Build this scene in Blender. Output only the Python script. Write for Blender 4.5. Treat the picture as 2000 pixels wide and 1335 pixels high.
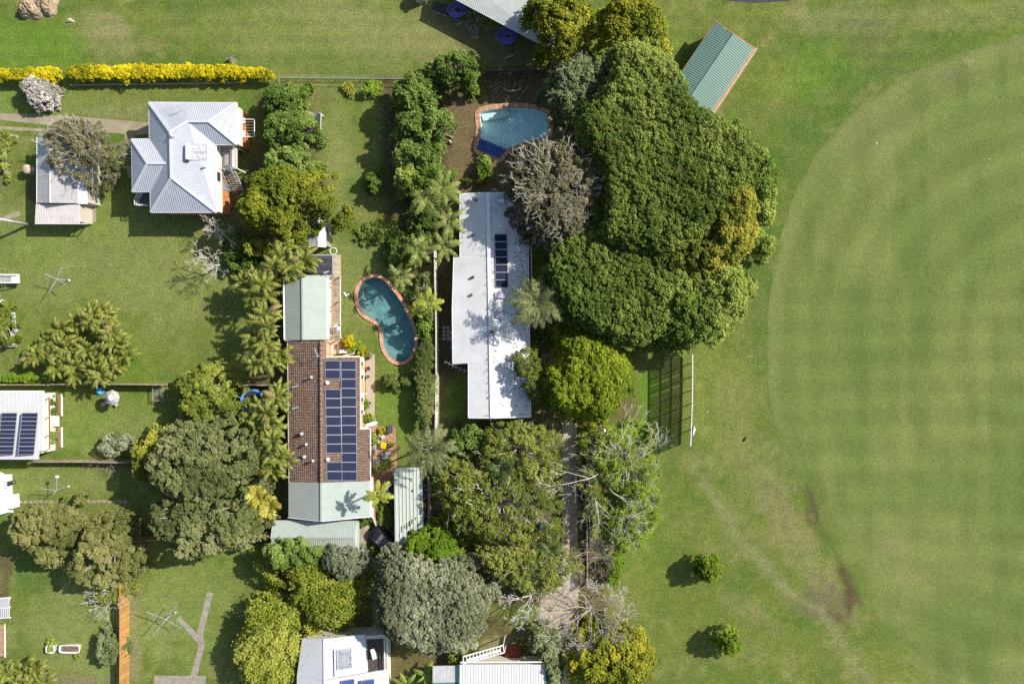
import bpy, bmesh, math, random
import numpy as np
from mathutils import Vector, Matrix

for o in list(bpy.data.objects):
    bpy.data.objects.remove(o)
scene = bpy.context.scene
COL = scene.collection

# ------------------------------------------------------------------ camera
H = 85.0                # camera height above the lawns, metres
S = 16.0                # photograph pixels per metre on the ground
NX, NY = 1120.0, 640.0  # point straight below the camera, in photograph pixels
cam_d = bpy.data.cameras.new('camera')
cam = bpy.data.objects.new('camera', cam_d)
COL.objects.link(cam)
cam.location = (0, 0, H)
cam.rotation_euler = (0, 0, 0)
cam_d.sensor_width = 36
cam_d.lens = 36 * H / (2000 / S)
cam_d.shift_x = (1000 - NX) / 2000
cam_d.shift_y = (NY - 667.5) / 2000
cam_d.clip_start = 1
cam_d.clip_end = 3000
scene.camera = cam

# ------------------------------------------------------------------ light
SUN_EL = math.radians(36)
SUN_DIR = Vector((0.913 * math.cos(SUN_EL), 0.409 * math.cos(SUN_EL), math.sin(SUN_EL))).normalized()
world = bpy.data.worlds.new('World')
scene.world = world
world.use_nodes = True
wn = world.node_tree
bg = wn.nodes['Background']
sky = wn.nodes.new('ShaderNodeTexSky')
sky.sky_type = 'NISHITA'
sky.sun_disc = False
sky.sun_elevation = SUN_EL
sky.sun_rotation = math.atan2(SUN_DIR.x, SUN_DIR.y)
sky.air_density = 1.0
sky.dust_density = 1.5
wn.links.new(sky.outputs[0], bg.inputs[0])
bg.inputs[1].default_value = 0.098
sl = bpy.data.lights.new('sun', 'SUN')
sl.energy = 4.6
sl.angle = math.radians(0.5)
sl.color = (1.0, 0.95, 0.87)
sun = bpy.data.objects.new('sun', sl)
COL.objects.link(sun)
sun.rotation_euler = SUN_DIR.to_track_quat('Z', 'Y').to_euler()
sun.location = SUN_DIR * 120
scene.view_settings.view_transform = 'Standard'
scene.view_settings.look = 'None'
scene.view_settings.gamma = 1
scene.view_settings.use_curve_mapping = False
scene.view_settings.exposure = 0.62
scene.render.engine = 'CYCLES'
scene.cycles.max_bounces = 6
scene.cycles.diffuse_bounces = 3
scene.cycles.transparent_max_bounces = 6
scene.cycles.use_adaptive_sampling = True
scene.cycles.use_denoising = False

# ------------------------------------------------------------------ helpers
def W(px, py, z=0.0):
    """photograph pixel at a height above ground -> world point"""
    s = (H - z) / H
    return Vector(((px - NX) / S * s, (NY - py) / S * s, z))

def WP(pts, z=0.0):
    return [W(p[0], p[1], p[2] if len(p) > 2 else z) for p in pts]

def vn(x, y, seed=0):
    """smooth value noise, vectorised, 0..1"""
    x = np.asarray(x, float); y = np.asarray(y, float)
    xi = np.floor(x).astype(np.int64); yi = np.floor(y).astype(np.int64)
    xf = x - xi; yf = y - yi
    u = xf * xf * (3 - 2 * xf); v = yf * yf * (3 - 2 * yf)
    def h(a, b):
        n = (a * 374761393 + b * 668265263 + seed * 2147483647) & 0xFFFFFFFF
        n = ((n ^ (n >> 13)) * 1274126177) & 0xFFFFFFFF
        return ((n ^ (n >> 16)) & 0xFFFF) / 65535.0
    return (h(xi, yi) * (1 - u) + h(xi + 1, yi) * u) * (1 - v) + (h(xi, yi + 1) * (1 - u) + h(xi + 1, yi + 1) * u) * v

def fbm(x, y, seed=0, octv=4):
    t = 0; a = 0.5; n = 0
    for k in range(octv):
        t = t + a * vn(x * 2 ** k, y * 2 ** k, seed + k * 17); n += a; a *= 0.55
    return t / n

def in_poly(px, py, poly):
    inside = np.zeros(np.shape(px), bool)
    n = len(poly); j = n - 1
    for i in range(n):
        xi, yi = poly[i][0], poly[i][1]; xj, yj = poly[j][0], poly[j][1]
        c = ((yi > py) != (yj > py)) & (px < (xj - xi) * (py - yi) / (yj - yi + 1e-12) + xi)
        inside ^= c; j = i
    return inside

def dist_poly(px, py, poly):
    d = np.full(np.shape(px), 1e9)
    n = len(poly)
    for i in range(n):
        x0, y0 = poly[i][0], poly[i][1]; x1, y1 = poly[(i + 1) % n][0], poly[(i + 1) % n][1]
        dx, dy = x1 - x0, y1 - y0; L = dx * dx + dy * dy + 1e-12
        t = np.clip(((px - x0) * dx + (py - y0) * dy) / L, 0, 1)
        d = np.minimum(d, np.hypot(px - (x0 + t * dx), py - (y0 + t * dy)))
    return d

def smooth_poly(pts, it=2):
    for _ in range(it):
        q = []
        n = len(pts)
        for i in range(n):
            a, b = pts[i], pts[(i + 1) % n]
            q.append((a[0] * .75 + b[0] * .25, a[1] * .75 + b[1] * .25))
            q.append((a[0] * .25 + b[0] * .75, a[1] * .25 + b[1] * .75))
        pts = q
    return pts

def area2(p):
    return sum(p[i][0] * p[(i + 1) % len(p)][1] - p[(i + 1) % len(p)][0] * p[i][1] for i in range(len(p)))

def inset(poly, d):
    """inset a 2D polygon (any winding) by d metres (negative grows it)"""
    p = [Vector((q[0], q[1])) for q in poly]
    if area2(p) < 0: p = p[::-1]
    n = len(p); out = []
    for i in range(n):
        a, b, c = p[i - 1], p[i], p[(i + 1) % n]
        e1 = (b - a).normalized(); e2 = (c - b).normalized()
        n1 = Vector((-e1.y, e1.x)); n2 = Vector((-e2.y, e2.x))
        m = n1 + n2
        k = max(0.35, m.dot(m) / 2)
        out.append(b + m * (d / k))
    return out

class MB:
    """collects geometry; build() links it as one mesh object"""
    def __init__(s): s.v = []; s.f = []
    def add(s, vs, fs):
        b = len(s.v); s.v += [tuple(v) for v in vs]; s.f += [tuple(i + b for i in f) for f in fs]; return s
    def box(s, c, size, M=None):
        x, y, z = size[0] / 2, size[1] / 2, size[2] / 2
        vs = [Vector((i * x, j * y, k * z)) for k in (-1, 1) for j in (-1, 1) for i in (-1, 1)]
        if M is not None: vs = [M @ v for v in vs]
        c = Vector(c)
        return s.add([v + c for v in vs], [(0, 2, 3, 1), (4, 5, 7, 6), (0, 1, 5, 4), (2, 6, 7, 3), (0, 4, 6, 2), (1, 3, 7, 5)])
    def bar(s, p, q, w, h=None, up=Vector((0, 0, 1))):
        """rectangular bar from p to q, width w, thickness h"""
        p = Vector(p); q = Vector(q); h = h or w
        d = (q - p)
        if d.length < 1e-6: return s
        d.normalize()
        if abs(d.dot(up)) > .98: up = Vector((1, 0, 0))
        a = d.cross(up).normalized() * (w / 2); b = a.cross(d).normalized() * (h / 2)
        vs = [p - a - b, p + a - b, p + a + b, p - a + b, q - a - b, q + a - b, q + a + b, q - a + b]
        return s.add(vs, [(0, 1, 2, 3), (7, 6, 5, 4), (0, 4, 5, 1), (1, 5, 6, 2), (2, 6, 7, 3), (3, 7, 4, 0)])
    def tube(s, pts, rs, n=6, cap=True):
        pts = [Vector(p) for p in pts]
        if not hasattr(rs, '__len__'): rs = [rs] * len(pts)
        b = len(s.v)
        for i, p in enumerate(pts):
            d = (pts[min(i + 1, len(pts) - 1)] - pts[max(i - 1, 0)]).normalized()
            up = Vector((0, 0, 1)) if abs(d.z) < .9 else Vector((1, 0, 0))
            a = d.cross(up).normalized(); c = a.cross(d)
            for k in range(n):
                t = 2 * math.pi * k / n
                s.v.append(tuple(p + (a * math.cos(t) + c * math.sin(t)) * rs[i]))
        for i in range(len(pts) - 1):
            for k in range(n):
                k2 = (k + 1) % n
                s.f.append((b + i * n + k, b + i * n + k2, b + (i + 1) * n + k2, b + (i + 1) * n + k))
        if cap:
            s.f.append(tuple(b + k for k in range(n))[::-1])
            s.f.append(tuple(b + (len(pts) - 1) * n + k for k in range(n)))
        return s
    def lathe(s, c, prof, n=16, squash=1.0, cap=True):
        """prof: list of (radius, z)"""
        c = Vector(c); b = len(s.v)
        for r, z in prof:
            for k in range(n):
                t = 2 * math.pi * k / n
                s.v.append((c.x + r * math.cos(t), c.y + r * math.sin(t) * squash, c.z + z))
        for i in range(len(prof) - 1):
            for k in range(n):
                k2 = (k + 1) % n
                s.f.append((b + i * n + k, b + i * n + k2, b + (i + 1) * n + k2, b + (i + 1) * n + k))
        if cap:
            s.f.append(tuple(b + k for k in range(n))[::-1])
            s.f.append(tuple(b + (len(prof) - 1) * n + k for k in range(n)))
        return s
    def prism(s, poly, z0, z1):
        p = [Vector((q[0], q[1], 0)) for q in poly]
        if area2(p) < 0: p = p[::-1]
        n = len(p)
        vs = [(q.x, q.y, z0) for q in p] + [(q.x, q.y, z1) for q in p]
        fs = [tuple(range(n))[::-1], tuple(range(n, 2 * n))] + [(i, (i + 1) % n, n + (i + 1) % n, n + i) for i in range(n)]
        return s.add(vs, fs)
    def slab(s, pts, t):
        """planar 3D polygon with thickness t downwards along its normal"""
        pts = [Vector(p) for p in pts]
        nrm = Vector((0, 0, 0))
        for i in range(len(pts)):
            a, b = pts[i], pts[(i + 1) % len(pts)]
            nrm += a.cross(b)
        nrm.normalize()
        if nrm.z < 0: pts = pts[::-1]; nrm = -nrm
        n = len(pts)
        vs = pts + [p - nrm * t for p in pts]
        fs = [tuple(range(n)), tuple(range(n, 2 * n))[::-1]] + [(i, n + i, n + (i + 1) % n, (i + 1) % n) for i in range(n)]
        return s.add(vs, fs)
    def build(s, name, mat=None, parent=None, smooth=False):
        me = bpy.data.meshes.new(name)
        me.from_pydata(s.v, [], s.f)
        if mat: me.materials.append(mat)
        if smooth: me.polygons.foreach_set('use_smooth', [True] * len(me.polygons))
        me.update()
        return link(name, me, parent)

def link(name, me, parent=None):
    o = bpy.data.objects.new(name, me)
    COL.objects.link(o)
    if parent is not None:
        o.parent = parent
        r = parent
        m = Matrix.Identity(4)
        while r is not None:
            m = Matrix.LocRotScale(r.location, r.rotation_euler, r.scale) if r.parent is None else m
            r = r.parent
        o.matrix_parent_inverse = m.inverted()
        if parent.parent is not None: o.matrix_parent_inverse = Matrix.Identity(4)
    return o

LABELS = {}
def tag(o, label, cat, group=None, kind=None):
    o['label'] = label; o['category'] = cat
    if group: o['group'] = group
    if kind: o['kind'] = kind
    return o

def thing(name, label, cat, loc, group=None):
    o = bpy.data.objects.new(name, None)
    COL.objects.link(o)
    o.location = Vector(loc)
    o.empty_display_size = 0.3
    return tag(o, label, cat, group)

def struct(o): o['kind'] = 'structure'; return o

# ------------------------------------------------------------------ materials
MATS = {}
def M(name, col, rough=.75, var=.18, scale=3.0, bump=0.0, metal=0.0, spec=.3, detail=5, col2=None, fine=0.0, coat=0.0):
    if name in MATS: return MATS[name]
    m = bpy.data.materials.new(name); m.use_nodes = True
    nt = m.node_tree; N = nt.nodes; L = nt.links
    b = N['Principled BSDF']
    b.inputs['Roughness'].default_value = rough
    b.inputs['Metallic'].default_value = metal
    b.inputs['Specular IOR Level'].default_value = spec
    b.inputs['Coat Weight'].default_value = coat
    tc = N.new('ShaderNodeNewGeometry')
    no = N.new('ShaderNodeTexNoise'); no.inputs['Scale'].default_value = scale; no.inputs['Detail'].default_value = detail
    no.inputs['Roughness'].default_value = .65
    L.new(tc.outputs['Position'], no.inputs['Vector'])
    mr = N.new('ShaderNodeMapRange')
    mr.inputs[1].default_value = .28; mr.inputs[2].default_value = .72
    L.new(no.outputs[0], mr.inputs[0])
    mx = N.new('ShaderNodeMix'); mx.data_type = 'RGBA'
    c2 = col2 if col2 else tuple(c * (1 - var * 2) for c in col)
    mx.inputs[6].default_value = (*c2, 1); mx.inputs[7].default_value = (*(tuple(min(1, c * (1 + var)) for c in col) if not col2 else col), 1)
    L.new(mr.outputs[0], mx.inputs[0])
    L.new(mx.outputs[2], b.inputs['Base Color'])
    if bump:
        n2 = N.new('ShaderNodeTexNoise'); n2.inputs['Scale'].default_value = fine or scale * 4; n2.inputs['Detail'].default_value = 4
        L.new(tc.outputs['Position'], n2.inputs['Vector'])
        bp = N.new('ShaderNodeBump'); bp.inputs['Strength'].default_value = bump; bp.inputs['Distance'].default_value = .05
        L.new(n2.outputs[0], bp.inputs['Height']); L.new(bp.outputs[0], b.inputs['Normal'])
    MATS[name] = m
    return m

def MG(name, cols, rough=.9):
    """ground material: colour attribute 'gcol' times several scales of grain"""
    m = bpy.data.materials.new(name); m.use_nodes = True
    nt = m.node_tree; N = nt.nodes; L = nt.links
    b = N['Principled BSDF']; b.inputs['Roughness'].default_value = rough; b.inputs['Specular IOR Level'].default_value = .1
    at = N.new('ShaderNodeAttribute'); at.attribute_name = 'gcol'
    g = N.new('ShaderNodeNewGeometry')
    prev = at.outputs['Color']
    for sc, lo, hi, det in cols:
        no = N.new('ShaderNodeTexNoise'); no.inputs['Scale'].default_value = sc; no.inputs['Detail'].default_value = det
        no.inputs['Roughness'].default_value = .7
        L.new(g.outputs['Position'], no.inputs['Vector'])
        mr = N.new('ShaderNodeMapRange'); mr.inputs[1].default_value = .3; mr.inputs[2].default_value = .7
        mr.inputs[3].default_value = lo; mr.inputs[4].default_value = hi
        L.new(no.outputs[0], mr.inputs[0])
        vm = N.new('ShaderNodeVectorMath'); vm.operation = 'SCALE'
        L.new(prev, vm.inputs[0]); L.new(mr.outputs[0], vm.inputs['Scale'])
        prev = vm.outputs[0]
    # blades leaning yellow or blue-green
    no = N.new('ShaderNodeTexNoise'); no.inputs['Scale'].default_value = 2.2; no.inputs['Detail'].default_value = 6; no.inputs['Roughness'].default_value = .75
    L.new(g.outputs['Position'], no.inputs['Vector'])
    hs = N.new('ShaderNodeHueSaturation')
    mr = N.new('ShaderNodeMapRange'); mr.inputs[1].default_value = .3; mr.inputs[2].default_value = .7; mr.inputs[3].default_value = .485; mr.inputs[4].default_value = .515
    L.new(no.outputs[0], mr.inputs[0]); L.new(mr.outputs[0], hs.inputs['Hue']); L.new(prev, hs.inputs['Color'])
    L.new(hs.outputs[0], b.inputs['Base Color'])
    n2 = N.new('ShaderNodeTexNoise'); n2.inputs['Scale'].default_value = 7; n2.inputs['Detail'].default_value = 6; n2.inputs['Roughness'].default_value = .75
    L.new(g.outputs['Position'], n2.inputs['Vector'])
    bp = N.new('ShaderNodeBump'); bp.inputs['Strength'].default_value = .9; bp.inputs['Distance'].default_value = .12
    L.new(n2.outputs[0], bp.inputs['Height']); L.new(bp.outputs[0], b.inputs['Normal'])
    return m

def ML(name, c0, c1, c2, trans=.40, rough=.6, spec=.12):
    """leaf material: per-leaf tint picks a colour between c0, c1 and c2"""
    if name in MATS: return MATS[name]
    m = bpy.data.materials.new(name); m.use_nodes = True
    nt = m.node_tree; N = nt.nodes; L = nt.links
    b = N['Principled BSDF']; b.inputs['Roughness'].default_value = rough; b.inputs['Specular IOR Level'].default_value = spec
    at = N.new('ShaderNodeAttribute'); at.attribute_name = 'tint'
    cr = N.new('ShaderNodeValToRGB')
    cr.color_ramp.elements[0].color = (*c0, 1); cr.color_ramp.elements[0].position = .05
    cr.color_ramp.elements[1].color = (*c2, 1); cr.color_ramp.elements[1].position = .95
    e = cr.color_ramp.elements.new(.5); e.color = (*c1, 1)
    L.new(at.outputs['Fac'], cr.inputs[0]); L.new(cr.outputs[0], b.inputs['Base Color'])
    tr = N.new('ShaderNodeBsdfTranslucent'); L.new(cr.outputs[0], tr.inputs[0])
    ms = N.new('ShaderNodeMixShader'); ms.inputs[0].default_value = trans
    L.new(b.outputs[0], ms.inputs[1]); L.new(tr.outputs[0], ms.inputs[2])
    L.new(ms.outputs[0], N['Material Output'].inputs[0])
    MATS[name] = m
    return m

def MA(name, rough=.8, attr='pcol', var=.2, scale=6):
    """material coloured piece by piece by a face attribute"""
    m = bpy.data.materials.new(name); m.use_nodes = True
    nt = m.node_tree; N = nt.nodes; L = nt.links
    b = N['Principled BSDF']; b.inputs['Roughness'].default_value = rough; b.inputs['Specular IOR Level'].default_value = .2
    at = N.new('ShaderNodeAttribute'); at.attribute_name = attr
    g = N.new('ShaderNodeNewGeometry')
    no = N.new('ShaderNodeTexNoise'); no.inputs['Scale'].default_value = scale; no.inputs['Detail'].default_value = 5
    L.new(g.outputs['Position'], no.inputs['Vector'])
    mr = N.new('ShaderNodeMapRange'); mr.inputs[1].default_value = .3; mr.inputs[2].default_value = .7; mr.inputs[3].default_value = 1 - var * 1.6; mr.inputs[4].default_value = 1 + var
    L.new(no.outputs[0], mr.inputs[0])
    vm = N.new('ShaderNodeVectorMath'); vm.operation = 'SCALE'
    L.new(at.outputs['Color'], vm.inputs[0]); L.new(mr.outputs[0], vm.inputs['Scale'])
    L.new(vm.outputs[0], b.inputs['Base Color'])
    return m

def set_face_col(me, cols, name='pcol'):
    a = me.attributes.new(name, 'FLOAT_COLOR', 'FACE')
    arr = np.ones((len(me.polygons), 4), np.float32); arr[:, :3] = cols
    a.data.foreach_set('color', arr.ravel())

def set_vert_col(me, cols, name='gcol'):
    a = me.attributes.new(name, 'FLOAT_COLOR', 'POINT')
    arr = np.ones((len(me.vertices), 4), np.float32); arr[:, :3] = cols
    a.data.foreach_set('color', arr.ravel())

WHITE = M('white_paint', (.74, .73, .70), rough=.5, var=.06, scale=1.5)
GREYMETAL = M('galvanised_metal', (.46, .47, .48), rough=.45, var=.1, scale=2, metal=.25)
DARK = M('dark_rubber', (.03, .03, .032), rough=.6, var=.2)
TIMBER = M('weathered_timber', (.33, .27, .20), rough=.85, var=.22, scale=3, bump=.3)
ORTIMBER = M('orange_treated_timber', (.46, .25, .085), rough=.8, var=.18, scale=4, bump=.2)
CONC = M('old_concrete', (.42, .37, .29), rough=.9, var=.25, scale=1.2, bump=.25, detail=8)
CREAM = M('cream_wall', (.72, .68, .54), rough=.8, var=.06)
BARKG = M('pale_bark', (.48, .44, .38), rough=.9, var=.25, scale=5)
BARKD = M('brown_bark', (.17, .13, .09), rough=.95, var=.3, scale=5)
GLASS = M('dark_window_glass', (.03, .035, .045), rough=.08, var=.1, spec=.6)

# ================================================================== SETTING
POOL_K = smooth_poly([(732.6,534.4),(717,537.9),(703.4,546.7),(694.6,561.3),(691.7,576.9),(693.6,594.4),(699.5,610),(709.2,620.7),(722.9,627.5),(734.6,634.4),(740.4,644.1),(741.4,662.6),(743.3,678.2),(750.1,693.8),(759.9,705.5),(771.6,712.3),(785.2,713.3),(798.9,707.4),(808.6,695.7),(815.4,680.1),(817.4,664.6),(814.4,647),(810.5,631.4),(804.7,617.8),(795,596.4),(783.3,576.9),(769.6,559.4),(756,543.8),(744.3,537)], 1)
POOL_T = smooth_poly([(937,221),(950,216),(964.6,213.5),(1002.8,211),(1028,211.4),(1053.8,216.5),(1066,222),(1069.5,232),(1070,250),(1069.6,263),(1062,270),(1048.7,272),(1023,279),(1002.8,285),(990,290),(980,299),(975,309),(968,307),(945,297),(932,291),(936,280),(939,268),(939.5,244.5),(938,230)], 1)
poolK_out = [W(*p).to_2d() for p in POOL_K]
poolK_in = inset(poolK_out, .42)
poolT_in = [W(*p).to_2d() for p in POOL_T]
poolT_out = inset(poolT_in, -.62)

rng = np.random.default_rng(7)
GG = np.array((.150, .192, .042)); LUSH = np.array((.160, .255, .032)); DRY = np.array((.290, .255, .115))
OLV = np.array((.205, .218, .058)); SOIL = np.array((.215, .150, .090)); LITTER = np.array((.120, .085, .052)); PALE = np.array((.33, .28, .17))
GREEN2 = np.array((.100, .165, .034)); PURP = np.array((.19, .145, .105))

def ell(px, py, cx, cy, rx, ry, rot=0):
    c, s = math.cos(math.radians(rot)), math.sin(math.radians(rot))
    dx, dy = px - cx, py - cy
    return np.hypot((dx * c + dy * s) / rx, (-dx * s + dy * c) / ry)

def sstep(a, b, x):
    t = np.clip((x - a) / (b - a), 0, 1); return t * t * (3 - 2 * t)

def paint_ground(px, py):
    n1 = fbm(px / 95, py / 95, 3, 5); n2 = fbm(px / 28, py / 28, 11, 4); n3 = fbm(px / 240, py / 240, 5, 3); n4 = fbm(px / 11, py / 11, 91, 3)
    col = np.outer(np.ones(px.size), GG).reshape(px.shape + (3,))
    def mix(mask, c):
        nonlocal col
        mask = np.clip(mask, 0, 1)[..., None]
        col = col * (1 - mask) + np.asarray(c) * mask
    mix(sstep(.42, .66, n1) * .85, OLV)
    mix(sstep(.50, .68, n2) * .55, DRY)
    mix(sstep(.50, .66, fbm(px / 45, py / 45, 77, 3)) * .5, GREEN2)
    mix(sstep(.55, .75, n3 * .6 + n2 * .4) * .6, LUSH)
    # patches: cx, cy, rx, ry, rot, colour, strength
    P = [(600,60,330,80,0,OLV,.6),(200,70,80,60,20,DRY,.7),(215,55,40,35,0,PALE,.5),(740,70,200,60,15,DRY,.5),(860,100,110,50,28,DRY,.55),(500,120,400,14,0,GREEN2,.5),
         (60,90,150,70,0,LUSH,.7),(60,200,160,40,0,LUSH,.6),(300,185,160,30,0,OLV,.5),(270,500,240,130,0,OLV,.75),(330,560,120,110,0,DRY,.35),(180,500,120,40,10,PURP,.18),(100,480,80,70,0,LUSH,.4),
         (380,640,150,90,0,OLV,.5),(200,840,130,60,0,LUSH,.55),(250,840,60,40,0,DRY,.35),(120,940,120,40,0,OLV,.55),(180,1250,140,90,0,OLV,.6),(360,1170,90,140,0,LUSH,.4),(340,1140,60,60,0,OLV,.4),
         (650,300,45,160,0,OLV,.65),(655,330,25,110,0,DRY,.5),(680,600,40,130,0,OLV,.6),(770,800,60,80,0,LUSH,.5),(620,210,14,40,5,SOIL,.45),
         (1300,200,40,100,0,OLV,.3),(1580,140,180,60,-20,LUSH,.6),(1640,40,120,40,0,PALE,.35),(1700,85,60,60,30,PURP,.35),(1900,30,200,40,0,DRY,.45),(1500,150,60,120,30,OLV,.35),(1600,95,130,40,-10,GREEN2,.3),(1450,600,60,70,0,DRY,.35),
         (1260,780,40,110,0,LUSH,.7),(1240,1000,70,180,0,LUSH,.55),(1440,780,120,160,0,OLV,.5),(1480,900,110,90,30,DRY,.45),(1340,1000,150,120,0,GG,.6),(1300,1200,160,140,0,OLV,.45),
         (1520,1000,90,26,62,PURP,.5),(1560,1060,150,40,55,DRY,.6),(1450,1040,200,30,52,DRY,.3),(1640,1180,40,50,20,PURP,.35),(1590,1180,60,40,20,PURP,.5),(1660,1260,90,20,50,DRY,.3),(1600,960,60,9,70,LITTER,.75),
         (1590,1010,40,12,70,LITTER,.5),(1440,1180,60,24,20,DRY,.45),(1660,1140,60,14,65,LITTER,.7),(1655,1165,30,12,100,LITTER,.6),(1570,930,90,30,55,GREEN2,.4),(1500,1260,200,50,10,OLV,.5),(1380,1220,80,60,0,GG,.5),
         (640,190,12,30,-10,SOIL,.5),(260,225,180,16,5,PALE,.45),(140,42,9,6,0,PALE,.9),(1600,1150,60,30,60,PURP,.25)]
    LIGHT = np.array((.285, .305, .115))
    P += [(1570,300,60,230,28,GREEN2,.55),(1480,580,45,170,0,GREEN2,.4),(1450,250,70,120,30,GREEN2,.3),(1780,110,200,45,-20,GREEN2,.45),(1500,820,40,120,-10,GREEN2,.35)]
    P += [(180,1240,170,110,0,LIGHT,.55),(360,1190,110,150,0,LIGHT,.45),(270,520,260,150,0,LIGHT,.35),(200,840,130,70,0,LIGHT,.30),(120,940,130,45,0,LIGHT,.42),(650,330,50,190,0,LIGHT,.35),(60,480,120,120,0,LIGHT,.3),(640,60,300,90,0,LIGHT,.22),(690,560,50,120,0,LIGHT,.35),(100,200,200,40,0,LIGHT,.25)]
    nn = fbm(px / 22, py / 22, 41, 4) - .5
    for cx, cy, rx, ry, rot, c, st in P:
        e = ell(px, py, cx, cy, rx, ry, rot) + nn * 1.1 + (n4 - .5) * .5
        mix((1 - sstep(.45, 1.15, e)) * st, c)
    # the worn foot track that curves below the sight screen
    trk = [(1352,905),(1385,960),(1420,1015),(1452,1062),(1500,1112),(1560,1165),(1608,1198),(1636,1248),(1672,1300),(1720,1350)]
    dt = np.full(px.shape, 1e9)
    for (ax, ay), (bx, by) in zip(trk[:-1], trk[1:]):
        L2 = (bx - ax) ** 2 + (by - ay) ** 2; t_ = np.clip(((px - ax) * (bx - ax) + (py - ay) * (by - ay)) / L2, 0, 1)
        dt = np.minimum(dt, np.hypot(px - ax - t_ * (bx - ax), py - ay - t_ * (by - ay)))
    mix((1 - sstep(3, 15, dt + nn * 24)) * .40, PALE)
    for cx, cy, rx, ry, rot, c, st in [(1586,975,46,7,72,LITTER,.85),(1578,1010,22,7,65,LITTER,.6),(1652,1140,44,9,68,LITTER,.8),(1662,1178,24,8,100,LITTER,.75),(1640,1205,26,12,20,LITTER,.5),(1378,1100,24,20,0,DRY,.55),(1419,1243,22,18,0,DRY,.5),(1440,770,60,50,0,DRY,.3)]:
        e = ell(px, py, cx, cy, rx, ry, rot) + nn * 1.0 + (n4 - .5) * .5
        mix((1 - sstep(.45, 1.15, e)) * st, c)
    # bare soil and leaf litter, outlined
    polys = [([(868,165),(935,150),(1090,146),(1110,200),(1100,260),(1060,300),(1000,330),(1000,378),(895,378),(868,330),(858,250)], SOIL * .95, 1.0, 7),
             ([(740,150),(870,150),(880,380),(900,500),(890,640),(850,900),(815,900),(815,660),(800,560),(760,500),(750,380)], LITTER, .8, 10),
             ([(856,490),(905,490),(905,640),(920,700),(918,730),(858,730)], LITTER * .85, .95, 6),
             ([(860,818),(1040,818),(1100,840),(1100,1150),(1050,1180),(960,1180),(850,1040),(850,900)], LITTER, .75, 12),
             ([(1126,840),(1180,850),(1190,960),(1170,1080),(1180,1130),(1190,1230),(1130,1260),(1126,1000)], SOIL * .8, .8, 12),
             ([(1010,560),(1080,560),(1240,650),(1240,820),(1100,840),(1036,820)], SOIL * .9, .8, 10),
             ([(500,1010),(560,1000),(800,1090),(960,1200),(1090,1260),(1080,1335),(470,1335),(540,1200)], SOIL * .72, .8, 12),
             ([(730,935),(835,930),(870,1050),(790,1090),(720,1020)], LITTER, .95, 5),
             ([(540,480),(560,480),(560,1060),(500,1060),(520,900),(480,700),(500,640)], LITTER, .85, 10),
             ([(500,180),(600,170),(640,420),(560,480),(460,470),(440,400),(500,300)], LITTER, .7, 12),
             ([(1150,130),(1420,260),(1480,300),(1440,520),(1330,640),(1230,660),(1060,540),(1100,300)], LITTER, .85, 14),
             ([(790,0),(1090,95),(1090,150),(930,150),(900,90),(780,10)], SOIL * .55 + DRY * .3, .75, 10),
             ([(253,1140),(270,1140),(272,1335),(253,1335)], PALE * .9, .75, 4),
             ([(100,1318),(220,1318),(232,1335),(100,1335)], PALE * .8, .8, 4),
             ([(0,1085),(22,1090),(22,1160),(0,1180)], LITTER * 1.2, .85, 4),
             ([(0,285),(16,300),(22,360),(0,370)], PALE * .7, .7, 4),
             ([(52,335),(72,335),(72,390),(52,390)], LITTER, .7, 3),
             ([(960,1240),(1020,1235),(1000,1265),(930,1275)], PALE, .7, 5),
             ([(170,895),(270,895),(270,920),(180,920)], LITTER * 1.2, .5, 6),
             ([(60,1015),(300,1020),(300,1050),(60,1060)], LITTER * 1.1, .5, 8)]
    for poly, c, st, soft in polys:
        d = dist_poly(px, py, poly); ins = in_poly(px, py, poly)
        sd = np.where(ins, d, -d) + nn * 26 + (n4 - .5) * 10
        mix(sstep(-soft, soft, sd) * st, c * 1.0)
    col = col * (.86 + .28 * n4[..., None])
    # mowing runs in the north paddock
    band = (py < 160)
    col = col * (1 + np.where(band, .05 * np.sin(py / 5.2 + n3 * 6), 0)[..., None])
    col = col * np.array((.755, .82, .68))
    return np.clip(col, .01, .8)

def grid_mesh(name, x0, x1, y0, y1, step):
    nx = int((x1 - x0) / step) + 1; ny = int((y1 - y0) / step) + 1
    X, Y = np.meshgrid(np.linspace(x0, x1, nx), np.linspace(y0, y1, ny))
    return X, Y, nx, ny

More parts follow.
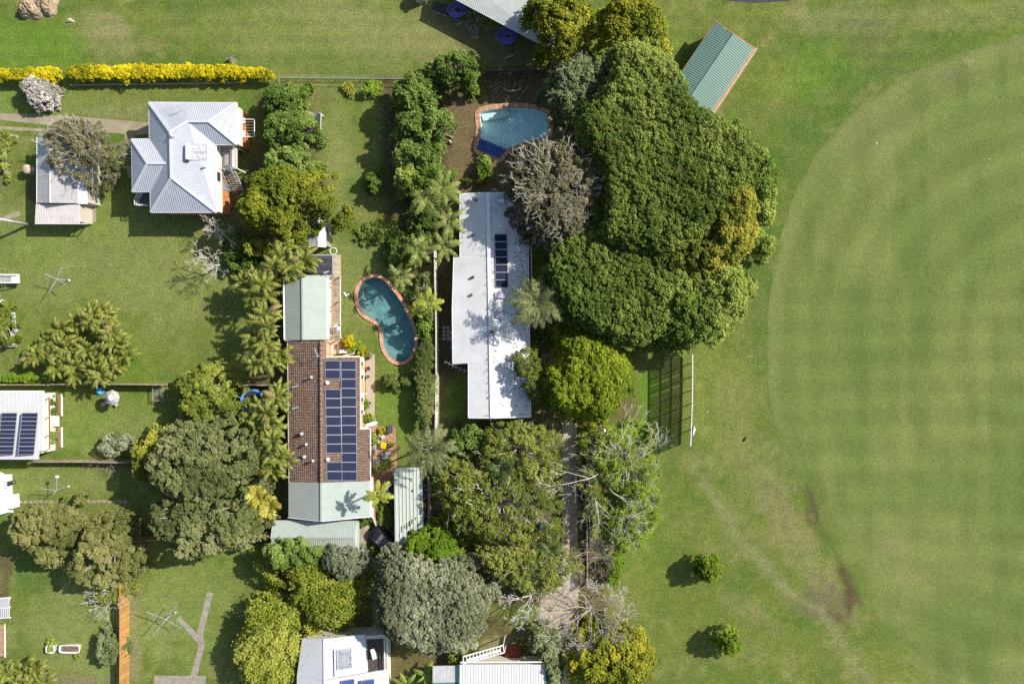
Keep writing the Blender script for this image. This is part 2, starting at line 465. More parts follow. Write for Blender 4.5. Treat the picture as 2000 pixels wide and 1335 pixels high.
# ground: fine grid in view, long skirt out to the horizon
xs = np.concatenate([[-1500, -600, -250, -120], np.arange(-74, 59.01, .38), [90, 200, 600, 1500]])
ys = np.concatenate([[-1500, -600, -250, -100], np.arange(-48, 44.01, .38), [80, 200, 600, 1500]])
X, Y = np.meshgrid(xs, ys)
ny, nx = X.shape
PX = X * S + NX; PY = NY - Y * S
Z = (fbm(X / 3, Y / 3, 2, 3) - .5) * .05
sunk = in_poly(X, Y, inset(poolK_in, -.2)) | in_poly(X, Y, inset(poolT_in, -.26))
Z = np.where(sunk, -3.2, Z * 0 - .002)
gc = paint_ground(PX, PY)
me = bpy.data.meshes.new('ground')
idx = np.arange(nx * ny).reshape(ny, nx)
quads = np.stack([idx[:-1, :-1], idx[:-1, 1:], idx[1:, 1:], idx[1:, :-1]], -1).reshape(-1, 4)
def mesh_from_np(name, V, Q, mat=None):
    me = bpy.data.meshes.new(name)
    nv, nf = len(V), len(Q); k = Q.shape[1]
    me.vertices.add(nv); me.vertices.foreach_set('co', np.asarray(V, np.float32).ravel())
    me.loops.add(nf * k); me.loops.foreach_set('vertex_index', np.asarray(Q, np.int32).ravel())
    me.polygons.add(nf)
    me.polygons.foreach_set('loop_start', np.arange(0, nf * k, k, dtype=np.int32))
    me.polygons.foreach_set('loop_total', np.full(nf, k, np.int32))
    if mat: me.materials.append(mat)
    me.update(calc_edges=True)
    return me
GRASS = MG('grass_and_soil', [(1.1, .82, 1.16, 6), (4.2, .56, 1.44, 5), (14, .66, 1.32, 3)])
me = mesh_from_np('ground', np.stack([X, Y, Z], -1).reshape(-1, 3), quads, GRASS)
set_vert_col(me, gc.reshape(-1, 3))
struct(link('ground', me))

# ---- playing field (oval)
OVAL = smooth_poly([(2700,-300),(2400,-120),(2150,20),(2000,66),(1900,92),(1800,130),(1700,188),(1620,262),(1565,345),(1532,430),(1512,520),(1500,600),(1497,680),(1500,760),(1510,830),(1535,900),(1570,965),(1615,1050),(1665,1150),(1720,1240),(1790,1325),(1900,1430),(2100,1520),(2500,1560),(2900,900)], 2)
from mathutils.geometry import delaunay_2d_cdt
ov = [W(*p).to_2d() for p in OVAL]
gx, gy = np.meshgrid(np.arange(22, 62, .55), np.arange(-50, 46, .55))
gpx, gpy = gx.ravel() , gy.ravel()
keep = in_poly(gpx, gpy, ov) & (dist_poly(gpx, gpy, ov) > .3)
pts2 = ov + [Vector((a, b)) for a, b in zip(gpx[keep], gpy[keep])]
nb = len(ov)
vs_, es_, fs_, *_ = delaunay_2d_cdt(pts2, [(i, (i + 1) % nb) for i in range(nb)], [], 1, 1e-4)
V2 = np.array([(v.x, v.y, .004) for v in vs_])
cen = np.array([np.mean([V2[i] for i in f], axis=0) for f in fs_])
me = bpy.data.meshes.new('playing_field'); me.from_pydata([tuple(v) for v in V2], [], [tuple(f) for f in fs_])
opx = V2[:, 0] * S + NX; opy = NY - V2[:, 1] * S
n1 = fbm(opx / 120, opy / 120, 61, 4); n2 = fbm(opx / 30, opy / 30, 63, 4); n3 = fbm(opx / 40, opy / 160, 67, 3)
OV1 = np.array((.172, .215, .058)); OV2 = np.array((.212, .235, .072)); OV3 = np.array((.122, .175, .042))
oc = OV1 + (OV2 - OV1) * sstep(.4, .7, n1)[:, None]
oc = oc + (OV3 - oc) * (sstep(.5, .75, n3) * .55)[:, None]
rad = np.hypot(opx - 2060, opy - 660)
sq = lambda t: np.tanh(np.sin(t) * 2.2)
wy = sstep(480, 620, opy) * (1 - sstep(1050, 1250, opy))
oc *= (1 + .065 * sq(rad / 11.0 + n1 * 1.2) * (1 - .6 * wy) + .050 * sq(opy / 9.5 + n1 * 1.6) * wy + .030 * sq(opx / 8.0 + n1 * .8) * wy + .035 * sq((opx * .6 + opy) / 26.0) * (1 - wy))[:, None]
oc *= (.93 + .14 * n2)[:, None]
for cx, cy, rx, ry, rot, c, st in [(1895,120,14,9,0,PALE,.7),(1860,150,26,14,0,PURP,.45),(1745,1060,40,26,30,DRY,.45),(1775,1120,40,20,20,DRY,.4),(1720,700,120,26,0,OV3,.35),(1830,960,160,24,0,OV3,.3),(1600,960,20,70,-20,OV3,.6),(1655,1120,16,60,-22,LITTER,.45),(1590,985,9,36,-18,LITTER,.55),(1570,900,9,80,-20,OV3,.5),(1640,1040,14,90,-22,GREEN2,.35),(1690,1110,60,160,-25,OV2,.4),(1850,1230,120,60,0,OV3,.4),(1700,260,90,60,-30,DRY,.25),(1640,420,60,80,20,OV3,.25),(1920,420,80,50,0,OV3,.2)]:
    e = ell(opx, opy, cx, cy, rx, ry, rot) + (n2 - .5) * 1.0
    mk = ((1 - sstep(.4, 1.15, e)) * st)[:, None]
    oc = oc * (1 - mk) + c * mk
edge = dist_poly(V2[:, 0], V2[:, 1], ov) + (n2 - .5) * 1.6
mk = ((1 - sstep(.5, 2.2, edge)) * .42 * (opy < 900))[:, None]
oc = oc * (1 - mk) + np.array((.25, .245, .10)) * mk
gcol_e = paint_ground(opx, opy) / .84
mk = (1 - sstep(-.2, .45 + 2.2 * (opy > 840), edge))[:, None]
oc = oc * (1 - mk) + gcol_e * mk
FIELD = MG('mown_turf', [(1.4, .87, 1.12, 6), (4.6, .66, 1.34, 5), (15, .72, 1.28, 3)])
me.materials.append(FIELD)
set_vert_col(me, oc * np.array((.81, .85, .79)))
struct(link('playing_field', me))

def sheet(name, px_poly, z, mat):
    b = MB(); p = [W(*q[:2]) for q in px_poly]
    if area2(p) < 0: p = p[::-1]
    b.add([(q.x, q.y, z) for q in p], [tuple(range(len(p)))])
    return struct(b.build(name, mat))

DRIVE = M('driveway_concrete', (.50, .44, .33), rough=.95, var=.3, scale=.9, bump=.3, detail=9, col2=(.22, .17, .11))
DUSTY = M('dusty_drive', (.36, .31, .23), rough=.95, var=.3, scale=.7, bump=.3, detail=9, col2=(.21, .18, .10))
PATHC = M('path_concrete', (.37, .33, .27), rough=.95, var=.3, scale=1.5, bump=.3, detail=8, col2=(.20, .17, .13))
ASPH = M('asphalt_path', (.055, .055, .06), rough=.9, var=.2, scale=6)
sheet('driveway', [(1098,826),(1126,826),(1128,1000),(1129,1146),(1132,1252),(1112,1256),(1113,1345),(1097,1345),(1097,1256),(1084,1254),(1052,1212),(1058,1152),(1099,1144)], .004, DRIVE)
sheet('vehicle_track', [(0,221),(80,224),(150,228),(240,235),(292,240),(294,262),(262,264),(260,345),(250,348),(243,300),(244,262),(180,256),(80,243),(0,234)], .004, DUSTY)
sheet('vehicle_track', [(-5,246),(30,248),(80,251),(82,256),(30,255),(-5,254)], .004, DUSTY)
sheet('footpath', [(-5,427),(37,412),(40,421),(-5,434)], .004, PATHC)
sheet('footpath', [(404,1155),(417,1157),(396,1238),(400,1258),(378,1345),(364,1345),(388,1262),(384,1240)], .004, PATHC)
sheet('footpath', [(344,1208),(352,1202),(388,1240),(386,1254)], .006, PATHC)
sheet('patio', [(301,1318),(402,1319),(402,1345),(301,1345)], .010, PATHC)
sheet('paving', [(173,401),(187,401),(187,434),(173,434)], .004, PATHC)
sheet('paving', [(637,432),(647,432),(647,478),(637,478)], .004, PATHC)
sheet('paving', [(643,497),(666,497),(666,545),(643,545)], .004, M('pool_house_paving', (.50, .43, .31), var=.2, scale=2, bump=.2, rough=.9))
PEB = M('pebble_gravel', (.62, .53, .42), rough=.9, var=.3, scale=14, bump=1.0, detail=3, col2=(.26, .20, .15), fine=16)
sheet('gravel_strip', [(714,692),(732,692),(732,812),(738,832),(716,836)], .004, PEB)
PATIO = M('clay_paver_patio', (.42, .25, .14), rough=.9, var=.3, scale=2.4, bump=.3, detail=7)
sheet('patio', [(722,833),(773,833),(776,925),(770,945),(722,945)], .005, PATIO)
sheet('driveway', [(690,1022),(722,1022),(716,1060),(700,1068),(690,1060)], .004, DRIVE)
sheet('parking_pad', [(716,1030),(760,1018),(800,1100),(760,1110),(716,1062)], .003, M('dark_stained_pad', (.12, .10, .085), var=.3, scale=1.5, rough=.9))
sheet('patio', [(1058,690),(1100,690),(1104,715),(1064,718)], .004, PATHC)
sheet('patio', [(1030,560),(1075,560),(1075,640),(1032,640)], .004, M('grey_patio', (.22, .21, .20), var=.2, scale=2))
# dark path just touching the top of the frame: a shallow arc
arc = [(1390 + i * 18.2, -2 + 7.5 * math.sin(math.pi * i / 10)) for i in range(11)]
sheet('running_path', arc + [(1580, -60), (1380, -60)], .006, ASPH)

# ================================================================== BUILDINGS
def plane_normal(pts):
    n = Vector((0, 0, 0))
    for i in range(len(pts)): n += pts[i].cross(pts[(i + 1) % len(pts)])
    n.normalize()
    return n if n.z > 0 else -n

def roof(parent, pts, mat, pitch=.25, rib=.032, w=.10, thick=.10, across=False, name='roof_sheet', lift=0):
    """ribbed metal roof plane; pts = (px,py,z). Ribs run down the slope (or across it)"""
    P = [W(*p) + Vector((0, 0, lift)) for p in pts]
    b = MB(); b.slab(P, thick)
    n = plane_normal(P)
    d = (Vector((0, 0, -1)) - n * n.dot(Vector((0, 0, -1))))
    if d.length < 1e-3: d = Vector((1, 0, 0))
    d.normalize()
    if across: d = n.cross(d).normalized()
    a = n.cross(d).normalized()
    ts = [a.dot(p) for p in P]
    t0, t1 = min(ts), max(ts)
    if rib:
        t = t0 + pitch * .5
        while t < t1 - .02:
            hit = []
            for i in range(len(P)):
                p, q = P[i], P[(i + 1) % len(P)]
                u, v = a.dot(p) - t, a.dot(q) - t
                if (u < 0) != (v < 0): hit.append(p.lerp(q, u / (u - v)))
            hit.sort(key=lambda h: d.dot(h))
            for i in range(0, len(hit) - 1, 2):
                p, q = hit[i], hit[i + 1]
                if (q - p).length > .15:
                    o = n * .002
                    vs = [p - a * w / 2 + o, p - a * w * .2 + n * rib, p + a * w * .2 + n * rib, p + a * w / 2 + o]
                    vs += [v + (q - p) for v in vs]
                    b.add(vs, [(0, 4, 5, 1), (1, 5, 6, 2), (2, 6, 7, 3), (0, 1, 2, 3), (7, 6, 5, 4)])
            t += pitch
    return b.build(name, mat, parent)

def cap(parent, p, q, mat, w=.28, h=.09, name='ridge_cap', lift=.05):
    b = MB(); p = W(*p) + Vector((0, 0, lift)); q = W(*q) + Vector((0, 0, lift)); b.bar(p, q, w, h)
    return b.build(name, mat, parent)

def gutter(parent, p, q, mat, w=.13, name='gutter'):
    return cap(parent, p, q, mat, w, .12, name, -.06)

def walls(parent, px_poly, z, mat, ins=.45, z0=0, z1=None, name='wall'):
    p = [W(a, b_, z).to_2d() for a, b_ in px_poly]
    b = MB(); b.prism(inset(p, ins), z0, (z if z1 is None else z1))
    return b.build(name, mat, parent)

CELL = None
def cell_material():
    m = bpy.data.materials.new('solar_cells'); m.use_nodes = True
    nt = m.node_tree; N = nt.nodes; L = nt.links
    b = N['Principled BSDF']; b.inputs['Roughness'].default_value = .35; b.inputs['Specular IOR Level'].default_value = .12
    tc = N.new('ShaderNodeTexCoord')
    br = N.new('ShaderNodeTexBrick'); br.offset = 0; br.inputs['Scale'].default_value = 1
    br.inputs['Brick Width'].default_value = .16; br.inputs['Row Height'].default_value = .16; br.inputs['Mortar Size'].default_value = .012
    br.inputs['Color1'].default_value = (.012, .018, .052, 1); br.inputs['Color2'].default_value = (.017, .017, .035, 1); br.inputs['Mortar'].default_value = (.045, .055, .09, 1)
    L.new(tc.outputs['Object'], br.inputs['Vector']); L.new(br.outputs[0], b.inputs['Base Color'])
    return m
CELL = cell_material()
BLACKCELL = M('black_solar_glass', (.014, .018, .040), rough=.35, var=.3, scale=2, spec=.12)
ALU = M('aluminium_frame', (.40, .41, .46), rough=.35, var=.05, metal=.4)
def solar_panel(parent, corners, mid=True, cellmat=None, lift=.12):
    """corners: 4 (px,py,z) points on the roof. part solar_panel (the glass) > frame, centre bar"""
    P = [W(*c) for c in corners]; n = plane_normal(P)
    c = sum(P, Vector()) / 4
    P = [p + n * lift for p in P]
    Q = [c + n * lift + (p - c - n * lift) * .985 for p in P]
    g = MB().slab(Q, .03).build('solar_panel', cellmat or CELL, parent)
    f = MB()
    for i in range(4): f.bar(P[i] + n * .012, P[(i + 1) % 4] + n * .012, .045, .05, n)
    f.build('frame', ALU, g)
    if mid:
        MB().bar((Q[0] + Q[3]) / 2 + n * .006, (Q[1] + Q[2]) / 2 + n * .006, .045, .012, n).build('centre_bar', ALU, g)
    return g

def vent(parent, px, py, z, kind='cowl', mat=None, r=.2):
    c = W(px, py, z)
    if kind == 'cowl':
        MB().lathe(c, [(r * .55, -.25), (r * .55, .18), (r, .2), (r * 1.05, .3), (r * .7, .42), (r * .2, .46)], 14).build('roof_vent', mat or WHITE, parent, True)
    elif kind == 'pipe':
        MB().lathe(c, [(r * .4, -.3), (r * .4, .5), (r * .55, .52), (r * .55, .6)], 10).build('vent_pipe', mat or WHITE, parent, True)
    else:
        MB().lathe(c, [(r * .7, -.2), (r * .8, .1), (r * 1.1, .2), (r * 1.15, .38), (r * .8, .55), (r * .25, .62)], 12).build('whirly_vent', mat or GREYMETAL, parent, True)

def antenna(parent, px, py, z, h=1.4, ang=0.4, n=6):
    c = W(px, py, z); b = MB(); b.tube([c, c + Vector((0, 0, h))], .025, 5)
    d = Vector((math.cos(ang), math.sin(ang), 0)); s = Vector((-d.y, d.x, 0)); t = c + Vector((0, 0, h))
    b.tube([t - d * .2, t + d * 1.0], .02, 4)
    for i in range(n):
        p = t + d * (i / (n - 1) * 1.0 - .1); b.tube([p - s * (.35 - .03 * i), p + s * (.35 - .03 * i)], .012, 3)
    b.build('antenna', GREYMETAL, parent)

# ------------------------------------------------------------------ grey hip-roofed house
R1 = M('pale_grey_metal_roof', (.405, .425, .465), rough=.42, var=.05, scale=1.0, metal=.12)
R1C = M('pale_grey_capping', (.53, .55, .58), rough=.4, var=.04)
h1 = thing('hip_roof_house', 'raised house with pale grey ribbed hip roof and rooftop hot water tank', 'house', W(360, 305, 0))
E, RG, RG2, PR = 4.0, 5.75, 5.25, 5.25
A = (291,200,E); B = (462.4,201,E); C_ = (462.4,281.7,E); D_ = (421,282.3,E); E_ = (422.9,414.4,E); F_ = (294.3,414.4,E)
K = (333.3,258.5,RG); M_ = (335.2,346.6,RG); N_ = (367.3,237.1,RG2); O_ = (408.3,237.1,RG2)
for pts in ([A, B, O_, N_, K], [A, K, M_, F_], [B, C_, O_], [N_, O_, C_, D_], [K, N_, D_, E_, M_], [M_, E_, F_]): roof(h1, pts, R1)
I_ = (257.3,271.6,E); J_ = (296,271.6,E); G_ = (297,374,E); H_ = (258.6,374.4,E); P_ = (288.4,318.7,PR); Q_ = (325.5,318.7,PR)
for pts in ([I_, J_, Q_, P_], [I_, P_, H_], [H_, P_, Q_, G_]): roof(h1, pts, R1, lift=.02)
for a, b_ in ((A, K), (B, O_), (O_, C_), (K, N_), (N_, O_), (K, M_), (M_, E_), (M_, F_), (P_, I_), (P_, H_), (P_, Q_)): cap(h1, a, b_, R1C)
for a, b_ in ((A, B), (B, C_), (C_, D_), (D_, E_), (E_, F_), (A, F_), (I_, H_), (H_, G_), (I_, J_)): gutter(h1, a, b_, M('white_gutter', (.70, .69, .67), var=.06, rough=.5))
BRICKO = M('orange_brick', (.53, .21, .085), rough=.9, var=.22, scale=2.5, bump=.3, detail=7)
foot = [p[:2] for p in (A, B, C_, D_, E_, F_)]
walls(h1, foot, E, CREAM, .22, 2.15, E - .06, 'upper_wall')
walls(h1, foot, E, BRICKO, .30, 0, 2.15, 'brick_base')
walls(h1, [p[:2] for p in (I_, (300,271.6), (300,374), H_)], E, CREAM, .45, 0, E - .06, 'porch_wall')
xe = inset([W(p[0], p[1], E).to_2d() for p in (A, B, C_, D_, E_, F_)], .22)
EX1 = max(p.x for p in xe); EX2 = W(422, 350, E).x - .22
for px, py, x0 in ((0, 345, EX2),):
    y = W(0, py, 3.2).y; w_ = MB().box((x0 + .02, y, 3.15), (.08, 1.1, 1.0)).build('window', GLASS, h1)
    f = MB()
    for s in (-1, 1): f.box((x0 + .05, y + s * .58, 3.15), (.1, .08, 1.16)); f.box((x0 + .05, y, 3.15 + s * .54), (.1, 1.08, .08))
    f.build('frame', WHITE, w_)
for py in (236, 261):
    y = W(0, py, 1.9).y; w_ = MB().box((EX1 - .06, y, 1.6), (.10, .55, .5)).build('window', GLASS, h1)
    MB().box((EX1 + .02, y, 1.92), (.42, .66, .06)).build('hood', WHITE, w_)
MB().box((EX2 - .06, W(0, 365, 1).y, 1.0), (.10, .95, 2.0)).build('door', M('grey_door', (.25, .26, .26), var=.1), h1)
# east deck
DECKM = M('grey_deck_boards', (.50, .46, .42), rough=.8, var=.15, scale=3, bump=.2)
dk = [(418,283),(463,283),(463,330),(418,330)]
d3 = WP(dk, 2.2)
dx0, dx1, dy0, dy1 = d3[0].x, d3[1].x, d3[2].y, d3[0].y
dobj = MB().box(((dx0 + dx1) / 2, (dy0 + dy1) / 2, 2.08), (dx1 - dx0, dy1 - dy0, .18)).build('deck', TIMBER, h1)
nb = 14
for i in range(nb):
    x = dx0 + (i + .5) * (dx1 - dx0) / nb
    MB().box((x, (dy0 + dy1) / 2, 2.19), ((dx1 - dx0) / nb - .015, dy1 - dy0, .03)).build('deck_board', DECKM, dobj)
for x in (dx1 - .05, dx0 + .1):
    for y in (dy0 + .05, dy1 - .3): MB().box((x, y, 1.0), (.12, .12, 2.0)).build('deck_post', WHITE, h1)
rl = MB(); rl.bar((dx1, dy0, 3.2), (dx1, dy1, 3.2), .09, .06); rl.bar((dx1, dy0, 2.75), (dx1, dy1, 2.75), .06, .05); rl.bar((dx1, dy0, 2.4), (dx1, dy1, 2.4), .06, .05)
for i in range(9): rl.bar((dx1, dy0 + i * (dy1 - dy0) / 8, 2.2), (dx1, dy0 + i * (dy1 - dy0) / 8, 3.2), .05)
rl.build('railing', WHITE, h1)
MB().box((dx0 + 1.9, (dy0 + dy1) / 2, 2.65), (.8, 2.2, .06)).build('deck_screen', M('shade_screen', (.30, .28, .27), var=.1), h1)
# stair from deck down to the south
s0 = W(447, 330, 2.2); s1 = W(466, 372, 0)
NST = 10
dv = (s1 - s0); sd = Vector((dv.x, dv.y, 0)).normalized(); sw = Vector((-sd.y, sd.x, 0))
for i in range(NST):
    p = s0 + dv * ((i + .5) / NST)
    Mx = Matrix(((sw.x, sd.x, 0), (sw.y, sd.y, 0), (0, 0, 1)))
    MB().box(p, (1.1, .27, .05), Mx).build('stair_tread', TIMBER, h1)
for s in (-1, 1):
    b = MB(); b.bar(s0 + sw * s * .6, s1 + sw * s * .6, .07, .22); b.bar(s0 + sw * s * .6 + Vector((0, 0, .95)), s1 + sw * s * .6 + Vector((0, 0, .95)), .08, .06)
    for i in range(6):
        p = s0 + dv * (i / 5) + sw * s * .6; b.bar(p, p + Vector((0, 0, .95)), .05)
    b.build('stair_rail', GREYMETAL, h1)
MB().lathe(W(451, 331, 2.25), [(.28, 0), (.33, .1), (.3, .35), (.1, .45)], 10).build('covered_barbecue', M('teal_cover', (.22, .38, .38), var=.15), h1)
# front stair with white rail at the west porch
w0 = W(272, 376, 1.8); w1 = W(292, 402, 1.8)
ob = MB().box(((w0.x + w1.x) / 2, (w0.y + w1.y) / 2, .85), (w1.x - w0.x, w0.y - w1.y, 1.7)).build('landing', M('dark_landing', (.10, .10, .10), var=.2), h1)
rl = MB()
cs = [(w0.x + .5, w0.y), (w0.x, w0.y - .9), (w0.x, w1.y), (w1.x, w1.y)]
for zz in (2.7, 2.3, 1.95):
    for a, b_ in zip(cs[:-1], cs[1:]): rl.bar((*a, zz), (*b_, zz), .07, .06)
for a, b_ in zip(cs[:-1], cs[1:]):
    for k in range(4): x = a[0] + (b_[0] - a[0]) * k / 3; y = a[1] + (b_[1] - a[1]) * k / 3; rl.bar((x, y, 1.7), (x, y, 2.7), .045)
rl.build('porch_railing', WHITE, h1)
# hot water unit, vents, antenna
EP = plane_normal([W(*K), W(*D_), W(*E_)])
def on_east(px, py):
    """height of the east roof plane under a pixel"""
    p0 = W(*K); z = 5.0
    for _ in range(6):
        q = W(px, py, z); z = p0.z - (EP.x * (q.x - p0.x) + EP.y * (q.y - p0.y)) / EP.z
    return z
def east(px, py, l=0): return (px, py, on_east(px, py) + l)
tk = MB(); a = Vector(W(*east(367, 281, .42))); b_ = Vector(W(*east(366.5, 312, .42)))
tk.tube([a, a.lerp(b_, .03), a.lerp(b_, .97), b_], [.24, .29, .29, .24], 14)
hw = tk.build('hot_water_tank', M('white_enamel', (.82, .82, .83), rough=.25, var=.03), h1, True)
MB().lathe(W(*east(368, 315, .1)), [(.12, 0), (.12, .3), (.05, .4)], 8).build('valve', DARK, hw)
for y0, y1 in ((282, 297), (298, 313)):
    solar_panel(h1, [east(373, y0), east(404, y0), east(404, y1), east(373, y1)], mid=False, cellmat=M('heat_collector', (.42, .42, .45), rough=.25, var=.2, scale=3), lift=.14)
vent(h1, 338.5, 267, RG - .15, 'whirl')
vent(h1, 402, 328, on_east(402, 328), 'pipe', GREYMETAL, .22)
antenna(h1, 358, 215, 4.7, 1.3, .3)
# fold-down washing frame on the east wall
fr = MB(); q = [W(468, 233, 2.1), W(497, 233, 2.1), W(497, 267, 2.1), W(468, 267, 2.1)]
for i in range(4): fr.bar(q[i], q[(i + 1) % 4], .07)
for i in range(1, 6):
    t = i / 6; fr.bar(q[0].lerp(q[3], t), q[1].lerp(q[2], t), .012)
fr.build('folding_clothes_frame', WHITE, h1)

# ------------------------------------------------------------------ small garage, upper left
g1 = thing('garage', 'old grey-roofed garage half hidden under the wispy tree', 'garage', W(122, 350, 0))
RG_ = M('aged_zinc_roof', (.50, .49, .48), rough=.5, var=.16, scale=.9, detail=8, metal=.2, col2=(.40, .38, .36))
roof(g1, [(72,268,2.7),(98,268,3.35),(98,396,3.35),(72,396,2.7)], RG_, .3, .02, .06)
roof(g1, [(98,268,3.35),(151,268,2.7),(151,397,2.7),(98,396,3.35)], RG_, .3, .02, .06)
roof(g1, [(152,270,2.55),(171,270,2.3),(171,398,2.3),(152,398,2.55)], M('white_roof_sheet', (.74, .74, .73), var=.06, rough=.5), .3, .02, .06)
roof(g1, [(70,398,2.62),(155,400,2.62),(155,437,2.2),(68,436,2.2)], M('pale_lean_to', (.62, .60, .58), var=.1, scale=1.2, col2=(.52, .46, .41), rough=.5), .3, .02, .06)
cap(g1, (98,268,3.37), (98,396,3.37), R1C, .2, .05)
gutter(g1, (72,268,2.72), (72,396,2.72), WHITE); gutter(g1, (68,436.6,2.2), (171,437,2.2), WHITE, .09)
walls(g1, [(72,268),(171,268),(171,398),(155,400),(155,436),(70,436)], 2.6, M('garage_wall', (.46, .42, .35), var=.1), .25, 0, 2.15)
for x, y in ((171, 437), (160, 437)): MB().bar(W(x, y, 0), W(x, y, 2.2), .09).build('post', TIMBER, g1)

# ------------------------------------------------------------------ small corrugated shed by the pool house
g2 = thing('garden_shed', 'small shed with corrugated roof and white side under the yellow-green tree', 'shed', W(612, 455, 0))
roof(g2, [(586,425,2.6),(621,425,2.6),(621,482,2.6),(586,482,2.1)], M('weathered_fibro', (.40, .38, .36), var=.25, scale=2, rough=.85), .22, .05, .12)
roof(g2, [(621,425,2.62),(637,425,2.4),(637,483,2.4),(621,482,2.62)], M('white_roof_sheet', (.7, .7, .7)), .3, .03, .08, across=True)
walls(g2, [(586,425),(637,425),(637,482),(586,482)], 2.3, M('shed_wall', (.35, .33, .30), var=.1), .2, 0, 2.05)

# ------------------------------------------------------------------ pool house
g3 = thing('pool_house', 'pool house with pale green gable roof and black heating mats', 'house', W(605, 585, 0))
R3 = M('pale_green_metal_roof', (.375, .425, .38), rough=.45, var=.05, scale=.8, metal=.08, detail=7)
WFAS = M('white_fascia', (.78, .76, .75), var=.04, rough=.5)
roof(g3, [(556,539,2.75),(590.4,539,3.55),(591.5,663.5,3.55),(558,664,2.75)], R3, .24, .022, .06)
roof(g3, [(590.4,539,3.55),(637,539,2.7),(638,663,2.7),(591.5,663.5,3.55)], R3, .24, .022, .06)
cap(g3, (590.4,539,3.57), (591.5,663.5,3.57), R3, .2, .05)
MB().slab(WP([(552.5,541),(556,541),(558,663),(554,663)], 2.72), .14).build('fascia', WFAS, g3)
MB().slab(WP([(637.2,538.5),(641.5,538.5),(642.5,663),(638.2,663)], 2.66), .14).build('fascia', WFAS, g3)
gutter(g3, (556,664.6,2.75), (600,665.4,3.1), R3); gutter(g3, (556,538.3,2.78), (640,538.3,2.78), R3, .18)
walls(g3, [(556,539),(638,539),(638,663),(558,663)], 2.7, CREAM, .35, 0, 2.62)
MB().slab([W(574,497,2.35), W(650,497,2.35), W(651,537,2.62), W(574,537,2.62)], .08).build('lean_to_roof', R3, g3)
MATB = M('black_heating_mat', (.055, .055, .065), rough=.55, var=.25, scale=1.5, detail=6)
for i in range(6):
    x0 = 577 + i * 12; x1 = x0 + 11.6
    mt = MB().slab([W(x0,499,2.43), W(x1,499,2.43), W(x1 + .5,536,2.68), W(x0 + .5,536,2.68)], .03).build('heating_mat', MATB, g3)
    for yy in (503, 516, 530):
        z_ = 2.44 + (yy - 499) / 37 * .25
        MB().bar(W(x0, yy, z_ + .01), W(x1, yy, z_ + .01), .05, .02).build('clip_strip', M('grey_strip', (.2, .2, .22), var=.4, scale=12), mt)
tm = MB(); cc = W(651, 490, .8)
tm.tube([cc + Vector((math.cos(t) * .42, math.sin(t) * .42, 0)) for t in np.linspace(0, 6.28, 17)], .05, 5)
tm.build('hose_ring', WHITE, g3)
# pergola
PGM = M('pergola_beam', (.55, .44, .26), var=.12, rough=.7)
fl = MB().slab(WP([(643,541),(664,541),(664,658),(643,658)], .12), .12).build('pergola_floor', M('deck_floor', (.30, .24, .18), var=.2), g3)
for i in range(6):
    x = 644.5 + i * 3.4
    MB().slab(WP([(x,542),(x + 3,542),(x + 3,657),(x,657)], .15), .03).build('floor_board', M('floor_board_timber', (.36, .29, .22), var=.3, scale=2.5), fl)
for yy in (540, 587, 633, 660):
    MB().bar(W(638, yy, 2.5), W(668, yy, 2.5), .1, .12).build('beam', PGM, g3)
    MB().bar(W(664, yy, 0), W(666, yy, 2.45), .1).build('post', PGM, g3)
MB().bar(W(665, 540, 2.42), W(665, 660, 2.42), .07, .1).build('beam', WFAS, g3)
MB().bar(W(651, 540, 2.42), W(651, 660, 2.42), .07, .1).build('beam', ORTIMBER, g3)
lt = MB()
for i in range(32): y = 542 + i * 3.7; lt.bar(W(643, y, 2.3), W(648, y, 2.3), .05, .04)
for x in (643, 648): lt.bar(W(x, 541, 2.33), W(x, 660, 2.33), .05, .04)
o = lt.build('lattice', M('lattice_grey', (.48, .42, .40), var=.1), g3); o['kind'] = 'stuff'
for yy in (561, 607, 645): MB().box(W(646, yy, 2.36), (.18, .2, .05)).build('red_bracket', M('red_plastic', (.55, .10, .06)), g3)

# ------------------------------------------------------------------ long brown tiled house
g4 = thing('tiled_house', 'long brick house with brown tiled roof and rows of solar panels', 'house', W(640, 800, 0))
EZ, RZ = 2.6, 4.15
TILEM = MA('brown_roof_tile', rough=.85, var=.18, scale=5)
def tile_plane(parent, corner, du, dv, nu, nv, seed, skip=None):
    """corner: lower-left eave point; du along the eave, dv up the slope (world vectors for the whole plane)"""
    r = np.random.default_rng(seed)
    n = du.cross(dv).normalized()
    if n.z < 0: n = -n
    u = du / nu; v = dv / nv
    V = []; F = []; Cc = []
    pal = np.array([(.235, .148, .102), (.195, .125, .094), (.26, .175, .128), (.16, .107, .084), (.22, .158, .124)])
    for j in range(nv):
        for i in range(nu):
            off = 0
            p = corner + u * (i + off * (i < nu - 1) if i else 0) + v * j
            q = corner + u * min(nu, i + 1 + off) + v * j
            if skip and skip(p): continue
            e = u.normalized() * .030
            lo = n * .10; hi = n * .015
            a = p + e + lo; b_ = q - e + lo; c = q - e + v * .93 + hi; d = p + e + v * .93 + hi
            k = len(V)
            V += [a, b_, c, d, p + e, q - e]
            F += [(k, k + 1, k + 2, k + 3), (k + 4, k + 5, k + 1, k)]
            cl = (pal[r.integers(0, 5)] * .6 + pal.mean(0) * .5) * r.uniform(.85, 1.15); Cc += [cl, cl]
    me = bpy.data.meshes.new('roof_tiles'); me.from_pydata([tuple(x) for x in V], [], F); me.materials.append(TILEM)
    set_face_col(me, np.array(Cc)); me.update()
    o = link('roof_tiles', me, parent); o['kind'] = 'stuff'
    return o
UNDER = M('roof_underlay', (.09, .055, .04), var=.2, rough=.95)
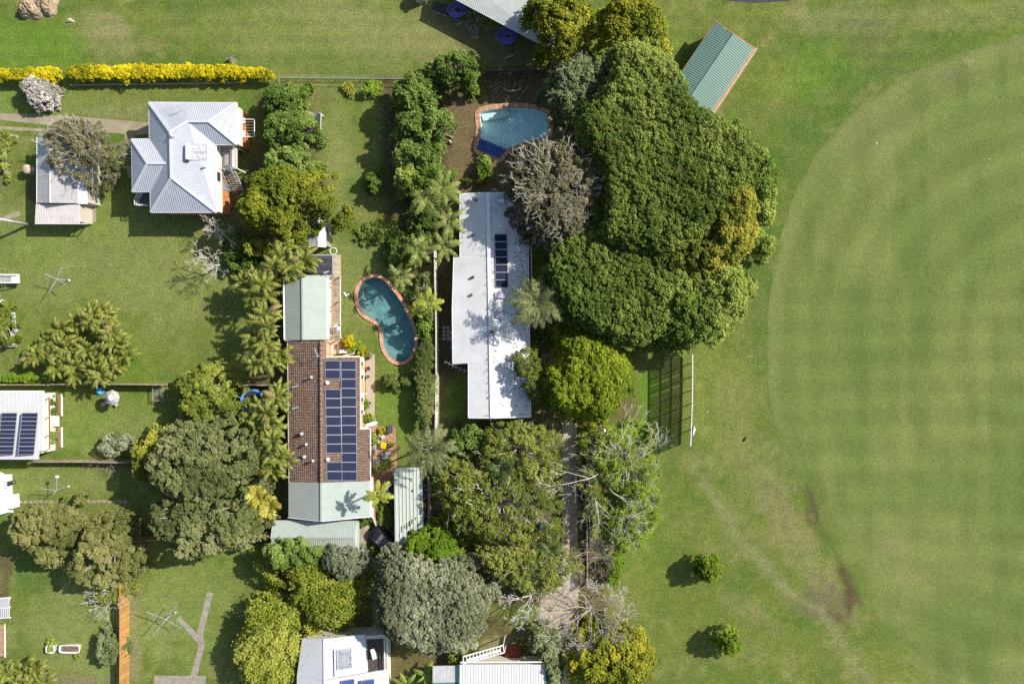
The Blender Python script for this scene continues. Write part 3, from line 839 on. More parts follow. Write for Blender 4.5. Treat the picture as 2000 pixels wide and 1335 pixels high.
# west slope
wA, wB, wC, wD = W(566,666,EZ), W(569,943,EZ), W(627,943,RZ), W(626.5,666,RZ)
MB().slab([wA, wB, wC, wD], .1).build('roof_deck', UNDER, g4)
tile_plane(g4, wB, wA - wB, wD - wA, 52, 15, 21)
# east slope: narrow and wide parts
ez2 = 2.15
eA, eB, eC, eD = W(627,697,RZ), W(628,943,RZ), W(722.5,942,ez2), W(703,697,EZ)
sl_ = (EZ - RZ) / (W(703,697,EZ).x - W(627,697,RZ).x)
def east_z(px):
    z = 3.2
    for _ in range(6): z = RZ + sl_ * (W(px, 800, z).x - W(627, 800, RZ).x)
    return z
ex1 = W(703, 700, EZ).x; z2 = east_z(722.5); ex2 = W(722.5, 900, z2).x; exr = W(627, 800, RZ).x
y0, y1, y2 = W(0, 697, 3.2).y, W(0, 838, 2.6).y, W(0, 943, 3.0).y
MB().slab([(exr, y0, RZ), (ex1, y0, EZ), (ex1, y2, EZ), (exr, y2, RZ)], .1).build('roof_deck', UNDER, g4)
MB().slab([(ex1, y1, EZ), (ex2, y1, z2), (ex2, y2, z2), (ex1, y2, EZ)], .1).build('roof_deck', UNDER, g4)
tile_plane(g4, Vector((ex1, y2, EZ)), Vector((0, y0 - y2, 0)), Vector((exr - ex1, 0, RZ - EZ)), 46, 15, 22)
tile_plane(g4, Vector((ex2, y2, z2)), Vector((0, y1 - y2, 0)), Vector((ex1 - ex2, 0, EZ - z2)), 20, 4, 23)
tile_plane(g4, Vector((exr + .55, W(0,697,3.8).y, RZ - .18)), Vector((0, W(0,666,3.8).y - W(0,697,3.8).y, 0)), Vector((-.55, 0, .18)), 6, 2, 24)
RCAP = M('ridge_tile', (.22, .14, .10), var=.2, scale=3, rough=.85)
for i in range(28):
    t0 = i / 28; t1 = (i + .96) / 28
    p = W(626.6, 666, RZ).lerp(W(627.4, 943, RZ), t0); q = W(626.6, 666, RZ).lerp(W(627.4, 943, RZ), t1)
    MB().tube([p + Vector((0, 0, .03)), q + Vector((0, 0, .05))], [.16, .18], 8).build('ridge_tile', RCAP, g4, True)
CRF = M('cream_fascia', (.68, .60, .47), var=.15, scale=1.2, rough=.7)
MB().slab([W(560.5,667,2.5), W(566,667,2.55), W(569,943,2.55), W(563.5,943,2.5)], .14).build('gutter', CRF, g4)
MB().bar((ex1 + .05, y0, EZ - .06), (ex1 + .05, y1, EZ - .06), .12, .12).build('gutter', M('pink_white_gutter', (.72, .62, .55), var=.06), g4)
MB().bar((ex2 + .05, y1, z2 - .06), (ex2 + .05, y2, z2 - .06), .12, .12).build('gutter', WHITE, g4)
MB().bar((exr + .1, y0 + .06, RZ - .1), (ex1, y0 + .06, EZ - .06), .14, .14).build('gable_trim', CRF, g4)
MB().bar((ex1, y1 + .05, EZ - .08), (ex2, y1 + .05, z2 - .06), .12, .12).build('gable_trim', WHITE, g4)
TANB = M('tan_brick', (.60, .38, .22), var=.16, scale=2.5, rough=.9, bump=.25, detail=7)
wallx0 = W(566, 800, EZ).x + .4
MB().prism([(wallx0, W(0,667,2.6).y - .2), (W(636,0,2.6).x, W(0,667,2.6).y - .2), (W(636,0,2.6).x, y0 - .3), (ex1 - .15, y0 - .3), (ex1 - .15, y2), (wallx0, y2)], 0, 2.5).build('wall', TANB, g4)
xw = ex1 - .15
for py, hgt in ((706, 1.3), (732, 1.3), (776, 1.3), (800, 1.2)):
    y = W(0, py, 1.5).y
    w_ = MB().box((xw + .01, y, 1.55), (.06, 1.05, hgt)).build('window', GLASS, g4)
    f = MB()
    for s in (-1, 0, 1): f.box((xw + .04, y + s * .52, 1.55), (.07, .05, hgt))
    for s in (-1, 1): f.box((xw + .045, y, 1.55 + s * hgt / 2), (.09, 1.1, .06))
    f.build('frame', WHITE, w_)
    MB().box((xw + .035, y + .27, 1.55), (.03, .46, hgt * .92)).build('blind', WHITE, w_)
for py in (688, 768, 834):
    y = W(0, py, 2.4).y; MB().bar((xw - .1, y, 2.42), (xw + 1.0 * (py != 688), y, 2.42), .1, .1).build('trim', WHITE, g4)
# entry corner north of the tiled house
MB().slab(WP([(628,668),(668,662),(668,690),(628,694)], .1), .1).build('entry_paving', M('tan_paving', (.62, .42, .26), var=.16, scale=2), g4)
MB().bar(W(634, 667, 2.3), W(665, 661, 2.3), .1, .12).build('pergola_beam', CRF, g4)
MB().box(W(643, 682, .75), (.85, .95, .06)).build('white_hatch', WHITE, g4)
MB().bar(W(660, 665, 2.0), W(660, 690, 2.0), .1, .1).build('pergola_beam', TIMBER, g4)
# solar panels on the east slope
def E4(px, py): return (px, py, east_z(px) + .02)
rows_l = [(704 + i * 18, 721 + i * 18) for i in range(2)] + [(760 + i * 17.75, 777 + i * 17.75) for i in range(7)] + [(902 + i * 18, 919 + i * 18) for i in range(2)]
for a, b_ in rows_l:
    sh = (a - 704) * .018
    solar_panel(g4, [E4(634.5 + sh, a), E4(664 + sh, a), E4(664 + sh, b_), E4(634.5 + sh, b_)], mid=False)
for i in range(13):
    a = 704 + i * 18; sh = (a - 704) * .008
    solar_panel(g4, [E4(666 + sh, a), E4(695 + sh, a), E4(695 + sh, a + 17.4), E4(666 + sh, a + 17.4)], mid=False)
for i in range(24): pass
vent(g4, 611, 736, 3.75, 'pipe', None, .28); vent(g4, 640.5, 747, east_z(640), 'cowl', None, .24); vent(g4, 591, 846, 3.25, 'whirl', None, .2)
vent(g4, 601, 866, 3.45, 'pipe', None, .3); vent(g4, 596, 891, 3.35, 'whirl', None, .2); vent(g4, 614, 898, 3.8, 'pipe', None, .28); vent(g4, 641.5, 896, east_z(641), 'cowl', None, .24)
for x, y in ((572, 756), (572, 798)):
    MB().tube([W(x, y + 2, 2.6), W(x - .5, y, 4.0)], .045, 6).build('mast', GREYMETAL, g4, True)
    MB().bar(W(x - 1, y, 4.0), W(x + 11, y - 3.5, 4.0), .12, .1).build('mast_head', GREYMETAL, g4)
antenna(g4, 627, 694, RZ, 1.2, 1.9)
# southern pale green metal section
R4 = M('aged_green_metal_roof', (.40, .445, .395), rough=.5, var=.1, scale=.9, detail=8, col2=(.36, .37, .33))
roof(g4, [(564,941,2.7),(627.5,942,4.25),(627.5,1017,4.25),(564,1010,2.7)], R4, .24, .025, .07, lift=.06)
roof(g4, [(627.5,942,4.25),(722,939,2.45),(723,1008,2.45),(627.5,1017,4.25)], R3, .24, .022, .06, lift=.06)
cap(g4, (627.5,942,4.32), (627.5,1017,4.32), R3, .2, .06)
gutter(g4, (723.4,939,2.45), (724,1008,2.45), WFAS, .16)
walls(g4, [(566,941),(720,941),(720,1005),(566,1005)], 2.4, CREAM, .3, 0, 2.35)
MB().bar(W(563,1010,2.66), W(627.5,1017,4.2), .08, .2).build('bargeboard', WFAS, g4); MB().bar(W(627.5,1017,4.2), W(724,1008,2.4), .08, .2).build('bargeboard', WFAS, g4)
MB().bar(W(726, 930, 2.2), W(728, 1010, 2.2), .35, .05).build('awning_strip', M('white_awning', (.70, .62, .58), var=.25, scale=4), g4)
MB().bar(W(730, 930, 2.15), W(733, 1012, 2.15), .07, .1).build('awning_edge', M('red_trim', (.50, .13, .07), var=.2), g4)
MB().bar(W(728, 1008, 1.2), W(736, 1026, .6), .3, .05).build('entry_ramp_panel', M('white_pink', (.72, .62, .58)), g4)

# ------------------------------------------------------------------ carport below
g5 = thing('carport', 'lower carport with long pale green hipped roof below the tiled house', 'carport', W(612, 1040, 0))
roof(g5, [(533,1017,2.35),(697,1018,2.35),(692,1049,2.75),(528,1049,2.75)], R3, .26, .022, .06)
roof(g5, [(528,1049,2.75),(692,1049,2.75),(697,1075,2.35),(533,1066,2.35)], R4, .26, .022, .06)
roof(g5, [(697,1018,2.35),(702,1019,2.3),(702,1075,2.3),(697,1075,2.35),(692,1049,2.75)], R3, 0.3, 0)
cap(g5, (528,1049,2.77), (692,1049,2.77), R3, .18, .05)
gutter(g5, (533,1016.4,2.35), (700,1017.4,2.35), R3)
for x, y in ((540, 1024), (610, 1022), (690, 1022), (540, 1060), (610, 1066), (692, 1070)): MB().bar(W(x, y, 0), W(x, y, 2.2), .1).build('post', WHITE, g5)
MB().slab(WP([(530,1018),(700,1018),(700,1072),(530,1066)], .06), .06).build('floor_slab', CONC, g5)

# ------------------------------------------------------------------ long ribbed shed
g6 = thing('ribbed_shed', 'long narrow open shed with coarse ribbed pale green roof and rust holes', 'shed', W(798, 990, 0))
R6 = M('ribbed_pale_green', (.44, .49, .43), rough=.55, var=.12, scale=1.4, detail=8, col2=(.40, .43, .37))
roof(g6, [(772,913,2.5),(825,913,2.25),(827,1032,2.25),(774,1078,2.5)], R6, .42, .075, .13, across=True)
for x, y, l in ((803,937,6),(806,958,5),(800,1022,10),(790,1028,6),(795,1027,12),(784,1033,12),(818,1025,8),(780,1045,7),(788,1050,9),(805,1018,9),(812,1012,5),(798,1040,8),(822,1000,6),(776,1062,8)):
    MB().slab([W(x - .8,y - l / 2,2.48), W(x + .8,y - l / 2,2.48), W(x + .8,y + l / 2,2.48), W(x - .8,y + l / 2,2.48)], .02).build('rust_hole', M('rust_hole_dark', (.03, .025, .02), rough=.95), g6)
MB().bar(W(771.5,913,2.5), W(773.5,1078,2.5), .2, .14).build('gutter', R3, g6)
for x, y in ((776, 920), (776, 1000), (776, 1060), (823, 920), (824, 1000)): MB().bar(W(x, y, 0), W(x, y, 2.2), .1).build('post', TIMBER, g6)
for x in (780, 800, 820): MB().bar(W(x, 915, 2.18), W(x, 1035, 2.18), .08, .1).build('rafter', TIMBER, g6)

# ------------------------------------------------------------------ long white house
g7 = thing('white_roof_house', 'long house with flat white metal roof, seven panels and skylights', 'house', W(960, 600, 0))
R7 = M('white_metal_roof', (.67, .67, .665), rough=.55, var=.06, scale=.35, detail=12, col2=(.50, .50, .49))
Z7, ZR7 = 2.9, 3.45
roof(g7, [(899,379,Z7),(952,377,ZR7),(955,502,ZR7),(899,502,Z7)], R7, .5, .010, .05)
roof(g7, [(887,502,Z7),(955,502,ZR7),(957,598,ZR7),(884,598,Z7)], R7, .5, .010, .05)
roof(g7, [(884,598,Z7),(958,598,ZR7),(960,709,ZR7),(885,709,Z7)], R7, .5, .010, .05)
roof(g7, [(915.5,709,Z7 + .2),(960,709,ZR7),(961,815,ZR7),(915.5,815,Z7 + .2)], R7, .5, .010, .05)
roof(g7, [(952,377,ZR7),(1028,377,Z7),(1035,813,Z7),(961,815,ZR7)], R7, .5, .010, .05)
WC7 = M('white_capping', (.76, .76, .77), var=.04, rough=.4)
cap(g7, (953,377,ZR7 + .02), (961,815,ZR7 + .02), WC7, .42, .05)
for a, b_ in (((898.6,379,Z7), (898.6,502,Z7)), ((886.4,502,Z7), (883.6,598,Z7)), ((883.4,598,Z7), (884.6,709,Z7)), ((884.6,709.4,Z7), (915,709.4,Z7)), ((915,709,Z7 + .2), (915,815,Z7 + .2)), ((915,815.5,Z7 + .2), (961,815.8,ZR7)), ((961,815.8,ZR7), (1036,813.6,Z7)), ((1029.5,377,Z7), (1036.5,813,Z7)), ((899,378.4,Z7), (952,376.4,ZR7)), ((952,376.4,ZR7), (1028,376.4,Z7))):
    gutter(g7, a, b_, WC7, .12)
walls(g7, [(899,380),(1028,378),(1034,812),(916,813),(916,708),(886,708),(888,503),(899,503)], Z7, M('pinkish_wall', (.55, .48, .44), var=.08), .5, 0, 2.8)
def W7(px, py):
    xr = 952 + (py - 377) / 438 * 9
    t = (px - xr) / (1031 - xr)
    return (px, py, ZR7 - t * (ZR7 - Z7) + .01)
for i in range(7):
    a = 457.5 + i * 14.9; sh = i * .35
    solar_panel(g7, [W7(966 + sh, a), W7(990 + sh, a), W7(990.4 + sh, a + 14.3), W7(966.4 + sh, a + 14.3)], mid=False, cellmat=BLACKCELL if i % 3 == 0 else CELL, lift=.1)
SKY = M('mauve_skylight', (.60, .52, .66), rough=.25, var=.12, scale=3)
for x0, y0_, x1, y1_, m in ((967.5,571,985,581.5,SKY), (968.5,608.5,986,620,SKY), (971,387,985,397,WC7), (964.5,663.5,974,673,WC7)):
    z_ = W7((x0 + x1) / 2, y0_)[2]
    s_ = MB().slab(WP([(x0,y0_),(x1,y0_),(x1,y1_),(x0,y1_)], z_ + .2), .25).build('skylight', m, g7)
    f = MB(); q = WP([(x0,y0_),(x1,y0_),(x1,y1_),(x0,y1_)], z_ + .21)
    for i in range(4): f.bar(q[i], q[(i + 1) % 4], .08, .1)
    f.build('frame', M('skylight_frame', (.42, .41, .42), var=.1), s_)
ch = MB().slab(WP([(956,643),(969,643),(969,653.5),(956,653.5)], 4.0), .8).build('air_conditioner', M('aircon_grey', (.40, .39, .36), var=.2, scale=5), g7)
MB().slab(WP([(958,645),(963,645),(963,652),(958,652)], 4.03), .03).build('fan_grille', DARK, ch)
for x, y, m in ((930,391,DARK),(920,391,WC7),(924,459,DARK),(924,541.5,DARK),(923,575,M('rusty_cap', (.35, .22, .18)))):
    vent(g7, x, y, W7(930, y)[2] - .05 if x > 928 else 3.15, 'cowl', m, .17)
antenna(g7, 886, 712, 2.4, .9, 2.7, 3)
for i, yy in enumerate((650, 660, 669, 678)):
    MB().box(W(882.5, yy, 1.2), (.22, .45, .8)).build('wall_box', M('wall_box_%d' % i, ((.75,.42,.06), (.75,.45,.08), (.5,.07,.2), (.08,.38,.2))[i], var=.1), g7)
MB().bar(W(1036, 440, 2.6), W(1039, 560, 2.6), .09, .09).build('downpipe', WC7, g7)
MB().tube([W(965, 373, 2.5) + Vector((math.cos(t) * .25, math.sin(t) * .25, 0)) for t in np.linspace(0, 3.14, 8)], .05, 5).build('pipe_bend', WC7, g7)
MB().tube([W(959, 815, 3.0), W(958, 822, 2.0)], .05, 5).build('pipe_bend', WC7, g7)

# ------------------------------------------------------------------ green shed by the playing field
g8 = thing('green_shed', 'tilted green-roofed shed with red trim beside the playing field', 'shed', W(1395, 135, 0))
R8 = M('green_metal_roof', (.165, .275, .225), rough=.45, var=.05, scale=1.0)
a, b_, c, d, e, f = (1398,42,2.6), (1434.5,67,3.25), (1472.5,93,2.6), (1385,223.5,2.6), (1345,199,3.25), (1310,172,2.6)
roof(g8, [a, b_, e, f], R8, .26, .05, .11); roof(g8, [b_, c, d, e], R8, .26, .05, .11)
cap(g8, b_, e, R8, .34, .06)
RED = M('red_trim', (.50, .13, .07))
for p, q in ((a, b_), (b_, c), (a, f)): gutter(g8, p, q, RED, .1)
gutter(g8, c, d, M('pink_edge', (.55, .40, .30)), .16)
walls(g8, [x[:2] for x in (a, c, d, f)], 2.6, M('red_brown_wall', (.42, .20, .13), var=.15), .3, 0, 2.55)
sheet('slab_edge', [(1476,92),(1480,96),(1392,228),(1388,224)], .004, M('pinkish_slab', (.45, .33, .25)))

# ------------------------------------------------------------------ pale shed at the top edge
g9 = thing('pale_shed', 'large shed at the top edge with pale ribbed roof and hoses hung beside it', 'shed', W(980, 10, 0))
R9 = M('pale_shed_roof', (.46, .485, .45), rough=.5, var=.07, scale=.8)
roof(g9, [(872,-12,3.05),(890,-55,3.65),(1085,15,3.65),(1082,98,3.05)], R9, .24, .05, .1)
gutter(g9, (871,-12,3.05), (1081,99,3.05), R9, .2)
pw = [W(880,-30,3.05).to_2d(), W(1078,78,3.05).to_2d(), W(1090,-20,3.05).to_2d(), W(900,-90,3.05).to_2d()]
MB().prism(pw, 0, 2.95).build('wall', M('shed_green_wall', (.26, .28, .25), var=.1), g9)

# ------------------------------------------------------------------ houses at the left edge
g10 = thing('verandah_house', 'white-roofed house at the left edge with ten large solar panels', 'house', W(40, 830, 0))
R10 = M('white_sheet_roof', (.60, .60, .59), rough=.5, var=.05, scale=.8, col2=(.52, .52, .51))
roof(g10, [(-60,764,3.4),(83.5,764,3.4),(84,880,3.1),(75.5,881,3.1),(75,895,3.05),(-60,895,3.05)], R10, .5, .015, .06, across=False)
gutter(g10, (84.5,764,3.4), (84.5,880,3.1), WHITE, .14); gutter(g10, (-60,895.5,3.05), (75,895.5,3.05), M('mauve_gutter', (.62, .58, .68)), .14); gutter(g10, (-60,763.5,3.4), (84,763.5,3.4), WHITE, .12)
walls(g10, [(-60,766),(76,766),(76,892),(-60,892)], 3.0, CREAM, .3, 0, 3.0)
for i in range(5):
    y0_ = 806 + i * 16.3; y1_ = y0_ + 15.6
    for (xa, xb) in ((43.5, 74.5), (3.5, 34)):
        sh = i * 1.6
        solar_panel(g10, [(xa - sh, y0_, 3.75 - i * .02), (xb - sh, y0_, 3.35 - i * .02), (xb - sh - 1.5, y1_, 3.33 - i * .02), (xa - sh - 1.5, y1_, 3.73 - i * .02)], mid=True, lift=.05)
for xa in (40, 0):
    MB().slab([W(xa, 808, 3.35), W(xa + 2.5, 808, 3.7), W(xa - 5, 890, 3.65), W(xa - 8, 890, 3.3)], .02).build('panel_mount', M('mount_grey', (.40, .44, .50), var=.1), g10)
vd = MB().slab(WP([(78,774),(95,774),(97,876),(80,880)], .8), .15).build('verandah_floor', M('timber_verandah', (.34, .22, .12), var=.2, scale=3), g10)
for i in range(5):
    x = 79 + i * 3.3; MB().slab(WP([(x,775),(x + 3,775),(x + 4,877),(x + 1,878)], .83), .03).build('verandah_board', M('verandah_board', (.40, .27, .15), var=.3, scale=3), vd)
for y in (775, 812, 848, 876): MB().bar(W(97, y, .8), W(96, y, 2.9), .1).build('post', WHITE, g10)
MB().bar(W(96, 774, 2.85), W(97, 877, 2.85), .12, .12).build('verandah_beam', M('brown_beam', (.26, .15, .08)), g10)
MB().bar(W(83, 770, 2.9), W(98, 768, 2.9), .12, .1).build('verandah_beam', WHITE, g10); MB().bar(W(83, 878, 2.85), W(102, 872, 2.85), .12, .1).build('verandah_beam', WHITE, g10)
for i in range(4): MB().box(W(103 + i * 3.4, 822, .75 - i * .18), (.28, 1.25, .07)).build('step', WHITE, g10)
for k, (ya, yb) in enumerate(((770, 812), (834, 872))):
    pass
MB().lathe(W(90, 866, .95), [(.3, 0), (.36, .3), (.3, .5), (.1, .55)], 12).build('barbecue', DARK, g10)

g11 = thing('cottage', 'corner of a white house at the left edge below the solar-panelled roof', 'house', W(5, 965, 0))
roof(g11, [(-40,928,3.2),(4,928,3.0),(5,1001,3.0),(-40,1001,3.2)], R10, .5, .015, .06)
gutter(g11, (4.5,928,3.0), (5.5,1001,3.0), WHITE, .12)
MB().prism([W(-40,928,0).to_2d(), W(24,925,0).to_2d(), W(26,1000,0).to_2d(), W(-40,1000,0).to_2d()], 0, .15).build('slab', M('white_slab', (.62, .58, .52)), g11)
MB().prism([W(-40,930,3).to_2d(), W(24,931,0).to_2d(), W(24,997,0).to_2d(), W(-40,998,3).to_2d()], .1, 2.95).build('wall', WHITE, g11)
MB().slab(WP([(9,968),(26,966),(27,992),(10,994)], 1.0), .9).build('porch_box', WHITE, g11)
MB().slab(WP([(6,940),(13,940),(13,957),(6,957)], 2.2), .05).build('awning', M('awning_grey', (.55, .57, .58)), g11)

# ------------------------------------------------------------------ houses at the bottom edge
g12 = thing('lower_house', 'pale-roofed house at the bottom edge beside the bamboo', 'house', W(660, 1310, 0))
roof(g12, [(590,1246,3.0),(633,1247,3.6),(634,1327,3.6),(580,1318,3.0)], M('grey_white_roof', (.50, .51, .53), var=.06, rough=.5), .5, .012, .06)
roof(g12, [(633,1247,3.6),(712,1238,3.0),(717,1312,3.0),(634,1327,3.6)], R10, .5, .012, .06)
roof(g12, [(580,1318,2.98),(634,1328,3.58),(634,1420,3.58),(578,1420,2.98)], M('grey_white_roof', (.5, .5, .5)), .5, .012, .06)
roof(g12, [(634,1328,3.58),(717,1313,3.0),(752,1306,2.7),(755,1420,2.7),(634,1420,3.58)][:3] + [(717,1420,2.98),(634,1420,3.58)], R10, .5, .012, .06)
roof(g12, [(717,1313,2.95),(750,1307,2.75),(753,1420,2.75),(717,1420,2.95)], R10, .5, .012, .06)
cap(g12, (633,1247,3.62), (634,1420,3.62), WC7, .14, .04)
s_ = MB().slab([W(658,1270,3.62), W(686,1266,3.42), W(687,1303,3.42), W(659,1307,3.62)], .2).build('skylight', M('grey_skylight', (.35, .37, .40), rough=.2, var=.25, scale=2), g12)
f = MB(); q = [W(658,1270,3.64), W(686,1266,3.44), W(687,1303,3.44), W(659,1307,3.64)]
for i in range(4): f.bar(q[i], q[(i + 1) % 4], .1, .08)
f.bar(q[0].lerp(q[3], .3), q[1].lerp(q[2], .3), .05); f.bar(q[0].lerp(q[3], .7), q[1].lerp(q[2], .7), .05)
f.build('frame', M('grey_frame', (.5, .5, .52)), s_)
MB().bar(W(654,1268,3.62), W(655,1320,3.62), .14, .1).build('vent_strip', WC7, g12)
for x in (667, 706): solar_panel(g12, [(x,1328,3.42), (x + 25,1324,3.22), (x + 25,1345,3.2), (x,1349,3.4)], mid=False, cellmat=M('blue_solar_cells', (.05, .10, .34), rough=.2, var=.2, scale=8))
MB().prism([W(590,1250,2.8).to_2d(), W(750,1240,2.8).to_2d(), W(752,1420,2.8).to_2d(), W(582,1420,2.8).to_2d()], 0, 2.6).build('wall', CREAM, g12)
dk = MB().slab(WP([(716,1248),(752,1246),(755,1306),(720,1312)], 2.65), .1).build('side_deck', M('dark_deck', (.10, .08, .07), var=.3, scale=4), g12)
for x in (750, 756): MB().bar(W(x,1240,3.4), W(x + 2,1308,3.4), .09, .08).build('deck_rail', WHITE, g12)
o = MB()
for i in range(18): y = 1252 + i * 3.1; o.bar(W(751, y, 3.3), W(757, y, 3.3), .05)
o = o.build('rail_slats', WHITE, g12); o['kind'] = 'stuff'
MB().bar(W(737,1240,2.9), W(760,1238,2.9), .1).build('deck_rail', WHITE, g12)
MB().slab(WP([(723,1268),(731,1265),(736,1285),(728,1288)], 3.3), .05).build('white_table', WHITE, g12)

g13 = thing('lower_right_house', 'house at the bottom edge with pale ribbed roof and green trim', 'house', W(960, 1330, 0))
roof(g13, [(899,1297,3.0),(1064,1297,3.0),(1066,1420,3.4),(897,1420,3.4)], M('pale_ribbed_roof', (.58, .58, .58), var=.05, rough=.5), .32, .035, .08)
GTRIM = M('green_trim', (.12, .30, .25), var=.1)
MB().bar(W(898,1297,3.02), W(896.5,1420,3.42), .14, .1).build('barge_trim', GTRIM, g13); MB().bar(W(1065,1297,3.02), W(1067,1420,3.42), .18, .1).build('barge_trim', GTRIM, g13)
gutter(g13, (899,1293,2.98), (1065,1292,2.98), WC7, .14)
roof(g13, [(845,1300,2.6),(897,1299,2.6),(896,1331,2.75),(845,1332,2.75)], M('patched_grey_roof', (.46, .46, .47), var=.12, scale=2), .4, .02, .06)
MB().bar(W(845,1333,2.7), W(896,1332,2.7), .12, .1).build('barge_trim', GTRIM, g13)
walls(g13, [(899,1297),(1064,1297),(1064,1420),(899,1420)], 3.0, CREAM, .4, 0, 2.9)
# white stair-like pergola leaning off the house
lad = thing('white_pergola', 'narrow white slatted pergola angled above the pale ribbed roof', 'pergola', W(945, 1280, 0))
p0, p1, q0, q1 = W(905,1281,2.6), W(983,1259,2.6), W(905,1295,2.6), W(985,1273,2.6)
for p, q in ((p0, p1), (q0, q1)): MB().bar(p, q, .16, .14).build('beam', WHITE, lad)
for i in range(13): MB().bar(p0.lerp(p1, i / 12) + Vector((0, 0, .1)), q0.lerp(q1, i / 12) + Vector((0, 0, .1)), .1, .06).build('slat', WHITE, lad)
for p in (p0, p1, q0, q1): MB().bar((p.x, p.y, 0), p, .1).build('post', WHITE, lad)
MB().slab([p0 + Vector((.4, -.25, .2)), p0.lerp(p1, .9) + Vector((0, -.25, .2)), q0.lerp(q1, .9) + Vector((0, .3, .2)), q0 + Vector((.4, .3, .2))], .03).build('shade_sheet', M('white_polycarb', (.74, .75, .75), var=.06), lad)
tp = thing('red_tarp', 'dark red tarpaulin lying behind the white slatted pergola', 'tarpaulin', W(1000, 1275, 0))
V = []; F = []; nxg = 9; r = random.Random(5)
for j in range(nxg):
    for i in range(nxg):
        p = W(987 + 30 * i / 8, 1256 + 34 * j / 8, 0); V.append((p.x, p.y, .5 + r.uniform(-.09, .09)))
for j in range(nxg - 1):
    for i in range(nxg - 1): F.append((j * nxg + i, j * nxg + i + 1, (j + 1) * nxg + i + 1, (j + 1) * nxg + i))
MB().add(V, F).build('sheet', M('dark_red_tarp', (.26, .045, .03), rough=.6, var=.25, scale=3), tp, True)
for a_, b__ in ((990, 1259), (1014, 1259), (990, 1287), (1014, 1287)): MB().bar(W(a_, b__, 0), W(a_, b__, .45), .1).build('prop', TIMBER, tp)

# ================================================================== VEGETATION
def leaf_quads(P, Nn, rot, l, w, rng):
    """rhombic leaves at points P with normals Nn"""
    n = len(P)
    up = np.where(np.abs(Nn[:, 2:3]) < .9, np.array([[0, 0, 1.]]), np.array([[1., 0, 0]]))
    a = np.cross(Nn, up); a /= np.linalg.norm(a, axis=1, keepdims=True) + 1e-9
    b = np.cross(Nn, a)
    c, s = np.cos(rot)[:, None], np.sin(rot)[:, None]
    d = a * c + b * s; e = -a * s + b * c
    l = l[:, None]; w = w[:, None]
    droop = Nn * (l * .18)
    V = np.stack([P - d * l * .5 - droop, P + e * w * .5, P + d * l * .5 - droop, P - e * w * .5], 1)
    return V.reshape(-1, 3)

STY = {
 # name: colours c0,c1,c2, clump radius, leaf length, leaf aspect, cover, gaps, relief, tint bias, bark
 'mango':   ((.080,.137,.023),(.162,.247,.046),(.323,.408,.104), .85, .34, .50, 1.15, 0.1, 1.2, BARKD),
 'dark':    ((.107,.168,.026),(.211,.290,.052),(.355,.419,.097), 0.56, 0.25, .62, 1.10, 0.05, 0.8, BARKD),
 'darkol':  ((.110,.160,.020),(.210,.280,.040),(.360,.410,.080), 0.56, 0.25, .62, 1.05, .03, 0.8, BARKD),
 'broad':   ((.117,.189,.025),(.225,.315,.054),(.414,.468,.108), .90, .36, .45, 1.1, 0.08, 1.3, BARKD),
 'broady':  ((.140,.175,.020),(.266,.294,.042),(.490,.448,.070), .85, .34, .45, 1.1, 0.08, 1.3, BARKD),
 'yellow':  ((.120,.160,.016),(.265,.290,.030),(.520,.470,.045), .85, .33, .50, 1.1, .06, 1.0, BARKD),
 'yelgrn':  ((.120,.185,.013),(.225,.300,.020),(.370,.420,.034), .58, .26, .60, 1.15, .04, .7, BARKD),
 'bright':  ((.111,.195,.013),(.195,.312,.021),(.338,.442,.052), .60, .28, .50, 1.15, .04, .7, BARKD),
 'olive':   ((.095,.118,.035),(.190,.215,.075),(.335,.345,.150), .62, .26, .55, 0.75, 0.18, 1.25, BARKG),
 'olivey':  ((.115,.130,.034),(.225,.235,.072),(.350,.340,.130), .70, .26, .55, 1.0, 0.2, 1.25, BARKG),
 'lime':    ((.128,.169,.022),(.257,.304,.046),(.446,.472,.095), .62, .26, .50, .85, 0.18, 1.0, BARKG),
 'grey':    ((.156,.174,.090),(.288,.306,.180),(.480,.492,.336), .50, .30, .35, 1.0, .05, .8, BARKG),
 'greyd':   ((.084,.112,.056),(.182,.210,.119),(.364,.392,.266), .50, .26, .40, 1.0, .06, .7, BARKG),
 'paleg':   ((.120,.162,.054),(.228,.282,.114),(.384,.432,.228), .60, .26, .50, .95, .08, .9, BARKG),
 'wispy':   ((.121,.119,.055),(.209,.200,.099),(.319,.297,.165), .55, .24, .35, .38, .25, .8, BARKG),
 'thin':    ((.112,.150,.021),(.225,.262,.039),(.375,.405,.090), 0.5, 0.22, .45, 0.4, 0.24, 1.1, BARKG),
 'thinb':   ((.126,.196,.014),(.231,.336,.025),(.364,.462,.070), 0.5, 0.22, .45, 0.42, 0.24, 1.0, BARKG),
 'twig':    ((.130,.128,.060),(.225,.215,.115),(.340,.315,.190), .62, .24, .40, .45, .14, .9, BARKG),
 'bamboo':  ((.130,.170,.016),(.290,.335,.040),(.470,.480,.100), .80, .40, .28, .85, .16, 1.3, BARKD),
 'hedgey':  ((.200,.230,.016),(.720,.590,.010),(.800,.710,.030), .30, .20, .55, 1.5, 0, .25, BARKD),
 'hedge':   ((.096,.136,.032),(.184,.232,.061),(.304,.344,.112), .32, .20, .45, 1.4, 0, .3, BARKD),
 'hedgel':  ((.111,.195,.013),(.195,.312,.023),(.338,.455,.052), .35, .22, .45, 1.3, .03, .3, BARKD),
 'blossom': ((.080,.120,.030),(.420,.380,.330),(.860,.810,.790), .38, .20, .60, 1.2, .03, .5, BARKG),
 'blossomc':((.110,.150,.040),(.400,.430,.270),(.780,.780,.620), .36, .20, .55, 1.2, .04, .5, BARKG),
 'gold':    ((.150,.170,.010),(.520,.440,.012),(.760,.620,.020), .32, .18, .50, 1.2, .02, .4, BARKD),
}

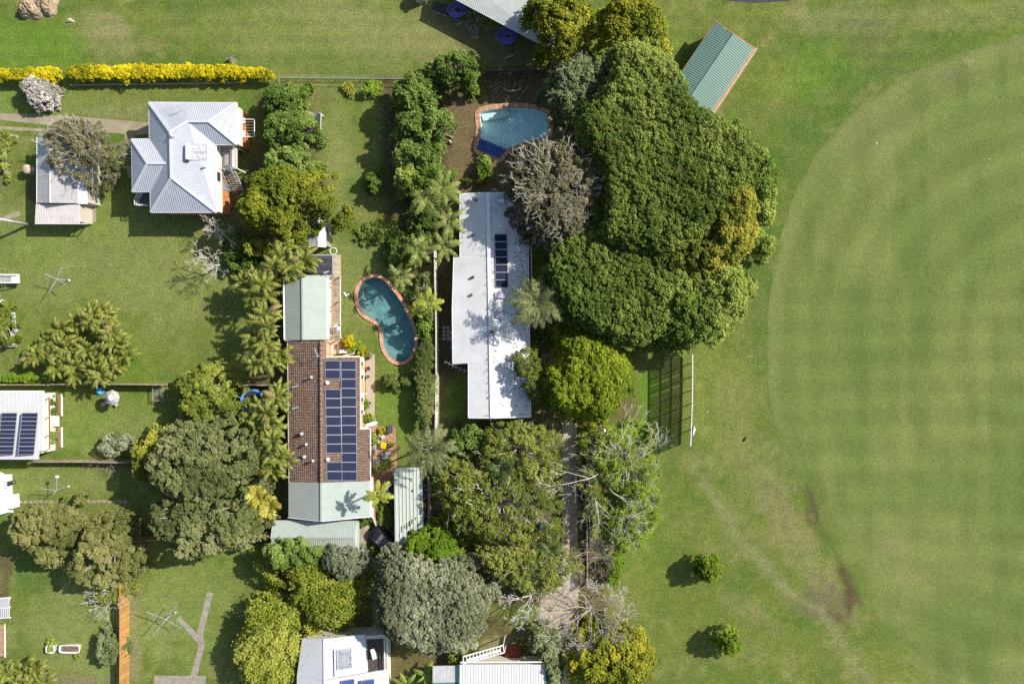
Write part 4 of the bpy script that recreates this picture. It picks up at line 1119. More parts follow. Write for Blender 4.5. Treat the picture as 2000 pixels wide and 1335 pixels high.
def crown_mesh(poly, z0, z1, sty, seed, dens=1.0, flat=.0, leaf=1.0, plume=None):
    """poly: world 2D outline. Returns mesh and clump centres"""
    c0, c1, c2, cr, ll, asp, cover, gaps, relief, bark = STY[sty]
    r = np.random.default_rng(seed)
    cr0 = cr; cr = max(.22, cr * .50); ll = ll * .82
    pa = np.array([(p[0], p[1]) for p in poly])
    x0, y0 = pa.min(0); x1, y1 = pa.max(0)
    sp = cr * 1.62
    gx, gy = np.meshgrid(np.arange(x0 - sp, x1 + sp, sp), np.arange(y0 - sp, y1 + sp, sp * .87))
    gx = gx + (np.arange(gx.shape[0]) % 2)[:, None] * sp * .5
    cx = (gx + r.uniform(-.38, .38, gx.shape) * sp).ravel(); cy = (gy + r.uniform(-.38, .38, gy.shape) * sp).ravel()
    wob = ((fbm(cx / 2.6, cy / 2.6, seed + 5, 3) - .40) * 3.4 + (fbm(cx / .8, cy / .8, seed + 6, 2) - .5) * 1.0) * min(1, ((x1 - x0) / 9) ** 1.6)
    d = np.where(in_poly(cx, cy, pa), 1, -1) * dist_poly(cx, cy, pa)
    k = (d > cr * .7) if flat else (d + wob > cr * .1)
    cx, cy, d = cx[k], cy[k], np.maximum(d[k], .05)
    if len(cx) == 0: cx = np.array([(x0 + x1) / 2]); cy = np.array([(y0 + y1) / 2]); d = np.array([.5])
    dm = max(d.max(), .4)
    hh = z1 - z0
    reach = min(dm, hh * .45 + .4)
    t = np.clip(d / reach, 0, 1)
    dome = np.sqrt(np.clip(1 - (1 - t) ** 2, 0, 1))
    if flat: dome = dome * (1 - flat) + flat
    # lobes: the crown is a cluster of rounded boughs with dark valleys between them
    lr = cr0 * (1.7 + .5 * min(1, dm / 5))
    gl, gm = np.meshgrid(np.arange(x0, x1 + lr, lr * 1.25), np.arange(y0, y1 + lr, lr * 1.1))
    gl = gl + (np.arange(gl.shape[0]) % 2)[:, None] * lr * .6
    lx = (gl + r.uniform(-.4, .4, gl.shape) * lr).ravel(); ly = (gm + r.uniform(-.4, .4, gl.shape) * lr).ravel()
    lR = lr * r.uniform(.75, 1.3, len(lx)); lh = r.uniform(.45, 1.0, len(lx))
    lob = np.zeros(len(cx))
    for a_ in range(len(lx)):
        q2 = 1 - ((cx - lx[a_]) ** 2 + (cy - ly[a_]) ** 2) / lR[a_] ** 2
        lob = np.maximum(lob, lh[a_] * np.sqrt(np.clip(q2, 0, 1)))
    amp = relief * min(hh * .42, 1.7) * (0 if flat else 1)
    cz = z0 + hh * dome - amp * (1 - lob) + r.uniform(-.8, .45, len(cx)) * cr * relief
    if not flat:
        thr = .10 + gaps * 1.4
        kk = (lob > thr * r.uniform(.6, 1.4, len(cx))) | (r.random(len(cx)) < .12)
        if kk.sum() > 3: cx, cy, cz, lob, d = cx[kk], cy[kk], cz[kk], lob[kk], d[kk]
    cz = np.maximum(cz - cr * .6, cr * .5)
    g = fbm(cx / (cr0 * 2.0), cy / (cr0 * 2.0), seed + 13, 2) > gaps * 1.0 + .12
    if gaps < .02: g[:] = True
    cx, cy, cz = cx[g], cy[g], cz[g]
    n = len(cx)
    rad = cr * r.uniform(.72, 1.3, n)
    ctint = np.clip(.45 + (fbm(cx / 4.2, cy / 4.2, seed + 21, 3) - .5) * 1.5 + r.normal(0, .12, n), .02, .98)
    # lower fill clumps
    low = r.random(n) < .85
    fx, fy, fz, fr = cx[low] + r.normal(0, sp * .5, low.sum()), cy[low] + r.normal(0, sp * .5, low.sum()), np.maximum(cz[low] - cr * r.uniform(1.2, 2.4, low.sum()), .25), rad[low] * 1.3
    C = np.stack([np.concatenate([cx, fx]), np.concatenate([cy, fy]), np.concatenate([cz, fz])], 1)
    R = np.concatenate([rad, fr]); T = np.concatenate([ctint, ctint[low]])
    la = ll * leaf
    leafarea = .5 * la * la * asp * 1.0
    cnt = (R * R * 7.0 * cover * dens / leafarea)
    cnt[n:] *= .45
    cnt = np.maximum(6, cnt).astype(int)
    ci = np.repeat(np.arange(len(C)), cnt)
    m = len(ci)
    u = r.uniform(-.45, 1, m); ph = r.uniform(0, 2 * np.pi, m)
    q = np.sqrt(1 - u * u)
    D = np.stack([q * np.cos(ph), q * np.sin(ph), u], 1)
    rr = R[ci] * (r.uniform(.15, 1, m) ** .38) * r.uniform(.85, 1.22, m)
    P = C[ci] + D * rr[:, None] * np.array([1, 1, .6])
    if plume is not None:
        pd = C[ci][:, :2] - np.array(plume); pd /= np.linalg.norm(pd, axis=1, keepdims=True) + 1e-6
        al = ((P - C[ci])[:, :2] * pd).sum(1)
        P[:, :2] += pd * (al * 1.9)[:, None]; P[:, 2] -= np.abs(al) * .5
    P[:, 2] = np.maximum(P[:, 2], .03)
    Nn = D * .45 + np.array(SUN_DIR)[None, :] * .85 + np.array([0, 0, .2]) + r.normal(0, .40, (m, 3))
    Nn /= np.linalg.norm(Nn, axis=1, keepdims=True)
    l = la * r.uniform(.65, 1.35, m); w = l * asp * 1.35 * r.uniform(.8, 1.2, m)
    V = leaf_quads(P, Nn, r.uniform(0, 2 * np.pi, m), l, w, r)
    Q = np.arange(m * 4).reshape(m, 4)
    me = mesh_from_np('crown', V, Q, ML('leaf_' + sty, c0, c1, c2))
    a = me.attributes.new('tint', 'FLOAT', 'FACE')
    tt = np.clip(T[ci] + r.normal(0, .17, m), 0, 1).astype(np.float32)
    a.data.foreach_set('value', tt)
    return me, C[:n], rad

def ellipse_px(cx, cy, rx, ry, seed, rough=.16):
    r = random.Random(seed)
    n = 18; ph = [r.uniform(0, 6.28) for _ in range(3)]
    out = []
    for i in range(n):
        t = 2 * math.pi * i / n
        k = 1 + rough * (.5 * math.sin(2 * t + ph[0]) + .5 * math.sin(3 * t + ph[1]) + .45 * math.sin(5 * t + ph[2]))
        out.append((cx + rx * k * math.cos(t), cy + ry * k * math.sin(t)))
    return out

NLEAF = 0
def tree(name, label, cat, shape, top, sty, seed, low=None, dens=1.0, flat=0, limbs=True, leaf=1.0, group=None, twigs=0, twigmat=None, trunk_r=None, plume=None):
    global NLEAF
    px = ellipse_px(*shape, seed) if len(shape) == 4 and not hasattr(shape[0], '__len__') else smooth_poly(list(shape), 1)
    low = top * .35 if low is None else low
    zm = low + (top - low) * .55
    poly = [W(p[0], p[1], zm).to_2d() for p in px]
    me, C, R = crown_mesh(poly, low, top, sty, seed, dens, flat, leaf, None if plume is None else W(*plume).to_2d())
    NLEAF += len(me.polygons)
    c = np.mean(C, axis=0)
    r = random.Random(seed)
    base = Vector((c[0] + r.uniform(-.2, .2), c[1] + r.uniform(-.2, .2), 0))
    root = thing(name, label, cat, base, group)
    bark = STY[sty][9]
    ext = max(np.ptp(C[:, 0]), np.ptp(C[:, 1]), 1)
    tr = trunk_r or min(.5, .05 + ext * .018)
    fork = Vector((base.x, base.y, max(low * .8, top * .25)))
    b = MB(); b.tube([base, base + (fork - base) * .5 + Vector((r.uniform(-.1, .1), r.uniform(-.1, .1), 0)), fork], [tr * 1.25, tr, tr * .85], 8)
    b.build('trunk', bark, root, True)
    if limbs:
        b = MB()
        step = max(1, len(C) // (26 if not twigs else 60))
        for i in range(0, len(C), step):
            p = Vector(C[i])
            mid = fork.lerp(p, .5) + Vector((r.uniform(-.4, .4), r.uniform(-.4, .4), r.uniform(-.2, .5)))
            mid.z = min(mid.z, max(p.z, fork.z))
            b.tube([fork, mid, p], [tr * .45, tr * .28, tr * .1], 5, False)
        b.build('limbs', bark, root, True)
    if twigs:
        b = MB()
        step = max(1, int(len(C) / 420))
        for i in range(0, len(C), step):
            p0 = Vector(C[i])
            out = Vector((C[i][0] - c[0], C[i][1] - c[1], 0)); out = out.normalized() if out.length > .01 else Vector((1, 0, 0))
            def spray(s, d, L_, rad, k):
                e = s + d * L_
                m_ = s.lerp(e, .5) + Vector((r.gauss(0, .06), r.gauss(0, .06), r.uniform(0, .05))) * L_
                b.tube([s, m_, e], [rad, rad * .8, rad * .55], 3, False)
                if k == 0: return
                for q in range(2 if k > 1 else 3):
                    spray(s.lerp(e, r.uniform(.4, 1)), (d + Vector((r.gauss(0, .5), r.gauss(0, .5), r.gauss(.05, .18)))).normalized(), L_ * r.uniform(.5, .8), rad * .62, k - 1)
            if r.random() > twigs / 8: continue
            for k in range(1):
                d = (out * r.uniform(.2, 1.0) + Vector((r.gauss(0, .5), r.gauss(0, .5), r.uniform(.15, .55)))).normalized()
                spray(p0 + Vector((r.uniform(-.2, .2), r.uniform(-.2, .2), R[i] * .35)), d, r.uniform(.5, .95), .019, 2)
        o = b.build('twigs', twigmat or bark, root); o['kind'] = 'stuff'
    o = link('crown', me, root)
    return root

BAREW = M('bleached_branch', (.62, .57, .52), rough=.9, var=.2, scale=6)
BAREB = M('brown_twig', (.34, .26, .21), rough=.95, var=.25, scale=6)
def bare_tree(name, label, cat, px, py, rx, top, mat, seed, depth=5, n0=6, r0=.12, spread=1.0, dirbias=None, group=None, leafsty=None, leafn=0):
    r = random.Random(seed)
    base = W(px, py, 0)
    root = thing(name, label, cat, base, group)
    b = MB(); tips = []
    h0 = top * .35
    fork = base + Vector((r.uniform(-.2, .2), r.uniform(-.2, .2), h0))
    MB().tube([base, base.lerp(fork, .5) + Vector((.05, .03, 0)), fork], [r0 * 1.3, r0, r0 * .9], 7).build('trunk', mat, root, True)
    L0 = rx / S / 2.4
    def grow(p, d, L_, rad, k):
        bend = Vector((r.gauss(0, .26), r.gauss(0, .26), r.gauss(0, .12)))
        m_ = p + d * L_ * .5 + bend * L_ * .5
        e = p + (d + bend * .8).normalized() * L_
        if e.z > top: e.z = top - r.uniform(0, .3)
        if e.z < .3: e.z = .3
        rad = max(rad, .013)
        b.tube([p, m_, e], [rad, rad * .85, rad * .66], 4 if k < 3 else 3, False)
        if k >= depth: tips.append(e); return
        for _ in range(r.choice((2, 2, 3)) if k < depth - 1 else 3):
            nd = (d + Vector((r.gauss(0, .5), r.gauss(0, .5), r.gauss(.04, .3)))).normalized()
            grow(e, nd, L_ * r.uniform(.58, .86), rad * .62, k + 1)
    for i in range(n0):
        a = 2 * math.pi * (i + r.uniform(-.3, .3)) / n0
        d = Vector((math.cos(a) * spread, math.sin(a) * spread, (top - h0) / (rx / S) * .8 + .1))
        if dirbias: d += Vector((dirbias[0], dirbias[1], 0))
        grow(fork, d.normalized(), L0 * r.uniform(.8, 1.15), r0 * .55, 1)
    b.build('branches', mat, root)
    return root

# ---- palms: fronds are separate parts that share a few meshes
def frond_mesh(name, L_, droop, nl, ll, lw, lean, mat_leaf, mat_stem, seed, plume=0.0, hang=.08):
    r = np.random.default_rng(seed)
    rr = random.Random(seed)
    V = []; F = []; tint = []
    ns = 9
    spine = []
    for i in range(ns):
        t = i / (ns - 1)
        spine.append(Vector((L_ * t * (1 - .12 * t * t), rr.uniform(-.02, .02) * L_ * t, lean * L_ * t - droop * L_ * t ** 2.2)))
    b = MB(); b.tube(spine, [.035 * (1 - .75 * i / (ns - 1)) for i in range(ns)], 4, False)
    V += b.v; F += b.f; tint += [.75] * len(b.f)
    for i in range(nl):
        t = .16 + .84 * i / (nl - 1)
        k = t * (ns - 1); j = min(int(k), ns - 2); f = k - j
        p = spine[j].lerp(spine[j + 1], f); d = (spine[j + 1] - spine[j]).normalized()
        env = math.sin(math.pi * min(1, .14 + t * .86) ** .8) ** .6
        for s in (-1, 1):
            side = Vector((-d.y, d.x, 0)).normalized() * s
            ln = ll * env * rr.uniform(.8, 1.12)
            dd = (side * 1.0 + d * (.45 + .5 * t) + Vector((0, 0, rr.uniform(-.25, .28) - hang + plume * rr.uniform(-.6, .8)))).normalized()
            e = p + dd * ln + Vector((0, 0, -.16 * ln))
            m = p + dd * ln * .5 + Vector((0, 0, .04 * ln))
            wv = d * (lw * .5)
            n0 = len(V)
            V += [tuple(p - wv * .6), tuple(p + wv * .6), tuple(m + wv), tuple(m - wv), tuple(e)]
            F += [(n0, n0 + 1, n0 + 2, n0 + 3), (n0 + 3, n0 + 2, n0 + 4)]
            tv = min(1, max(0, .45 + rr.gauss(0, .2) + .2 * t)); tint += [tv, min(1, tv + .12)]
    me = bpy.data.meshes.new(name); me.from_pydata(V, [], F)
    me.materials.append(mat_leaf)
    a = me.attributes.new('tint', 'FLOAT', 'FACE'); a.data.foreach_set('value', np.array(tint, np.float32))
    me.update()
    return me

PALMS = {}
def palm_kind(kind):
    if kind in PALMS: return PALMS[kind]
    cfg = {'cane': dict(L_=2.5, droop=.95, nl=26, ll=.62, lw=.11, lean=.95, plume=.2, hang=.55),
           'alex': dict(L_=2.6, droop=.62, nl=24, ll=.60, lw=.10, lean=.48, plume=.1, hang=.25),
           'cocos': dict(L_=3.5, droop=.58, nl=38, ll=.75, lw=.075, lean=.45, plume=.5, hang=.2),
           'fan': dict(L_=1.7, droop=.30, nl=12, ll=.85, lw=.16, lean=.35, plume=.25),
           'tall': dict(L_=2.2, droop=.34, nl=22, ll=.62, lw=.12, lean=.20, plume=.05),
           'fern': dict(L_=1.6, droop=.45, nl=16, ll=.45, lw=.10, lean=.55, plume=.1)}[kind]
    cols = {'cane': ((.060,.085,.012),(.155,.190,.028),(.400,.400,.080)), 'alex': ((.090,.130,.020),(.190,.240,.045),(.400,.430,.120)),
            'cocos': ((.070,.095,.024),(.150,.175,.055),(.290,.300,.115)), 'fan': ((.160,.160,.018),(.360,.340,.040),(.600,.530,.100)),
            'tall': ((.140,.190,.016),(.270,.320,.036),(.480,.500,.080)), 'fern': ((.040,.075,.014),(.075,.120,.024),(.140,.190,.045))}[kind]
    ml = ML('frond_' + kind, *cols, trans=.3, rough=.45, spec=.35)
    PALMS[kind] = [frond_mesh('frond', **cfg, mat_leaf=ml, mat_stem=None, seed=hash(kind) % 1 + 50 + i * 7) for i in range(4)]
    dead = ML('frond_dead', (.16,.12,.05), (.27,.21,.09), (.38,.31,.15), trans=.2)
    dm_ = PALMS[kind][0].copy(); dm_.materials.clear(); dm_.materials.append(dead); PALMS[kind].append(dm_)
    return PALMS[kind]

STEM = M('palm_stem', (.36, .33, .26), rough=.85, var=.25, scale=6)
def add_fronds(root, loc, kind, n, sc, r, tilt=(-.35, .35), a0=None, arc=None):
    ms = palm_kind(kind)
    for i in range(n):
        o = bpy.data.objects.new('frond', ms[4] if kind == 'cane' and r.random() < .035 else ms[r.randrange(4)])
        COL.objects.link(o); o.parent = root
        o.location = loc
        a = (2 * math.pi * (i + r.uniform(-.3, .3)) / n) if arc is None else a0 + arc * (i / (n - 1) - .5) + r.uniform(-.15, .15)
        s = sc * r.uniform(.82, 1.12)
        o.rotation_euler = (r.uniform(-.35, .35), r.uniform(*tilt), a)
        o.scale = (s, s, s)

def palm(name, label, px, py, h, kind, n, sc, seed, group=None, lean=(0, 0)):
    """single-stemmed palm whose crown shows at the given pixel"""
    r = random.Random(seed)
    top = W(px, py, h); base = Vector((top.x + lean[0], top.y + lean[1], 0))
    root = thing(name, label, 'palm', base, group)
    m = base.lerp(top, .5) + Vector((lean[0] * -.15, lean[1] * -.15, 0))
    MB().tube([base, m, top], [.17, .12, .10], 8).build('trunk', STEM, root, True)
    add_fronds(root, top - base, kind, n, sc, r)
    return root

def palm_clump(name, label, spots, kind, n, sc, seed, group=None, extra=0):
    """clumping palm: several stems from one crown of roots. spots: (px,py,h) of each crown"""
    r = random.Random(seed)
    spots = list(spots)
    n0_ = len(spots)
    for _ in range(extra):
        a_, b_ = r.randrange(n0_), r.randrange(n0_); t_ = r.random()
        spots.append((spots[a_][0] * t_ + spots[b_][0] * (1 - t_) + r.uniform(-16, 16), spots[a_][1] * t_ + spots[b_][1] * (1 - t_) + r.uniform(-16, 16), spots[a_][2] * r.uniform(.55, 1.05)))
    tops = [W(*s) for s in spots]
    c = sum(tops, Vector()) / len(tops); base = Vector((c.x, c.y, 0))
    root = thing(name, label, 'palm', base, group)
    for t in tops:
        t = Vector((t.x + r.uniform(-.3, .3), t.y + r.uniform(-.3, .3), t.z * r.uniform(.68, 1.12)))
        b0 = base + (Vector((t.x, t.y, 0)) - base) * .55
        MB().tube([b0, b0.lerp(t, .5) + Vector((0, 0, .1)), t], [.09, .07, .05], 6).build('stem', STEM, root, True)
        add_fronds(root, t - base, kind, n, sc, r, tilt=(-.75, .45))
    return root
TWIGW = M('pale_twig', (.66, .60, .49), rough=.9, var=.2, scale=6)

# ---- trees, shrubs and hedges of this place
tree('golden_hedge', 'long clipped golden yellow hedge running along the north lawn', 'hedge', [(132,130),(150,128),(240,128),(340,127),(400,126),(470,130),(520,132),(538,138),(538,152),(525,157),(450,155),(340,155),(240,156),(150,157),(133,154),(130,142)], 1.7, 'hedgey', 101, low=.3, flat=.72, limbs=False, group='golden hedges')
tree('golden_hedge', 'short golden yellow hedge section at the left edge behind the pink-white flowering shrub', 'hedge', [(-20,134),(40,133),(90,132),(115,132),(126,142),(124,156),(100,160),(40,159),(-20,160)], 1.7, 'hedgey', 102, low=.3, flat=.72, limbs=False, group='golden hedges')
tree('flowering_shrub', 'round shrub covered in pink-white blossom in front of the golden hedge', 'shrub', (70,176,33,31), 2.6, 'blossom', 103, low=.5)
tree('shrub', 'tiny grey-green shrub on the lawn side of the long golden hedge', 'shrub', (453,119,11,10), 1.3, 'greyd', 104, low=.2, limbs=False)
tree('wispy_tree', 'wispy grey-olive tree spreading over the small grey-roofed garage', 'tree', [(95,240),(130,225),(185,235),(225,265),(235,300),(215,335),(180,365),(150,355),(110,345),(78,310),(80,265)], 5.2, 'wispy', 105, low=2.4, twigs=4, dens=1.7)
tree('flowering_shrub', 'yellow-green shrub at the left edge beside the concrete drain pit', 'shrub', (0,292,13,30), 1.8, 'lime', 106, low=.4)
tree('shrub', 'low yellow-green shrub at the left edge below the drain pit', 'shrub', (2,337,12,18), 1.4, 'lime', 107, low=.3)
tree('shrub', 'dense yellow-flecked shrub at the left edge inside timber edging', 'shrub', (5,632,24,46), 2.2, 'lime', 108, low=.4)
tree('hedge', 'low bright green hedge along the timber fence above the solar-panelled white roof', 'hedge', [(-10,731),(40,730),(80,733),(84,744),(40,746),(-10,746)], 1.3, 'hedgel', 109, low=.2, flat=.5, limbs=False)

# west gardens
tree('tree', 'light green leafy tree leaning over the fence beside the trampoline', 'tree', [(345,740),(375,720),(405,715),(430,720),(435,745),(460,765),(470,790),(450,815),(420,812),(390,830),(360,815),(350,790),(330,760)], 5.5, 'lime', 110, low=2)
tree('tree', 'broad olive-green tree right of the cream-white flowering shrub', 'tree', [(295,860),(340,832),(400,815),(455,810),(488,838),(496,890),(492,940),(470,985),(400,1000),(345,990),(300,960),(280,925),(270,890)], 8.5, 'olive', 111, low=3, dens=1.25)
tree('tree', 'brighter green tree on the left flank of the broad olive trees', 'tree', (285,895,34,50), 6.0, 'broady', 112, low=2)
tree('tree', 'lower olive-green tree overhanging the lawn with the Y-shaped footpath', 'tree', [(290,970),(345,945),(410,945),(465,945),(492,985),(505,1030),(485,1060),(450,1075),(415,1085),(385,1100),(350,1100),(320,1065),(290,1040),(285,1010)], 7.5, 'olive', 113, low=2.6, dens=1.25)
tree('tree', 'dusty olive tree at the left edge below the strip of stone pavers', 'tree', [(20,1000),(60,985),(110,975),(150,1000),(165,1030),(145,1060),(110,1095),(75,1120),(50,1085),(15,1050),(10,1020)], 6.0, 'olivey', 114, low=2.2, dens=.85)
tree('tree', 'yellow-olive rounded tree beside the top of the orange timber fence', 'tree', [(150,1035),(190,1012),(225,1025),(245,1040),(250,1080),(260,1110),(235,1135),(200,1155),(160,1145),(130,1120),(130,1085),(145,1060)], 5.5, 'olivey', 115, low=2)
bare_tree('bare_shrub', 'bleached bare shrub with thin twigs between the dusty olive and yellow-olive trees', 'shrub', 150, 1012, 26, 3.2, BAREW, 116, depth=4, n0=5, r0=.06)
bare_tree('bare_shrub', 'sparse pale-twigged shrub leaning over the orange timber fence', 'shrub', 240, 1150, 45, 2.6, BAREW, 117, depth=5, n0=6, r0=.07, dirbias=(-.5, -.1))
tree('shrub', 'thin yellow-green shrub around the pale twigs at the orange timber fence', 'shrub', (215,1155,40,26), 2.2, 'thin', 118, low=.6, dens=.6)
tree('shrub', 'dark glossy shrub pressed against the orange timber fence by the bathtub planter', 'shrub', (212,1268,30,33), 2.4, 'paleg', 119, low=.5)
tree('flowering_shrub', 'cream-white flowering shrub on the lawn left of the olive trees', 'shrub', (219,868,30,22), 2.3, 'blossomc', 120, low=.5)
bare_tree('bare_shrub', 'low brown twiggy shrub just below the cream-white flowering shrub', 'shrub', 218, 905, 30, 1.0, BAREB, 121, depth=4, n0=6, r0=.04)
bare_tree('dead_tree', 'upper pale leafless tree on the lawn left of the yellow-green spreading tree', 'tree', 440, 452, 34, 4.5, BAREW, 122, depth=6, n0=5, r0=.09)
bare_tree('dead_tree', 'lower pale leafless tree above the palms, with clearly branching twigs', 'tree', 436, 518, 46, 5.2, BAREW, 123, depth=6, n0=6, r0=.10)
tree('shrub', 'dark green understorey shrub beneath the leafless trees', 'shrub', (470,500,36,44), 2.6, 'mango', 124, low=.5)

# middle rows
tree('tree', 'dark green tree at the north end of the row beside the soccer goal', 'tree', (541,192,36,30), 5.0, 'mango', 130, low=1.4)
tree('tree', 'dark green tree in the row directly left of the soccer goal', 'tree', [(510,230),(540,210),(580,205),(600,225),(605,260),(590,285),(555,292),(520,285),(505,260)], 6.0, 'mango', 131, low=1.8)
tree('tree', 'dark green tree between the soccer goal and the yellow-green spreading tree', 'tree', [(510,285),(550,272),(595,275),(600,310),(630,330),(600,350),(540,345),(505,325)], 5.6, 'mango', 132, low=1.6)
tree('shrub', 'light green shrub behind the north end of the row by the wire fence', 'shrub', (584,185,18,18), 2.4, 'broad', 133, low=.5)
tree('shrub', 'small round dark shrub under the wire fence, leftmost of three', 'shrub', (600,168,10,8), 1.2, 'broad', 134, low=.2, limbs=False, group='shrubs below the wire fence')
tree('shrub', 'small spiky yellow-green shrub under the wire fence, middle of three', 'shrub', (683,172,12,11), 1.3, 'broady', 135, low=.2, limbs=False, group='shrubs below the wire fence')
tree('shrub', 'small round bright shrub under the wire fence, rightmost of three', 'shrub', (726,171,15,12), 1.6, 'bright', 136, low=.2, limbs=False, group='shrubs below the wire fence')
tree('spreading_tree', 'yellow-green spreading tree right of the grey hip-roofed house', 'tree', [(500,330),(540,318),(575,320),(615,335),(645,365),(658,400),(655,425),(628,424),(598,424),(582,446),(562,466),(540,464),(515,455),(480,440),(460,420),(460,395),(478,370),(485,345)], 8.0, 'yellow', 137, low=3.2, twigs=0)
tree('tree', 'small yellow-green tree tucked below the spreading tree above the palms', 'tree', (490,478,24,22), 4.5, 'broady', 138, low=1.6)
tree('tree', 'dark green tree at the northern tip of the row above the brick-edged pool', 'tree', [(840,120),(865,95),(900,97),(930,110),(938,135),(925,155),(895,165),(860,170),(845,150)], 5.5, 'mango', 140, low=1.8)
tree('tree', 'dark green tree in the row where the wire fence ends', 'tree', [(760,170),(785,140),(815,125),(840,140),(850,175),(855,200),(830,215),(790,215),(762,200)], 5.5, 'mango', 141, low=1.6)
tree('tree', 'dark green tree in the row left of the brick-edged pool', 'tree', [(775,225),(810,212),(850,205),(875,220),(882,240),(865,262),(835,270),(790,270),(770,250)], 6.2, 'mango', 142, low=1.8)
tree('tree', 'glossy green tree in the row left of the blue pool cover', 'tree', [(770,275),(800,262),(840,262),(868,280),(860,305),(850,330),(815,340),(775,325),(760,300)], 5.8, 'mango', 143, low=1.6)
tree('tree', 'glossy lighter green tree in the row just above the feathery palms', 'tree', [(765,325),(800,318),(845,315),(880,330),(870,355),(840,378),(795,382),(765,360)], 5.2, 'broad', 144, low=1.4)
tree('shrub', 'small leafy shrub beside the mulch above the brick-edged pool', 'shrub', (922,167,16,17), 2.2, 'broad', 145, low=.4)
tree('shrub', 'loose green shrub standing alone on the shaded narrow lawn', 'shrub', (729,357,16,26), 2.4, 'broad', 146, low=.5)
tree('ground_shrub', 'low spreading dark shrub on the shaded lawn above the kidney pool', 'shrub', (745,456,46,17), 1.0, 'dark', 147, low=.2, limbs=False)
tree('shrub', 'dense dark green shrub under the feathery palms left of the white roof', 'shrub', (782,490,32,34), 3.0, 'mango', 148, low=.6)
tree('shrub', 'tangled dark shrub below the feathery palms by the fence', 'shrub', (822,420,30,50), 2.4, 'mango', 149, low=.5)
tree('shrub', 'tangled green shrub between the kidney pool and the pale fence', 'shrub', (828,575,24,44), 2.6, 'thin', 150, low=.5, twigs=2)
tree('shrub', 'leafy green shrub at the right rim of the kidney pool', 'shrub', (831,637,18,32), 2.6, 'broad', 151, low=.4)
tree('clipped_hedge', 'tall clipped grey-green hedge between the kidney pool and the pale fence', 'hedge', [(816,668),(840,660),(850,680),(848,720),(853,750),(850,790),(846,820),(832,838),(815,820),(814,770),(818,730),(813,700)], 2.5, 'hedge', 152, low=.4, flat=.6, limbs=False)
tree('shrub', 'round green shrub alone on the lawn below the kidney pool', 'shrub', (765,745,18,14), 1.9, 'hedge', 153, low=.3)
tree('shrub', 'smaller green shrub between the lone round shrub and the clipped hedge', 'shrub', (795,746,14,9), 1.6, 'hedge', 154, low=.3)
tree('shrub', 'golden yellow shrub beside the pool house corner', 'shrub', (681,669,12,13), 1.5, 'gold', 155, low=.3, limbs=False)
tree('shrub', 'small golden yellow shrub right of the white garden bench', 'shrub', (706,689,10,8), 1.0, 'gold', 156, low=.2, limbs=False)
tree('shrub', 'green shrub between the two golden yellow shrubs', 'shrub', (695,679,11,9), 1.1, 'bright', 157, low=.2, limbs=False)
tree('shrub', 'glossy shrub in the mulch between the blue pool cover and the white roof', 'shrub', (946,326,19,22), 2.6, 'broad', 158, low=.5)
tree('shrub', 'dry spiky shrub in the bed above the white roof', 'shrub', (925,352,22,10), 1.2, 'thin', 159, low=.2)

# big trees on the right
tree('tree', 'yellow-tinged tree at the top edge overhanging the pale shed roof', 'tree', [(1022,-10),(1060,-20),(1120,-20),(1160,-5),(1162,30),(1150,60),(1135,80),(1120,108),(1075,100),(1045,75),(1025,40)], 9.5, 'yellow', 160, low=3.5)
tree('tree', 'yellow-tinged tree at the top edge left of the green-roofed shed', 'tree', [(1165,20),(1200,-15),(1260,-20),(1300,10),(1308,45),(1290,85),(1250,95),(1200,112),(1160,95),(1170,60)], 10, 'yellow', 161, low=3.5)
tree('tree', 'pale sage-green tree right of the brick-edged pool', 'tree', [(1062,150),(1095,112),(1140,98),(1190,108),(1205,150),(1190,185),(1155,210),(1125,232),(1085,222),(1058,185)], 9.5, 'paleg', 162, low=4, twigs=1, dens=1.1)
tree('huge_tree', 'huge dark green fine-leaved tree reaching the green-roofed shed', 'tree', [(1195,85),(1250,70),(1305,100),(1340,140),(1360,195),(1400,225),(1440,240),(1480,280),(1478,340),(1450,380),(1420,420),(1390,450),(1345,485),(1290,495),(1225,485),(1175,465),(1180,400),(1175,330),(1150,290),(1125,250),(1140,210),(1180,170)], 10.8, 'dark', 163, low=8.0, dens=1.05)
tree('tree', 'dense olive-green tree filling the gap between the white roof and the huge dark tree', 'tree', [(1060,500),(1105,462),(1170,420),(1240,415),(1320,425),(1350,500),(1345,560),(1330,600),(1325,635),(1290,655),(1240,672),(1180,660),(1125,630),(1090,590),(1070,550)], 8.8, 'dark', 164, low=6.2)
tree('tree', 'mid green tree at the right flank of the huge dark tree facing the playing field', 'tree', [(1455,290),(1490,278),(1515,310),(1525,360),(1525,410),(1505,440),(1480,450),(1455,420),(1450,360)], 9.2, 'broad', 165, low=4.5)
tree('tree', 'yellowish-green tree nestled between the huge dark tree and the mid green one', 'tree', [(1415,340),(1450,325),(1485,375),(1488,430),(1475,485),(1430,515),(1380,500),(1375,450),(1385,400)], 10.6, 'broady', 166, low=6.5)
tree('tree', 'yellow-topped tree low on the right of the huge dark tree', 'tree', (1355,490,58,52), 10.4, 'broady', 167, low=6.5)
tree('tree', 'leafy bright green tree between the huge dark tree and the sight screen', 'tree', [(1310,540),(1360,505),(1415,500),(1458,530),(1470,580),(1445,622),(1405,660),(1355,678),(1300,672),(1285,620),(1295,575)], 9.4, 'broad', 168, low=5)
tree('tree', 'small outlying tree at the right edge of the canopy nearest the playing field', 'tree', (1492,477,22,27), 5.0, 'broad', 169, low=1)
tree('tree', 'dark low tree in the shade between the olive-green tree and the sight screen', 'tree', (1255,668,52,24), 4.5, 'dark', 170, low=1)
